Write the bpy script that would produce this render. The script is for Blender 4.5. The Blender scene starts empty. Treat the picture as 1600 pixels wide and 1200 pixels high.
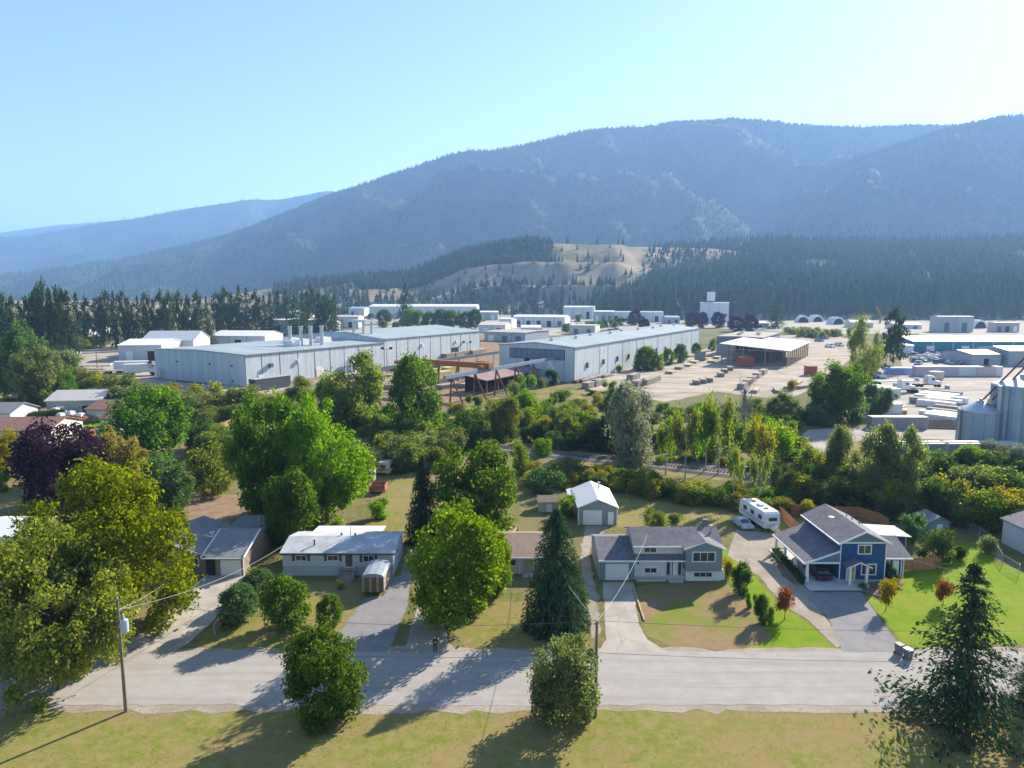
import bpy, math, random
import numpy as np
from mathutils import Vector, noise as mnoise

# ------------------------------------------------------------------ camera, world, sun, exposure
S = bpy.context.scene
COL = S.collection
PITCH = math.radians(7.5); FPX = 1067.0; CAMH = 37.0
cam_d = bpy.data.cameras.new('camera'); cam = bpy.data.objects.new('camera', cam_d); COL.objects.link(cam)
cam_d.sensor_fit = 'HORIZONTAL'; cam_d.sensor_width = 36.0; cam_d.lens = 36.0 * FPX / 1600.0
cam_d.clip_start = 0.5; cam_d.clip_end = 60000
cam.location = (0, 0, CAMH); cam.rotation_euler = (math.radians(90) - PITCH, 0, 0)
S.camera = cam

SUN_AZ, SUN_EL = math.radians(42), math.radians(28)      # azimuth clockwise from +Y
SUNV = Vector((math.sin(SUN_AZ) * math.cos(SUN_EL), math.cos(SUN_AZ) * math.cos(SUN_EL), math.sin(SUN_EL)))
world = bpy.data.worlds.new('World'); S.world = world; world.use_nodes = True
wn = world.node_tree.nodes; wl = world.node_tree.links
sky = wn.new('ShaderNodeTexSky'); sky.sky_type = 'NISHITA'; sky.sun_disc = False
sky.sun_elevation = SUN_EL; sky.sun_rotation = SUN_AZ; sky.altitude = 400; sky.air_density = 1.0; sky.dust_density = 0.2; sky.ozone_density = 0.9
wl.new(sky.outputs[0], wn['Background'].inputs[0]); wn['Background'].inputs[1].default_value = 0.078
sun_d = bpy.data.lights.new('sun', 'SUN'); sun_d.energy = 5.0; sun_d.angle = math.radians(0.5); sun_d.color = (1.0, 0.90, 0.74)
sun = bpy.data.objects.new('sun', sun_d); COL.objects.link(sun)
sun.rotation_euler = SUNV.to_track_quat('Z', 'Y').to_euler(); sun.location = (200, 200, 300)
vs = S.view_settings; vs.view_transform = 'Standard'; vs.look = 'None'; vs.gamma = 1.0; vs.exposure = 1.45; vs.use_curve_mapping = False
S.render.engine = 'CYCLES'
cy = S.cycles; cy.use_denoising = True; cy.max_bounces = 6; cy.diffuse_bounces = 3; cy.glossy_bounces = 2; cy.transmission_bounces = 3
cy.volume_bounces = 1; cy.transparent_max_bounces = 8; cy.caustics_reflective = False; cy.caustics_refractive = False
HAZE_DENSITY = 1.15e-4
rnd = random.Random(7)

# ------------------------------------------------------------------ helpers
def at(px, py, z=0.0):
    a = (px - 800) / FPX; b = (600 - py) / FPX
    dy = math.cos(PITCH) + b * math.sin(PITCH); dz = -math.sin(PITCH) + b * math.cos(PITCH)
    t = (z - CAMH) / dz
    return (a * t, dy * t)
def ppm(x, y, z=0.0):
    return FPX / (y * math.cos(PITCH) - (z - CAMH) * math.sin(PITCH))
def height(px, py, top):
    x, y = at(px, py); lo, hi = 0.0, 300.0
    for _ in range(40):
        m = (lo + hi) / 2; Z = y * math.cos(PITCH) - (m - CAMH) * math.sin(PITCH); Yc = y * math.sin(PITCH) + (m - CAMH) * math.cos(PITCH)
        if 600 - FPX * Yc / Z > top: lo = m
        else: hi = m
    return lo
def zfor(Y, py):      # height that a point at depth Y needs to show at row py
    b = (600 - py) / FPX
    return CAMH + Y * (b * math.cos(PITCH) - math.sin(PITCH)) / (math.cos(PITCH) + b * math.sin(PITCH))

MATS = {}
def _nodes(name):
    m = bpy.data.materials.new(name); m.use_nodes = True; nt = m.node_tree
    return m, nt, nt.nodes, nt.links
def M(name, c, c2=None, sc=3.0, rough=0.8, bump=0.0, bsc=None, metal=0.0, spec=0.3, c3=None, sc3=0.3, wave=None, coord='Object', detail=6, fac3=0.6, stretch=None, crack=None):
    """principled surface; c / c2 mixed by noise, c3 by a second broader noise, wave=(axis, scale, strength) adds ribs"""
    if name in MATS: return MATS[name]
    m, nt, N, L = _nodes(name); p = N['Principled BSDF']
    p.inputs['Roughness'].default_value = rough; p.inputs['Metallic'].default_value = metal; p.inputs['Specular IOR Level'].default_value = spec
    tc = N.new('ShaderNodeTexCoord')
    col = None
    if c2 is None:
        p.inputs['Base Color'].default_value = (*c, 1)
    else:
        n1 = N.new('ShaderNodeTexNoise'); n1.inputs['Scale'].default_value = sc; n1.inputs['Detail'].default_value = detail; n1.inputs['Roughness'].default_value = .65
        L.new(tc.outputs[coord], n1.inputs['Vector'])
        r1 = N.new('ShaderNodeValToRGB'); r1.color_ramp.elements[0].position = .36; r1.color_ramp.elements[1].position = .64
        r1.color_ramp.elements[0].color = (*c, 1); r1.color_ramp.elements[1].color = (*c2, 1)
        L.new(n1.outputs['Fac'], r1.inputs['Fac']); col = r1.outputs['Color']
        if c3 is not None:
            n3 = N.new('ShaderNodeTexNoise'); n3.inputs['Scale'].default_value = sc3; n3.inputs['Detail'].default_value = 5; n3.inputs['Roughness'].default_value = .6
            if stretch:
                mp = N.new('ShaderNodeMapping'); mp.inputs['Scale'].default_value = stretch; L.new(tc.outputs[coord], mp.inputs['Vector']); L.new(mp.outputs[0], n3.inputs['Vector'])
            else: L.new(tc.outputs[coord], n3.inputs['Vector'])
            r3 = N.new('ShaderNodeMapRange'); r3.inputs[1].default_value = .44; r3.inputs[2].default_value = .62; r3.inputs[3].default_value = 0; r3.inputs[4].default_value = fac3
            L.new(n3.outputs['Fac'], r3.inputs[0])
            mx = N.new('ShaderNodeMix'); mx.data_type = 'RGBA'; L.new(r3.outputs[0], mx.inputs[0]); L.new(col, mx.inputs[6]); mx.inputs[7].default_value = (*c3, 1); col = mx.outputs[2]
        if crack:      # thin dark cracks, (cell scale, width, colour)
            vo = N.new('ShaderNodeTexVoronoi'); vo.feature = 'DISTANCE_TO_EDGE'; vo.inputs['Scale'].default_value = crack[0]
            wn_ = N.new('ShaderNodeTexNoise'); wn_.inputs['Scale'].default_value = crack[0] * 4; va = N.new('ShaderNodeVectorMath'); va.operation = 'ADD'; L.new(tc.outputs[coord], wn_.inputs['Vector'])
            vm = N.new('ShaderNodeVectorMath'); vm.operation = 'SCALE'; vm.inputs['Scale'].default_value = .14 / crack[0]; L.new(wn_.outputs['Color'], vm.inputs[0]); L.new(tc.outputs[coord], va.inputs[0]); L.new(vm.outputs[0], va.inputs[1]); L.new(va.outputs[0], vo.inputs['Vector'])
            cr_ = N.new('ShaderNodeMapRange'); cr_.inputs[1].default_value = 0; cr_.inputs[2].default_value = crack[1]; cr_.inputs[3].default_value = .8; cr_.inputs[4].default_value = 0; L.new(vo.outputs['Distance'], cr_.inputs[0])
            mc = N.new('ShaderNodeMix'); mc.data_type = 'RGBA'; L.new(cr_.outputs[0], mc.inputs[0]); L.new(col, mc.inputs[6]); mc.inputs[7].default_value = (*crack[2], 1); col = mc.outputs[2]
        L.new(col, p.inputs['Base Color'])
    h = None
    if bump:
        nb = N.new('ShaderNodeTexNoise'); nb.inputs['Scale'].default_value = bsc or sc * 4; nb.inputs['Detail'].default_value = 5
        L.new(tc.outputs[coord], nb.inputs['Vector']); b = N.new('ShaderNodeBump'); b.inputs['Strength'].default_value = min(1, bump); b.inputs['Distance'].default_value = .1
        L.new(nb.outputs['Fac'], b.inputs['Height']); h = b
    if wave:
        w = N.new('ShaderNodeTexWave'); w.wave_type = 'BANDS'; w.bands_direction = wave[0]; w.inputs['Scale'].default_value = wave[1]; w.wave_profile = 'SIN' if len(wave) < 4 else wave[3]
        L.new(tc.outputs[coord], w.inputs['Vector']); b2 = N.new('ShaderNodeBump'); b2.inputs['Strength'].default_value = wave[2]; b2.inputs['Distance'].default_value = .06
        L.new(w.outputs['Fac'], b2.inputs['Height'])
        if h: L.new(h.outputs[0], b2.inputs['Normal'])
        h = b2
    if h: L.new(h.outputs[0], p.inputs['Normal'])
    MATS[name] = m; return m
def LEAF(name, c, c2, trans=0.45, tint=None):
    if name in MATS: return MATS[name]
    m, nt, N, L = _nodes(name); N.remove(N['Principled BSDF']); out = N['Material Output']
    g = N.new('ShaderNodeNewGeometry'); r = N.new('ShaderNodeValToRGB'); r.color_ramp.elements[0].color = (*c, 1); r.color_ramp.elements[1].color = (*c2, 1)
    L.new(g.outputs['Random Per Island'], r.inputs['Fac'])
    oi = N.new('ShaderNodeObjectInfo'); hs = N.new('ShaderNodeHueSaturation')
    mr = N.new('ShaderNodeMapRange'); mr.inputs[3].default_value = .82; mr.inputs[4].default_value = 1.2; L.new(oi.outputs['Random'], mr.inputs[0]); L.new(mr.outputs[0], hs.inputs['Value'])
    mh = N.new('ShaderNodeMapRange'); mh.inputs[3].default_value = .485; mh.inputs[4].default_value = .512; L.new(oi.outputs['Random'], mh.inputs[0]); L.new(mh.outputs[0], hs.inputs['Hue'])
    L.new(r.outputs[0], hs.inputs['Color'])
    d = N.new('ShaderNodeBsdfDiffuse'); t = N.new('ShaderNodeBsdfTranslucent'); mx = N.new('ShaderNodeMixShader'); mx.inputs[0].default_value = trans
    L.new(hs.outputs[0], d.inputs[0])
    tw = N.new('ShaderNodeMix'); tw.data_type = 'RGBA'; tw.blend_type = 'MULTIPLY'; tw.inputs[0].default_value = 1; L.new(hs.outputs[0], tw.inputs[6]); tw.inputs[7].default_value = (*(tint or (1.7, 1.6, .55)), 1)
    L.new(tw.outputs[2], t.inputs[0])
    L.new(d.outputs[0], mx.inputs[1]); L.new(t.outputs[0], mx.inputs[2]); L.new(mx.outputs[0], out.inputs['Surface'])
    MATS[name] = m; return m

def tag(o, label=None, cat=None, group=None, kind=None):
    if label: o['label'] = label
    if cat: o['category'] = cat
    if group: o['group'] = group
    if kind: o['kind'] = kind
    return o
def thing(name, label, cat, loc=(0, 0, 0), rz=0.0, group=None):
    o = bpy.data.objects.new(name, None); COL.objects.link(o); o.empty_display_size = .5
    o.location = loc if len(loc) == 3 else (loc[0], loc[1], 0); o.rotation_euler = (0, 0, rz)
    return tag(o, label, cat, group)
def link(name, me, parent=None, mat=None):
    o = bpy.data.objects.new(name, me); COL.objects.link(o)
    if parent: o.parent = parent
    if mat and not len(me.materials): me.materials.append(mat)
    return o
def copy_tree(o, parent=None):
    c = o.copy(); COL.objects.link(c); c.parent = parent
    for ch in o.children: copy_tree(ch, c)
    return c

class MB:
    """mesh builder: collects boxes, prisms, tubes into ONE mesh"""
    def __init__(s): s.v = []; s.f = []
    def add(s, vs_, fs):
        k = len(s.v); s.v += [tuple(p) for p in vs_]; s.f += [tuple(i + k for i in f) for f in fs]; return s
    def box(s, x0, x1, y0, y1, z0, z1):
        return s.add([(x0, y0, z0), (x1, y0, z0), (x1, y1, z0), (x0, y1, z0), (x0, y0, z1), (x1, y0, z1), (x1, y1, z1), (x0, y1, z1)],
                     [(0, 3, 2, 1), (4, 5, 6, 7), (0, 1, 5, 4), (1, 2, 6, 5), (2, 3, 7, 6), (3, 0, 4, 7)])
    def hexa(s, b, t):       # four bottom, four top corners, both counter-clockwise from above
        return s.add(list(b) + list(t), [(0, 3, 2, 1), (4, 5, 6, 7), (0, 1, 5, 4), (1, 2, 6, 5), (2, 3, 7, 6), (3, 0, 4, 7)])
    def slab(s, q, t):       # quad (counter-clockwise from above) thickened downwards by t
        return s.hexa([(p[0], p[1], p[2] - t) for p in q], q)
    def prism(s, poly, axis, a, b):    # poly of 2D points extruded along axis from a to b
        n = len(poly)
        def P(u, v, w): return {'x': (w, u, v), 'y': (u, w, v), 'z': (u, v, w)}[axis]
        vs_ = [P(u, v, a) for u, v in poly] + [P(u, v, b) for u, v in poly]
        fs = [tuple(range(n)), tuple(range(2 * n - 1, n - 1, -1))] + [(i, i + n, (i + 1) % n + n, (i + 1) % n) for i in range(n)]
        return s.add(vs_, fs)
    def tube(s, p, q, r, r2=None, n=6, cap=True):
        p = Vector(p); q = Vector(q); r2 = r if r2 is None else r2
        d = (q - p).normalized(); u = d.orthogonal().normalized(); w = d.cross(u); k = len(s.v)
        for c, rr in ((p, r), (q, r2)):
            for i in range(n):
                a = 2 * math.pi * i / n; s.v.append(tuple(c + (u * math.cos(a) + w * math.sin(a)) * rr))
        s.f += [(k + i, k + (i + 1) % n, k + n + (i + 1) % n, k + n + i) for i in range(n)]
        if cap: s.f += [tuple(range(k + n - 1, k - 1, -1)), tuple(range(k + n, k + 2 * n))]
        return s
    def path(s, pts, rs, n=6):         # one continuous tapered tube through pts
        k = len(s.v); P_ = [Vector(p) for p in pts]; u = None
        for j, c in enumerate(P_):
            d = (P_[min(j + 1, len(P_) - 1)] - P_[max(j - 1, 0)]).normalized()
            u = (d.orthogonal() if u is None else (u - d * u.dot(d))).normalized(); w = d.cross(u); rr = rs[j] if hasattr(rs, '__len__') else rs
            for i in range(n):
                a = 2 * math.pi * i / n; s.v.append(tuple(c + (u * math.cos(a) + w * math.sin(a)) * rr))
        for j in range(len(P_) - 1):
            s.f += [(k + j * n + i, k + j * n + (i + 1) % n, k + (j + 1) * n + (i + 1) % n, k + (j + 1) * n + i) for i in range(n)]
        s.f += [tuple(range(k + n - 1, k - 1, -1)), tuple(range(k + (len(P_) - 1) * n, k + len(P_) * n))]
        return s
    def ring(s, x0, x1, z0, z1, t, y0, y1):   # picture-frame ring in the xz plane
        o = [(x0, z0), (x1, z0), (x1, z1), (x0, z1)]; i_ = [(x0 + t, z0 + t), (x1 - t, z0 + t), (x1 - t, z1 - t), (x0 + t, z1 - t)]
        vs_ = [(x, y0, z) for x, z in o] + [(x, y0, z) for x, z in i_] + [(x, y1, z) for x, z in o] + [(x, y1, z) for x, z in i_]
        fs = []
        for j in range(4):
            k = (j + 1) % 4; fs += [(j, k, k + 4, j + 4), (j + 8, j + 12, k + 12, k + 8), (j, j + 8, k + 8, k), (j + 4, k + 4, k + 12, j + 12)]
        return s.add(vs_, fs)
    def lathe(s, prof, n=24, c=(0, 0)):       # prof: [(r, z)]
        k = len(s.v)
        for r, z in prof:
            for i in range(n):
                a = 2 * math.pi * i / n; s.v.append((c[0] + r * math.cos(a), c[1] + r * math.sin(a), z))
        for j in range(len(prof) - 1):
            s.f += [(k + j * n + i, k + j * n + (i + 1) % n, k + (j + 1) * n + (i + 1) % n, k + (j + 1) * n + i) for i in range(n)]
        s.f += [tuple(range(k + n - 1, k - 1, -1)), tuple(range(k + (len(prof) - 1) * n, k + len(prof) * n))]
        return s
    def mesh(s, name, mat=None, smooth=False):
        me = bpy.data.meshes.new(name); me.from_pydata(s.v, [], s.f); me.validate(clean_customdata=False)
        if mat: me.materials.append(mat)
        if smooth: me.polygons.foreach_set('use_smooth', [True] * len(me.polygons))
        return me
    def build(s, name, mat, parent=None, smooth=False, bevel=0):
        o = link(name, s.mesh(name, mat, smooth), parent)
        if bevel:
            b = o.modifiers.new('bevel', 'BEVEL'); b.width = bevel; b.segments = 2; b.limit_method = 'ANGLE'
        return o
def box(name, mat, par, *a, bevel=0): return MB().box(*a).build(name, mat, par, bevel=bevel)
def np_mesh(name, verts, faces, mat):
    me = bpy.data.meshes.new(name); nv = len(verts); nf, k = faces.shape
    me.vertices.add(nv); me.vertices.foreach_set('co', np.asarray(verts, dtype=np.float32).ravel())
    me.loops.add(nf * k); me.loops.foreach_set('vertex_index', np.asarray(faces, dtype=np.int32).ravel())
    me.polygons.add(nf); me.polygons.foreach_set('loop_start', np.arange(0, nf * k, k, dtype=np.int32))
    me.update(calc_edges=True)
    if mat: me.materials.append(mat)
    return me

# ------------------------------------------------------------------ ground sheets
_z = [0.0]
LAYER = {'rough_grass': .004, 'dry_grass': .009, 'patchy_lawn': .014, 'dry_lawn': .015, 'lawn_grass': .019, 'yard_gravel': .016, 'pale_yard_gravel': .022, 'bare_soil': .012, 'driveway_gravel': .026, 'driveway_concrete': .031, 'driveway_asphalt': .036, 'road_asphalt': .041, 'terracotta_paving': .03}
LAWN_AREAS = []
def patch(name, pix, mat, z=None, jag=0.25, step=.6, world=False, parent=None):
    """flat sheet from pixel (or world) corners, its rim roughened"""
    pts = [p if world else at(*p) for p in pix]; out = []; n = len(pts)
    for i in range(n):
        a, b = pts[i], pts[(i + 1) % n]; L_ = math.hypot(b[0] - a[0], b[1] - a[1]); k = max(1, min(400, int(L_ / step)))
        for j in range(k):
            t = j / k; x = a[0] + (b[0] - a[0]) * t; y = a[1] + (b[1] - a[1]) * t
            nv = mnoise.noise_vector((x * .9, y * .9, 3.1)) * jag + mnoise.noise_vector((x * 3.7, y * 3.7, 8.3)) * jag * .6
            out.append((x + nv[0], y + nv[1]))
    if z is None: _z[0] += 1; z = LAYER.get(mat.name, .010) + (_z[0] % 5) * .0008
    me = bpy.data.meshes.new(name); me.from_pydata([(x, y, z) for x, y in out], [], [tuple(range(len(out)))])
    me.materials.append(mat); o = link(name, me, parent)
    if me.polygons[0].normal.z < 0: me.flip_normals()
    if not parent: o['kind'] = 'structure'
    if 'lawn' in mat.name: LAWN_AREAS.append((mat.name, out))
    return o

# ------------------------------------------------------------------ materials
GRASS = M('rough_grass', (.10, .13, .03), (.22, .18, .075), sc=.8, rough=.95, bump=.4, bsc=20, c3=(.24, .185, .10), sc3=.09, fac3=.75, spec=.04)
DRY = M('dry_grass', (.20, .17, .06), (.29, .225, .10), sc=.35, rough=.95, bump=.6, bsc=3, c3=(.10, .13, .035), sc3=.10, fac3=.85, spec=.04)
VALLEY = M('valley_ground', (.17, .16, .075), (.09, .11, .045), sc=.02, rough=1, bump=.5, bsc=.5, c3=(.27, .22, .13), sc3=.006, spec=.04)
LAWN = M('lawn_grass', (.13, .225, .008), (.185, .27, .014), sc=.6, rough=.9, bump=.35, bsc=30, c3=(.25, .26, .04), sc3=.16, fac3=.55, spec=.04)
LAWN_DRY = M('dry_lawn', (.25, .165, .09), (.29, .205, .115), sc=.8, rough=.95, bump=.35, bsc=30, c3=(.17, .21, .03), sc3=.17, fac3=.9, spec=.04)
LAWN_MIX = M('patchy_lawn', (.16, .19, .03), (.28, .22, .095), sc=.9, rough=.95, bump=.35, bsc=30, c3=(.28, .20, .10), sc3=.14, fac3=.8, spec=.04)
ROAD = M('road_asphalt', (.335, .31, .29), (.39, .36, .34), sc=.5, rough=.9, bump=.2, bsc=14, c3=(.25, .225, .205), sc3=.9, fac3=.4, stretch=(.05, 1, 1), spec=.04)
ASPH = M('driveway_asphalt', (.21, .205, .21), (.25, .245, .25), sc=.8, rough=.88, bump=.25, bsc=14, c3=(.29, .27, .26), sc3=.2, spec=.04)
CONC = M('driveway_concrete', (.40, .36, .32), (.45, .405, .36), sc=.7, rough=.88, bump=.12, bsc=12, c3=(.30, .265, .23), sc3=.35, fac3=.7, crack=(.16, .007, (.22, .2, .18)), spec=.04)
GRAV = M('driveway_gravel', (.33, .28, .23), (.41, .355, .30), sc=2.5, rough=.95, bump=.6, bsc=16, c3=(.25, .21, .15), sc3=.25, spec=.04)
YARD = M('yard_gravel', (.40, .345, .285), (.47, .41, .345), sc=.12, rough=.95, bump=.5, bsc=2, c3=(.27, .215, .16), sc3=.09, stretch=(.5, 1.2, 1), fac3=.8, spec=.04)
YARD2 = M('pale_yard_gravel', (.40, .35, .32), (.46, .41, .375), sc=.15, rough=.95, bump=.4, bsc=2, c3=(.29, .255, .23), sc3=.10, stretch=(.4, 1.2, 1), fac3=.8, spec=.04)
BALLAST = M('ballast', (.20, .175, .165), (.30, .265, .25), sc=1.8, rough=.95, bump=1, bsc=9, spec=.04)
DIRT = M('bare_soil', (.23, .15, .10), (.31, .22, .15), sc=.6, rough=.95, bump=.7, bsc=6, spec=.04)
WHITE = M('white_paint', (.78, .78, .77), (.71, .71, .70), sc=1.5, rough=.55)
TRIM = M('white_trim', (.80, .80, .79), rough=.5)
WOOD = M('weathered_wood', (.30, .22, .15), (.40, .31, .22), sc=3, rough=.85, bump=.3)
CEDAR = M('cedar_board', (.36, .16, .065), (.46, .22, .095), sc=2.5, rough=.8, bump=.3)
LUMBER = M('sawn_lumber', (.46, .36, .25), (.36, .27, .18), sc=1.2, rough=.85, bump=.4)
GREYWOOD = M('grey_timber', (.24, .20, .18), (.36, .31, .27), sc=1.0, rough=.9, bump=.4)
POLE = M('pole_wood', (.17, .13, .10), (.24, .19, .15), sc=4, rough=.9, bump=.4)
RUST = M('rusty_steel', (.17, .065, .04), (.25, .11, .07), sc=1.5, rough=.8, bump=.2)
ORANGE = M('orange_steel', (.36, .15, .045), (.27, .11, .04), sc=.6, rough=.7)
STEEL = M('galvanised_steel', (.52, .55, .58), (.44, .47, .51), sc=.7, rough=.45, metal=.55)
DARK = M('dark_opening', (.025, .027, .03), rough=.9)  # near-black; wall panels of it paint the unlit depth of recesses and openings
RUBBER = M('tyre_rubber', (.02, .02, .02), rough=.9)
GLASS = M('window_glass', (.035, .045, .055), rough=.06, spec=.9)
CONCRETE = M('concrete', (.45, .44, .42), (.52, .51, .49), sc=2, rough=.9, bump=.2)
BARK = M('bark', (.13, .10, .075), (.20, .16, .125), sc=4, rough=.95, bump=.6)
PALEBARK = M('pale_bark', (.42, .40, .37), (.30, .28, .25), sc=5, rough=.9)

# ------------------------------------------------------------------ the ground
R_ = 13000
gme = bpy.data.meshes.new('ground'); gme.from_pydata([(-R_, -2500, 0), (R_, -2500, 0), (R_, R_, 0), (-R_, R_, 0)], [], [(0, 1, 2, 3)])
tag(link('ground', gme, None, VALLEY), kind='structure')
patch('residential_ground', [(-420, 20), (420, 20), (420, 128), (60, 134), (0, 158), (-120, 215), (-250, 260), (-420, 300)], GRASS, world=True, jag=1, step=4)
patch('rail_corridor_ground', [(420, 100), (420, 170), (130, 172), (80, 185), (40, 235), (-60, 262), (-160, 285), (-420, 330), (-420, 270), (-250, 240), (-120, 200), (0, 150), (60, 126)], DRY, world=True, jag=1.5, step=5)

# street and drives
road = patch('street', [(-300, 57.6), (300, 57.6), (300, 66.9), (-300, 66.9)], ROAD, world=True, jag=.35, step=1.0)
patch('driveway', [(325, 899), (383, 899), (379, 910), (350, 940), (338, 966), (300, 1000), (268, 1022), (110, 1050), (150, 1030), (232, 984)], CONC, jag=.12)
patch('driveway', [(572, 934), (600, 931), (608, 900), (626, 900), (640, 850), (655, 850), (640, 920), (637, 945), (612, 1006), (600, 1023), (505, 1023), (528, 990)], ASPH, jag=.15)
patch('driveway', [(652, 945), (685, 935), (700, 1000), (716, 1023), (625, 1023), (640, 990)], GRAV, jag=.3)
patch('driveway', [(941, 910), (990, 910), (993, 940), (998, 975), (1012, 1000), (1050, 1024), (930, 1024), (946, 1000), (945, 950)], CONC, jag=.15)
patch('dirt_track', [(916, 822), (952, 822), (925, 850), (921, 880), (932, 920), (940, 985), (926, 1000), (918, 940), (908, 890), (908, 850)], GRAV, jag=.35)
patch('gravel_path', [(1137, 868), (1150, 828), (1225, 835), (1238, 852), (1204, 862), (1212, 880), (1222, 902), (1262, 925), (1290, 966), (1322, 1006), (1305, 1012), (1262, 968), (1225, 948), (1190, 905)], GRAV, jag=.2)
patch('driveway', [(1222, 885), (1240, 880), (1273, 926), (1346, 926), (1380, 975), (1417, 1023), (1318, 1023), (1296, 968), (1262, 935)], ASPH, jag=.05)
patch('lawn', [(1346, 924), (1408, 905), (1420, 888), (1470, 890), (1500, 845), (1530, 850), (1560, 880), (1640, 905), (1720, 1005), (1500, 1008), (1440, 1012), (1412, 1006), (1380, 968)], LAWN, jag=.2)
patch('lawn', [(1122, 848), (1140, 868), (1168, 890), (1195, 918), (1225, 950), (1262, 972), (1300, 1010), (1318, 1020), (1180, 1020), (1140, 1018), (1205, 1000), (1180, 950), (1150, 925), (1132, 890)], LAWN, jag=.35)
patch('lawn', [(993, 915), (1128, 908), (1150, 926), (1180, 952), (1204, 1000), (1140, 1014), (1050, 1013), (1012, 995), (998, 960)], LAWN_DRY, jag=.5)
patch('lawn', [(700, 940), (850, 940), (912, 965), (924, 1014), (730, 1016), (705, 990)], LAWN_MIX, jag=.4)
patch('lawn', [(386, 915), (420, 905), (560, 912), (572, 936), (527, 992), (500, 1014), (300, 1018), (340, 965), (360, 940)], LAWN_MIX, jag=.4)
patch('lawn', [(575, 830), (590, 770), (640, 735), (655, 760), (640, 820), (632, 850)], LAWN_MIX, jag=.5)
patch('lawn', [(286, 685), (300, 668), (332, 668), (336, 684)], LAWN, jag=.1)
patch('lawn', [(84, 678), (100, 655), (165, 662), (160, 680)], LAWN, jag=.2)
patch('back_yard_soil', [(900, 818), (965, 780), (1140, 790), (1145, 830), (1120, 822), (975, 825)], LAWN_MIX, jag=.6)
patch('brown_soil_patch', [(285, 815), (300, 770), (400, 775), (405, 830)], DIRT, jag=.6)  # bare brown soil behind the house
patch('patio_paving', [(750, 838), (755, 824), (806, 822), (812, 838)], M('terracotta_paving', (.42, .25, .19), (.47, .30, .23), sc=2, rough=.85), jag=.05)
patch('verge', [(-300, 44), (300, 44), (300, 57.4), (-300, 57.4)], LAWN_MIX, world=True, jag=.5)

patch('road_shoulder', [(-300, 66.2), (300, 66.2), (300, 67.7), (-300, 67.7)], GRAV, world=True, jag=.7, step=.7)
patch('road_shoulder', [(-300, 56.6), (300, 56.6), (300, 58.2), (-300, 58.2)], GRAV, world=True, jag=.7, step=.7)
# industrial ground
patch('gravel_yard', [(60, 552), (120, 542), (300, 530), (520, 520), (520, 545), (250, 600), (330, 618), (250, 606), (150, 590), (100, 580), (60, 570)], YARD, jag=1, step=4)
patch('service_road', [(232, 594), (260, 596), (395, 606), (420, 603), (470, 600), (420, 616), (380, 612), (300, 608), (220, 600)], YARD2, jag=.5, step=3)
patch('gravel_yard', [(400, 606), (620, 565), (760, 520), (830, 590), (700, 640), (560, 640), (470, 625)], DIRT, jag=1, step=4)
patch('gravel_yard', [(905, 610), (960, 582), (1010, 568), (1095, 548), (1140, 530), (1290, 520), (1335, 530), (1330, 560), (1300, 585), (1265, 610), (1225, 625), (1120, 612), (1040, 628), (960, 612)], YARD, jag=1, step=4)
patch('dry_field', [(780, 630), (860, 600), (905, 605), (960, 608), (1040, 625), (1020, 645), (900, 660), (800, 665)], DRY, jag=1, step=3)
patch('truck_yard', [(1290, 590), (1400, 572), (1700, 575), (1700, 640), (1510, 668), (1370, 652), (1310, 655), (1270, 625)], YARD2, jag=.6, step=4)
patch('yard_entrance', [(1238, 690), (1262, 672), (1310, 668), (1500, 672), (1700, 676), (1700, 690), (1500, 688), (1400, 684), (1330, 690), (1300, 705), (1270, 710), (1240, 705)], YARD2, jag=.3, step=3)
patch('grass_strip', [(1405, 686), (1500, 689), (1500, 700), (1410, 698)], LAWN_MIX, jag=.3)
patch('storage_yard', [(1400, 545), (1440, 520), (1700, 500), (1700, 573), (1410, 572)], YARD2, jag=1, step=5)
patch('far_yard', [(560, 520), (560, 497), (800, 484), (1100, 490), (1600, 496), (1700, 520), (1300, 522), (1100, 512), (760, 530)], M('town_ground', (.33, .29, .25), (.25, .24, .17), sc=.03, rough=1, c3=(.40, .36, .32), sc3=.012), jag=4, step=14)
patch('far_field', [(-50, 478), (150, 470), (420, 468), (560, 480), (540, 505), (300, 520), (60, 530), (-60, 530)], DRY, jag=5, step=20)

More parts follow.
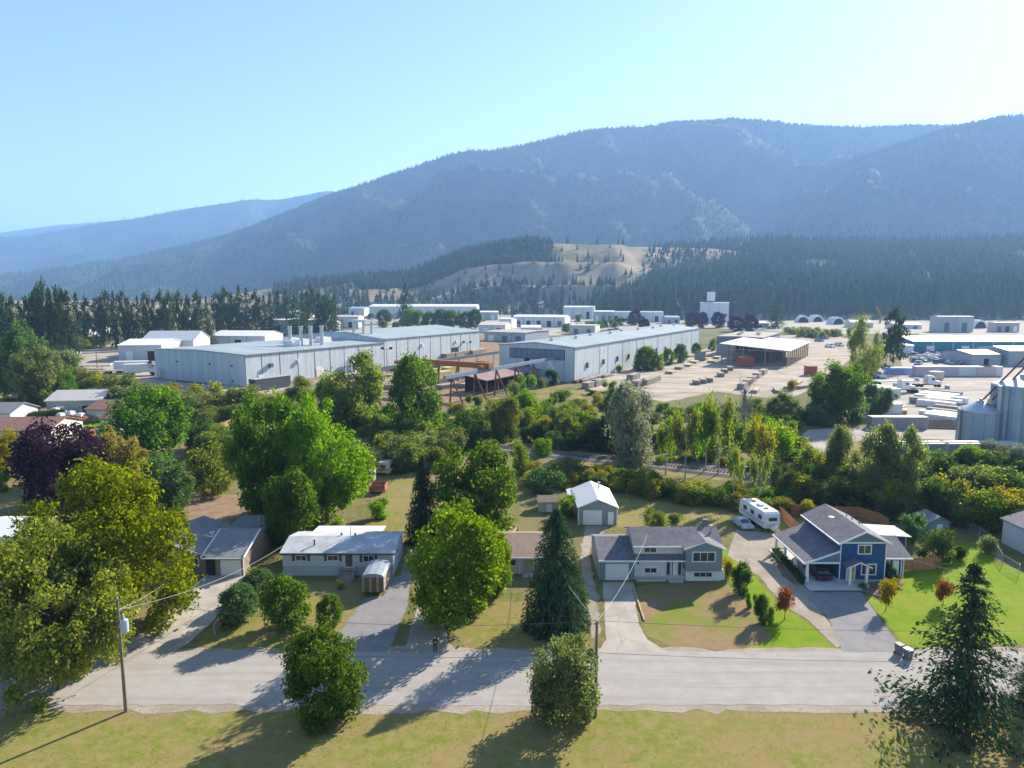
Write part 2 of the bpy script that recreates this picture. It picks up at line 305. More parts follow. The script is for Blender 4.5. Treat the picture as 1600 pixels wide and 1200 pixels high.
# ------------------------------------------------------------------ hills and mountains
def hill(name, prof, d0, d1, d2, mat, nx=150, ny=34, amp=.25, seed=1., power=1.15, px0=-700, px1=2300, foot=-2.0, nscale=1.0, carve=None, fine=0, gully=0):
    """a hill with the given skyline (pixel column, row) at ridge depth d1, its foot at depth d0; returns sampler(x-column 0..1, t)"""
    xs = [p[0] for p in prof]; ys = [p[1] for p in prof]
    cols = np.linspace(px0, px1, nx); V = np.zeros((ny, nx, 3)); hr = np.array([zfor(d1, float(np.interp(c, xs, ys))) for c in cols])
    nf = int(ny * .78)
    for j in range(ny):
        t = j / nf if j <= nf else 1.0
        back = 0 if j <= nf else (j - nf) / (ny - 1 - nf)
        Y = d0 + (d1 - d0) * t + (d2 - d1) * back
        for i, c in enumerate(cols):
            X = (c - 800) / FPX * Y * 1.0
            h = hr[i]
            n = mnoise.fractal((X / (900. * nscale) + seed, Y / (900. * nscale), seed), 1.0, 2.0, 5)
            w = 4 * t * (1 - t)
            if gully: n = n * .5 + .5 - 1.5 * abs(mnoise.fractal((X / gully + seed, Y / (gully * 1.9), seed * 2), 1.0, 2.1, 4))
            z = foot + (h - foot) * (t ** power) + n * amp * max(h, 0) * w * .5 + (fine * w * mnoise.fractal((X / 70., Y / 70., seed), 1.0, 2.0, 4) if fine else 0)
            if back: z = h * (1 - back ** 1.5 * .7) + n * amp * h * .3 * back
            if carve: z = carve(c, t, z, h)
            V[j, i] = (X, Y, max(z, foot))
    idx = np.arange(nx * ny).reshape(ny, nx)
    F_ = np.stack([idx[:-1, :-1], idx[:-1, 1:], idx[1:, 1:], idx[1:, :-1]], -1).reshape(-1, 4)
    me = np_mesh(name, V.reshape(-1, 3), F_, mat); me.polygons.foreach_set('use_smooth', [True] * len(me.polygons))
    o = link(name, me); o['kind'] = 'structure'
    def samp(u, t):      # u, t arrays in 0..1 ; t along front slope
        fi = u * (nx - 1); fj = t * nf; i = np.clip(fi.astype(int), 0, nx - 2); j = np.clip(fj.astype(int), 0, ny - 2); a = (fi - i)[:, None]; b = (fj - j)[:, None]
        return (V[j, i] * (1 - a) + V[j, i + 1] * a) * (1 - b) + (V[j + 1, i] * (1 - a) + V[j + 1, i + 1] * a) * b
    return samp
FOREST = M('mountain_forest', (.028, .052, .028), (.060, .084, .042), sc=.012, rough=1, bump=1, bsc=.06, c3=(.12, .12, .07), sc3=.0022, fac3=.6, spec=.04)
FOREST2 = M('hill_forest_floor', (.045, .065, .03), (.09, .095, .045), sc=.03, rough=1, bump=.6, bsc=.1, c3=(.17, .14, .09), sc3=.006, fac3=.6, spec=.04)
SAND = M('gravel_pit_sand', (.30, .225, .145), (.38, .295, .20), sc=.012, rough=1, bump=.8, bsc=.08, c3=(.11, .12, .055), sc3=.009, fac3=.95, spec=.04)
mt_main = hill('mountain', [(-700, 445), (-200, 440), (0, 432), (120, 418), (230, 400), (360, 370), (440, 340), (530, 304), (640, 266), (700, 244), (735, 235), (765, 237), (800, 232), (850, 219), (900, 207), (960, 200), (1000, 198), (1060, 192), (1130, 187), (1180, 189), (1230, 196), (1260, 199), (1350, 199), (1450, 197), (1600, 200), (2300, 190)],
               2700, 4600, 5600, FOREST, nx=260, ny=70, amp=.62, seed=3.3, power=1.05, gully=620.)
mt_spur = hill('mountain_spur', [(-700, 470), (900, 470), (1050, 400), (1130, 352), (1200, 312), (1330, 246), (1450, 203), (1520, 187), (1600, 174), (1800, 150), (2300, 120)],
               2500, 3700, 5200, FOREST, nx=180, ny=56, amp=.55, seed=8.1, power=1.05, gully=560.)
mt_left = hill('distant_ridge', [(-700, 330), (-300, 345), (0, 372), (60, 368), (130, 356), (190, 345), (215, 343), (310, 325), (360, 318), (405, 311), (440, 313), (490, 304), (520, 297), (540, 301), (600, 320), (900, 380), (2300, 400)],
               5200, 7600, 9500, FOREST, nx=160, ny=40, amp=.4, seed=5.7)
hill('farthest_ridge', [(-700, 340), (-200, 355), (0, 366), (100, 352), (190, 345), (300, 350), (600, 400), (2300, 420)], 8500, 10800, 12000, FOREST, nx=100, ny=24, amp=.3, seed=2.2)
def pit(c, t, z, h):
    if 690 < c < 1010 and t > .2:      # stepped gravel benches
        k = 3; q = t * k + .35 * mnoise.noise((c / 70., t * 2.0, 1.7)) + .10 * mnoise.noise((c / 14., t * 5, 4.)); s = q % 1.0; zz = h * max(0, math.floor(q) + min(1, s * 1.8)) / k
        w = min(1, (c - 690) / 60, (1010 - c) / 40); return z * (1 - w) + min(zz, h) * w
    return z
hill_pit = hill('gravel_pit_hill', [(-700, 470), (300, 470), (420, 452), (470, 441), (500, 438), (560, 433), (640, 430), (670, 417), (720, 398), (780, 388), (830, 383), (850, 386), (900, 386), (1000, 386), (1100, 388), (1400, 420), (2300, 470)],
                1250, 1850, 2400, SAND, nx=240, ny=50, amp=.25, seed=6.4, power=1.0, carve=pit, nscale=.35, fine=11)
hill_bench = hill('forest_bench', [(-700, 480), (860, 475), (930, 455), (980, 425), (1020, 388), (1100, 382), (1200, 374), (1300, 380), (1450, 378), (1600, 372), (1800, 366), (2300, 362)],
                  960, 2150, 2500, FOREST2, nx=160, ny=40, amp=.30, seed=9.2, power=1.2, nscale=.5)

# ------------------------------------------------------------------ vegetation prototypes (unit height, unit width)
def leaf_mesh(name, C, Nn, size, aspect, seed, long_dir=None):
    g = np.random.default_rng(seed); n = len(C)
    Nn = Nn / np.linalg.norm(Nn, axis=1, keepdims=True)
    R = g.normal(size=(n, 3)) if long_dir is None else long_dir + g.normal(size=(n, 3)) * .25
    U = R - Nn * (R * Nn).sum(1, keepdims=True); U /= np.linalg.norm(U, axis=1, keepdims=True) + 1e-9; W = np.cross(Nn, U)
    s = size[:, None]
    V = np.stack([C - U * s, C - W * s * aspect + Nn * s * .12, C + U * s, C + W * s * aspect + Nn * s * .12], 1).reshape(-1, 3)
    return np_mesh(name, V, np.arange(n * 4).reshape(n, 4), None)
def sph(g, n):
    v = g.normal(size=(n, 3)); return v / np.linalg.norm(v, axis=1, keepdims=True)
def crown(seed, n, leaf, z0=.12, clumps=60, cr=.13, shape='round', flat=.8, hollow=.55, up=.25, lobes=True):
    g = np.random.default_rng(seed); hz = (1 - z0) / 2; zc = z0 + hz
    nl = max(6, min(22, clumps // 7)); ld = sph(g, nl); ld[:, 2] = ld[:, 2] * .9 + .1; lc = ld * g.uniform(.38, .72, nl)[:, None]; lr = g.uniform(.30, .52, nl)
    which = g.integers(0, nl, clumps); d = sph(g, clumps); d += ld[which] * .55; d /= np.linalg.norm(d, axis=1, keepdims=True)
    c = lc[which] + d * (lr[which] * (hollow + (1 - hollow) * g.random(clumps) ** .6))[:, None]
    if not lobes:
        d = sph(g, clumps); c = d * (hollow + (1 - hollow) * g.random(clumps) ** .6)[:, None]
    c[:, 0] *= .5 - cr * .8; c[:, 1] *= .5 - cr * .8; c[:, 2] *= hz - cr * .7
    t = (c[:, 2] + hz) / (2 * hz)
    if shape == 'cone': k = 1.25 * (1 - t) ** .7 + .15; c[:, :2] *= k[:, None]
    elif shape == 'vase': k = .55 + .75 * t; c[:, :2] *= np.clip(k, 0, 1.05)[:, None]
    elif shape == 'dome': k = np.where(t > .35, 1.0, .75 + .7 * t); c[:, :2] *= k[:, None]; c[:, 2] += .02
    elif shape == 'column': k = .62 + .38 * np.sin(t * 3.1); c[:, :2] *= k[:, None]
    c[:, 2] += zc
    per = n // clumps; rad = cr * g.uniform(.65, 1.35, clumps)
    cc = np.repeat(c, per, 0); rr = np.repeat(rad, per); dd = sph(g, len(cc))
    pos = cc + dd * (rr * g.random(len(cc)) ** .38 * np.where(g.random(len(cc)) < .06, 1.45, 1))[:, None] * np.array([1, 1, flat])
    nn = dd * .7 + sph(g, len(cc)) * .8 + np.array([0, 0, up])
    pos[:, :2] *= .5 / np.percentile(np.hypot(pos[:, 0], pos[:, 1]), 98.5)
    lo, hi = np.percentile(pos[:, 2], 1), np.percentile(pos[:, 2], 99.5); pos[:, 2] = z0 + (pos[:, 2] - lo) / (hi - lo) * (1 - z0)
    return leaf_mesh('crown', pos, nn, leaf * g.uniform(.45, 1.45, len(cc)), .58, seed)
def conifer(seed, levels, boughs, segs, leaf, z0=.06, droop=.10, power=.85, ragged=.25, per=2, top=.0):
    g = np.random.default_rng(seed); C = []; D = []; Nn = []; Sz = []
    for i in range(levels):
        t = (i + g.random() * .6) / levels; z = z0 + (1 - z0) * t; r = .5 * ((1 - t) ** power) * (1 if t > .12 else .75 + t * 2) + top
        for b in range(max(3, int(boughs * (1 - t * .55)))):
            a = g.random() * 6.283; rb = r * (1 - ragged * g.random()) * (1.12 if g.random() < .12 else 1)
            for k in range(segs):
                f = (k + .6) / segs
                for q in range(per):
                    x = rb * f; off = g.normal() * .035 * (1 - .3 * f) * (1 - t * .5)
                    zz = z - droop * f * f * (1 - t * .6) * (.6 + .8 * g.random()) + g.normal() * .006
                    C.append((math.cos(a) * x - math.sin(a) * off, math.sin(a) * x + math.cos(a) * off, max(.01, zz)))
                    D.append((math.cos(a), math.sin(a), -.35)); Nn.append((math.cos(a) * .35 + g.normal() * .35, math.sin(a) * .35 + g.normal() * .35, .9)); Sz.append(leaf * (1.1 - .45 * t) * g.uniform(.7, 1.3))
    for k in range(6 * per):
        z = 1 - .02 * k / per; C.append((g.normal() * .004, g.normal() * .004, z - .015)); D.append((g.normal() * .3, g.normal() * .3, 1)); Nn.append((g.normal(), g.normal(), .1)); Sz.append(leaf * .6)
    C = np.array(C); C[:, :2] *= .5 / np.percentile(np.hypot(C[:, 0], C[:, 1]), 97)
    return leaf_mesh('crown', C, np.array(Nn), np.array(Sz), .42, seed, np.array(D))
def trunk(seed, r=.022, top=.75, limbs=9, mat=None, zl=.2, spread=.34, n=7, twig=False, lift=1.0):
    g = random.Random(seed); b = MB()
    pts = [(0, 0, -.01)] + [(g.gauss(0, .008), g.gauss(0, .008), top * k / 6) for k in range(1, 7)]
    b.path(pts, [r * 1.35] + [r * (1 - .14 * k) for k in range(1, 7)], n)
    for k in range(limbs):
        z = zl + (top - zl) * (k + g.random() * .5) / limbs; a = g.random() * 6.28 + k * 2.4; L_ = spread * (1 - .5 * (z / max(top, .1)) ** 2) * g.uniform(.7, 1.1)
        if lift < 0: L_ = spread * (1 - z / max(top, .1)) ** .85 * g.uniform(.6, .95)
        p0 = Vector((0, 0, z)); p1 = p0 + Vector((math.cos(a) * L_ * .5, math.sin(a) * L_ * .5, L_ * .35 * lift)); p2 = p0 + Vector((math.cos(a) * L_, math.sin(a) * L_, L_ * (.75 if not twig else 1.1) * lift))
        b.path([p0, p1, p2], [r * .5, r * .32, r * .1], 5)
        if twig:
            for _ in range(5):
                q = p1.lerp(p2, g.random()); e = q + Vector((g.gauss(0, .06), g.gauss(0, .06), g.uniform(.03, .13))); b.path([q, q.lerp(e, .5), e], [r * .18, r * .12, r * .05], 3)
    return b.mesh('trunk', mat or BARK, True)
PROTO = {
    'big':    (crown(11, 50000, .0128, .05, 230, .075, 'dome'), trunk(1, .022, .7, 12)),
    'big2':   (crown(12, 48000, .0132, .05, 210, .08, 'round'), trunk(2, .022, .7, 12)),
    'tree':   (crown(21, 22000, .0190, .05, 130, .095, 'round'), trunk(3, .020, .75, 9)),
    'tree2':  (crown(22, 22000, .0190, .03, 120, .10, 'dome'), trunk(4, .020, .75, 9)),
    'tree3':  (crown(23, 17000, .0200, .08, 95, .10, 'vase'), trunk(5, .020, .75, 9)),
    'oval':   (crown(24, 16000, .0210, .03, 90, .11, 'column'), trunk(6, .018, .8, 9)),
    'round':  (crown(31, 9500, .0275, .02, 70, .13, 'round', hollow=.75, lobes=False), trunk(7, .025, .6, 6)),
    'shrub':  (crown(32, 5000, .032, .0, 36, .16, 'dome', hollow=.5), trunk(8, .02, .5, 6, zl=.05)),
    'shrub2': (crown(33, 4600, .032, .0, 28, .18, 'round', hollow=.4), trunk(9, .02, .5, 6, zl=.05)),
    'wild':   (crown(34, 5200, .028, .0, 50, .13, 'dome', hollow=.35), trunk(10, .015, .75, 9, zl=.05)),
    'sap':    (crown(35, 1500, .045, .28, 18, .19, 'round', hollow=.3, lobes=False), trunk(11, .022, .7, 6, zl=.35)),
    'aspen':  (crown(41, 2600, .026, .30, 44, .14, 'column', hollow=.2), trunk(12, .022, .93, 9, PALEBARK, zl=.4, spread=.25)),
    'aspen2': (crown(42, 2200, .027, .42, 36, .15, 'round', hollow=.2), trunk(13, .022, .9, 8, PALEBARK, zl=.45, spread=.25)),
    'poplar': (crown(43, 6500, .022, .05, 90, .10, 'column', hollow=.35), trunk(14, .016, .85, 9, PALEBARK)),
    'spruce': (conifer(51, 50, 22, 7, .030, .02, .11, .52, .22, per=3), trunk(15, .016, .96, 0)),
    'spruce2': (conifer(52, 44, 18, 6, .036, .02, .12, .62, per=3), trunk(16, .016, .96, 0)),
    'firlow': (conifer(53, 30, 10, 9, .022, .03, .05, .85, .55, per=5), trunk(17, .010, .97, 110, zl=.05, spread=.46, lift=-.12)),
    'pine':   (crown(61, 1900, .036, .10, 60, .11, 'cone', flat=.55, hollow=.2, lobes=False), trunk(18, .013, .95, 6, zl=.3, spread=.3)),
    'pine2':  (crown(62, 1900, .036, .06, 56, .11, 'cone', flat=.5, hollow=.15, lobes=False), trunk(19, .013, .95, 6, zl=.3, spread=.3)),
    'fir':    (conifer(63, 24, 11, 4, .052, .04, .08, .8, .35), trunk(20, .012, .95, 0)),
    'fir2':   (conifer(64, 22, 10, 4, .055, .06, .07, .65, .45), trunk(21, .012, .95, 0)),
    'thuja':  (crown(65, 2200, .040, .0, 40, .15, 'column', hollow=.6, lobes=False), trunk(22, .02, .5, 0)),
}
LV = {
    'maple':  LEAF('leaf_maple', (.11, .175, .006), (.26, .285, .012), .55, (1.5, 1.65, .5)),
    'olive':  LEAF('leaf_olive_maple', (.115, .16, .020), (.28, .275, .07), .54, (1.5, 1.6, .55)),
    'purple': LEAF('leaf_purple', (.022, .010, .026), (.085, .042, .075), .25, (1.3, .7, 1.1)),
    'tan':    LEAF('leaf_tan', (.24, .23, .05), (.42, .37, .11), .48, (1.3, 1.3, .6)),
    'yellow': LEAF('leaf_yellow', (.23, .23, .008), (.36, .30, .012), .48, (1.4, 1.3, .5)),
    'green':  LEAF('leaf_green', (.050, .125, .014), (.120, .210, .026), .54),
    'bright': LEAF('leaf_bright_green', (.080, .180, .008), (.175, .275, .020), .56),
    'deep':   LEAF('leaf_deep_green', (.034, .088, .024), (.080, .138, .040), .48),
    'blue':   LEAF('leaf_blue_green', (.055, .125, .048), (.130, .200, .088), .48, (1.5, 1.6, .75)),
    'sage':   LEAF('leaf_sage', (.10, .145, .055), (.235, .255, .125), .52, (1.5, 1.65, .65)),
    'scrub':  LEAF('leaf_scrub', (.095, .150, .028), (.230, .250, .070), .55, (1.6, 1.75, .5)),
    'autumn': LEAF('leaf_autumn', (.15, .18, .02), (.31, .26, .04), .52, (1.6, 1.6, .5)),
    'red':    LEAF('leaf_red', (.22, .05, .03), (.34, .20, .05), .42, (1.4, 1.0, .6)),
    'spruce': LEAF('needle_spruce', (.022, .056, .028), (.066, .110, .052), .25, (1.3, 1.4, .7)),
    'pine':   LEAF('needle_pine', (.026, .060, .028), (.078, .115, .046), .22, (1.3, 1.4, .6)),
    'dead':   LEAF('dead_twig', (.15, .125, .14), (.24, .20, .22), .2, (1, 1, 1)),
    'pale':   LEAF('leaf_pale_blossom', (.17, .20, .12), (.36, .37, .28), .40, (1.1, 1.15, .8)),
}
def plant(name, px, py, top, wpx, proto, leaf, label, cat='tree', group=None, pos=None, hm=None, wm=None, rz=None):
    x, y = pos if pos else at(px, py)
    h = hm or height(px, py, top); w = wm or wpx / ppm(x, y, h * .5)
    cm, tm = PROTO[proto]
    t = thing(name, label, cat, (x, y, 0), rnd.random() * 6.28 if rz is None else rz, group)
    for nm, me in (('crown', cm), ('trunk', tm)):
        o = bpy.data.objects.new(nm, me); COL.objects.link(o); o.parent = t; o.scale = (w, w, h)
        if nm == 'crown':
            if not len(me.materials): me.materials.append(LV[leaf])
            o.material_slots[0].link = 'OBJECT'; o.material_slots[0].material = LV[leaf]
    return t

# ---- trees and shrubs one by one: (name, base px, base py, top py, width px, proto, leaf, label)
TREES = [
 ('maple_tree', 95, 1075, 832, 215, 'big2', 'olive', 'broad olive maple beside the street pole with the transformer'),
 ('maple_tree', 172, 990, 738, 248, 'big', 'maple', 'huge yellow green maple left of the brown siding house'),
 ('purple_maple', 92, 792, 664, 132, 'tree2', 'purple', 'dark purple leaved maple in the left neighbourhood', ),
 ('deciduous_tree', 192, 772, 676, 84, 'tree', 'tan', 'pale tan leaved tree right of the purple maple'),
 ('deciduous_tree', 10, 748, 676, 62, 'tree', 'yellow', 'bright yellow tree at the left edge below the long brown roof'),
 ('shrub', 2, 770, 732, 34, 'shrub', 'bright', 'lime green shrub at the left edge beside the lane'),
 ('deciduous_tree', 235, 738, 614, 122, 'tree2', 'green', 'green broad tree between the fenced pool yard and the lane'),
 ('deciduous_tree', 262, 672, 606, 46, 'oval', 'bright', 'light green upright tree behind the pool yard'),
 ('deciduous_tree', 265, 808, 716, 84, 'tree', 'blue', 'rounded blue green tree above the brown siding house'),
 ('shrub', 330, 772, 696, 74, 'wild', 'scrub', 'olive grey thicket shrub left of the tallest green trees'),
 ('shrub', 356, 752, 682, 62, 'wild', 'sage', 'sage grey shrub below the cedar pool fence'),
 ('deciduous_tree', 425, 806, 622, 122, 'tree2', 'green', 'tall dark green tree behind the driveway hedge, left of the twin'),
 ('deciduous_tree', 512, 815, 628, 136, 'big2', 'bright', 'tallest bright green tree behind the white mobile home'),
 ('deciduous_tree', 480, 806, 704, 92, 'tree', 'blue', 'grey green tree nestled in front of the tallest green trees'),
 ('deciduous_tree', 452, 848, 737, 100, 'oval', 'green', 'pointed green tree at the left corner of the white mobile home'),
 ('shrub', 590, 812, 782, 46, 'shrub', 'bright', 'light green shrub in the yard behind the white mobile home'),
 ('shrub', 530, 838, 812, 28, 'shrub2', 'bright', 'small bright shrub peeking over the white patio roof'),
 ('shrub', 373, 974, 914, 60, 'round', 'blue', 'clipped grey green ball shrub nearest the concrete driveway'),
 ('shrub', 405, 940, 890, 54, 'round', 'blue', 'grey green round shrub in front of the mobile home corner'),
 ('shrub', 449, 982, 904, 72, 'round', 'green', 'largest round green bush on the mobile home lawn'),
 ('shrub', 515, 982, 931, 42, 'round', 'green', 'smallest round bush beside the asphalt driveway'),
 ('shrub', 530, 918, 906, 20, 'shrub2', 'tan', 'straw coloured grass clump beside the front steps'),
 ('deciduous_tree', 712, 972, 796, 150, 'tree2', 'bright', 'large bright green tree shading the asphalt driveway'),
 ('deciduous_tree', 775, 930, 836, 50, 'oval', 'bright', 'slim green tree in front of the brown roofed bungalow'),
 ('spruce_tree', 662, 848, 711, 54, 'spruce2', 'spruce', 'narrow dark spruce behind the white mobile home'),
 ('deciduous_tree', 748, 838, 698, 142, 'tree2', 'green', 'wide green walnut tree behind the bungalow'),
 ('spruce_tree', 868, 980, 795, 96, 'spruce', 'spruce', 'big dark spruce beside the dirt track'),
 ('shrub', 900, 962, 912, 44, 'shrub', 'deep', 'dark green bush at the right foot of the big spruce'),
 ('shrub', 884, 808, 776, 40, 'shrub', 'bright', 'bright green vine shrub against the grey garage'),
 ('shrub', 1022, 826, 795, 46, 'wild', 'scrub', 'olive bush behind the split level house'),
 ('shrub', 1060, 816, 803, 30, 'shrub2', 'scrub', 'low tan bush by the white patio cover'),
 ('shrub', 850, 772, 736, 62, 'shrub', 'blue', 'blue green shrub behind the small brown roofed shed'),
 ('shrub', 812, 740, 690, 40, 'wild', 'bright', 'bright green shrub right of the walnut tree'),
 ('shrub', 890, 750, 715, 52, 'wild', 'sage', 'grey brown shrub behind the grey garage'),
 ('shrub', 1132, 903, 870, 24, 'shrub2', 'yellow', 'yellow flowering shrub at the right corner of the split level house'),
 ('shrub', 1156, 930, 882, 42, 'shrub', 'deep', 'dark rounded shrub on the lawn right of the split level house'),
 ('shrub', 1193, 974, 930, 30, 'oval', 'deep', 'upright dark green shrub near the sapling'),
 ('shrub', 1173, 950, 928, 18, 'shrub', 'green', 'small green shrub between two dark ones on the lawn'),
 ('sapling', 1226, 968, 918, 32, 'sap', 'red', 'orange leaved sapling beside the gravel path'),
 ('sapling', 1384, 954, 906, 28, 'sap', 'yellow', 'yellow green sapling on the bright lawn by the driveway'),
 ('sapling', 1473, 946, 907, 28, 'sap', 'red', 'crimson leaved sapling in the middle of the bright lawn'),
 ('shrub', 1383, 925, 907, 30, 'shrub2', 'tan', 'cream variegated shrub in the flower bed'),
 ('shrub', 1397, 918, 903, 20, 'shrub2', 'yellow', 'golden shrub in the flower bed, middle one'),
 ('shrub', 1404, 910, 898, 16, 'shrub2', 'autumn', 'rust gold shrub at the back of the flower bed'),
 ('shrub', 1388, 907, 884, 22, 'shrub', 'deep', 'dark shrub against the blue side wing'),
 ('shrub', 1351, 921, 911, 16, 'shrub2', 'scrub', 'low rounded shrub below the front window of the blue house'),
 ('shrub', 1428, 848, 806, 46, 'shrub', 'blue', 'grey green shrub behind the blue garden shed'),
 ('shrub', 1464, 882, 826, 62, 'wild', 'deep', 'dark thicket shrub at the right end of the cedar fence'),
 ('shrub', 1495, 872, 850, 34, 'shrub', 'deep', 'dark low bush at the corner of the bright lawn'),
 ('shrub', 1540, 866, 838, 40, 'shrub2', 'sage', 'sprawling sage bush on the chain link fence'),
 ('shrub', 1260, 806, 781, 26, 'wild', 'autumn', 'yellow orange shrub against the cedar back fence'),
 ('fir_tree', 1500, 1140, 876, 190, 'firlow', 'spruce', 'open branched fir on the near side of the street'),
 ('deciduous_tree', 510, 1125, 986, 124, 'tree2', 'green', 'green street tree in front of the asphalt driveway'),
 ('deciduous_tree', 880, 1130, 1002, 122, 'tree2', 'sage', 'pale green street tree below the big spruce'),
 ('fir_tree', 1605, 1110, 1012, 80, 'firlow', 'spruce', 'small fir at the right edge of the street'),
 ('deciduous_tree', 560, 672, 553, 100, 'tree3', 'scrub', 'yellowing tree in front of the long warehouse'),
 ('deciduous_tree', 520, 668, 592, 60, 'tree', 'green', 'shorter green tree left of the yellowing tree'),
 ('deciduous_tree', 658, 688, 558, 92, 'oval', 'green', 'dense green tree under the orange crane beam'),
 ('deciduous_tree', 472, 640, 590, 62, 'tree3', 'scrub', 'loose yellow green tree by the warehouse steps'),
 ('deciduous_tree', 988, 724, 602, 88, 'oval', 'pale', 'silvery willow beside the railway'),
 ('deciduous_tree', 958, 700, 608, 44, 'oval', 'deep', 'dark green tree behind the silvery willow'),
 ('aspen_tree', 1040, 742, 640, 46, 'aspen', 'bright', 'leafy aspen next to the silvery willow'),
 ('aspen_tree', 1070, 750, 632, 46, 'aspen2', 'scrub', 'tall white stemmed aspen leaning over the railway'),
 ('aspen_tree', 1102, 738, 622, 52, 'aspen', 'bright', 'green aspen in the middle of the aspen row'),
 ('aspen_tree', 1122, 742, 615, 54, 'aspen2', 'scrub', 'tallest aspen in the row, left of the bare grey tree'),
 ('aspen_tree', 1172, 748, 660, 44, 'aspen2', 'scrub', 'thin aspen right of the bare grey tree'),
 ('aspen_tree', 1190, 752, 650, 52, 'aspen', 'autumn', 'yellowing aspen at the right end of the row'),
 ('aspen_tree', 1215, 735, 655, 56, 'aspen', 'bright', 'full yellow green aspen beside the yard entrance'),
 ('aspen_tree', 1145, 790, 690, 36, 'aspen2', 'scrub', 'slender aspen near the thicket above the trailer'),
 ('aspen_tree', 1186, 794, 702, 34, 'aspen2', 'scrub', 'slender aspen directly above the white trailer'),
 ('aspen_tree', 1010, 776, 730, 26, 'aspen2', 'scrub', 'short white stemmed aspen behind the thicket by the garage'),
 ('deciduous_tree', 1222, 668, 615, 58, 'tree', 'sage', 'grey green tree above the yard entrance'),
 ('deciduous_tree', 1306, 658, 569, 96, 'tree2', 'green', 'broad dark green tree left of the truck yard'),
 ('deciduous_tree', 1368, 650, 600, 52, 'tree', 'blue', 'grey green tree beside the corrugated container'),
 ('poplar_tree', 1346, 600, 497, 52, 'poplar', 'scrub', 'tall yellow green poplar beside the gravel yard'),
 ('poplar_tree', 1362, 590, 520, 30, 'poplar', 'sage', 'narrower grey poplar behind the yellow green one'),
 ('pine_tree', 1394, 582, 482, 46, 'pine2', 'pine', 'lone dark pine beside the scrap yard'),
 ('deciduous_tree', 1316, 762, 668, 50, 'oval', 'sage', 'grey olive tree with a narrow crown by the railway'),
 ('deciduous_tree', 1366, 792, 664, 72, 'oval', 'sage', 'tall grey olive tree in front of the hopper car'),
 ('deciduous_tree', 1408, 794, 672, 72, 'tree3', 'sage', 'grey olive tree, right one of the tall pair'),
 ('deciduous_tree', 1510, 748, 696, 50, 'tree', 'bright', 'green tree at the foot of the small silo'),
 ('deciduous_tree', 1545, 740, 690, 56, 'tree', 'pale', 'pale silvery tree at the foot of the large silo'),
 ('deciduous_tree', 1592, 748, 698, 50, 'tree', 'pale', 'pale silvery tree at the right edge below the silos'),
 ('deciduous_tree', 32, 622, 512, 92, 'tree', 'blue', 'grey green cottonwood at the left edge by the tall pines'),
 ('deciduous_tree', 62, 636, 546, 76, 'tree2', 'sage', 'sage cottonwood behind the two clipped cedars'),
 ('deciduous_tree', 85, 632, 575, 60, 'tree', 'green', 'green cottonwood above the long pale roof'),
 ('cedar_shrub', 37, 643, 614, 13, 'thuja', 'deep', 'left one of two clipped dark cedars'),
 ('cedar_shrub', 56, 640, 613, 13, 'thuja', 'deep', 'right one of two clipped dark cedars'),
 ('shrub', 12, 640, 618, 30, 'shrub2', 'scrub', 'straw green shrub at the left edge beside the cedars'),
 ('shrub', 822, 620, 587, 30, 'shrub', 'bright', 'bright green bush under the crane legs'),
 ('shrub', 805, 622, 596, 30, 'wild', 'scrub', 'olive bush left of the bright bush under the crane legs'),
 ('shrub', 742, 640, 618, 28, 'shrub', 'green', 'round green bush below the rusty crane leg'),
 ('shrub', 863, 602, 578, 22, 'shrub', 'deep', 'dark bush against the open end of the hall'),
 ('shrub', 848, 606, 590, 18, 'shrub2', 'scrub', 'small tan bush between the white crane struts'),
 ('deciduous_tree', 820, 668, 612, 50, 'tree', 'bright', 'yellow green tree at the edge of the dry field'),
 ('deciduous_tree', 790, 690, 620, 56, 'tree', 'scrub', 'olive tree below the crane, beside the railway'),
 ('deciduous_tree', 848, 690, 652, 46, 'tree', 'autumn', 'golden tree below the dry field'),
 ('deciduous_tree', 885, 690, 645, 50, 'tree', 'scrub', 'green gold tree beside the dark willow thicket'),
 ('shrub', 925, 702, 655, 70, 'wild', 'deep', 'dark willow thicket left of the silvery willow'),
 ('shrub', 735, 700, 640, 60, 'wild', 'deep', 'dark thicket bush left of the olive tree by the railway'),
 ('shrub', 850, 712, 685, 34, 'wild', 'bright', 'light green bush beside the rails'),
 ('shrub', 1010, 578, 542, 40, 'round', 'green', 'largest round bush along the long hall'),
 ('shrub', 1029, 578, 552, 22, 'wild', 'scrub', 'tan bush beside the largest bush along the hall'),
 ('shrub', 1044, 570, 545, 20, 'round', 'green', 'middle green bush along the long hall'),
 ('shrub', 1063, 566, 538, 24, 'round', 'blue', 'blue green bush along the long hall'),
 ('shrub', 1088, 556, 536, 16, 'round', 'green', 'green bush at the far end of the long hall'),
 ('shrub', 1114, 548, 528, 16, 'wild', 'sage', 'sage bush between the hall and the grey workshop'),
 ('shrub', 1000, 580, 564, 24, 'shrub', 'green', 'low dark bush below the largest bush along the hall'),
 ('shrub', 966, 582, 570, 16, 'shrub2', 'bright', 'bright little bush beside the hall wall'),
 ('shrub', 1241, 610, 593, 20, 'shrub2', 'yellow', 'bright yellow bush at the edge of the gravel yard'),
 ('shrub', 940, 640, 626, 30, 'shrub2', 'scrub', 'scrubby bush in the dry field, right one'),
 ('shrub', 882, 626, 610, 40, 'shrub2', 'green', 'green bush in the dry field'),
 ('shrub', 916, 646, 630, 34, 'wild', 'autumn', 'brown gold bush in the dry field'),
 ('red_shrub', 241, 586, 563, 18, 'shrub', 'purple', 'dark red shrub by the corner of the long warehouse'),
 ('deciduous_tree', 950, 478, 455, 16, 'tree', 'bright', 'light green tree at the foot of the pine forest'),
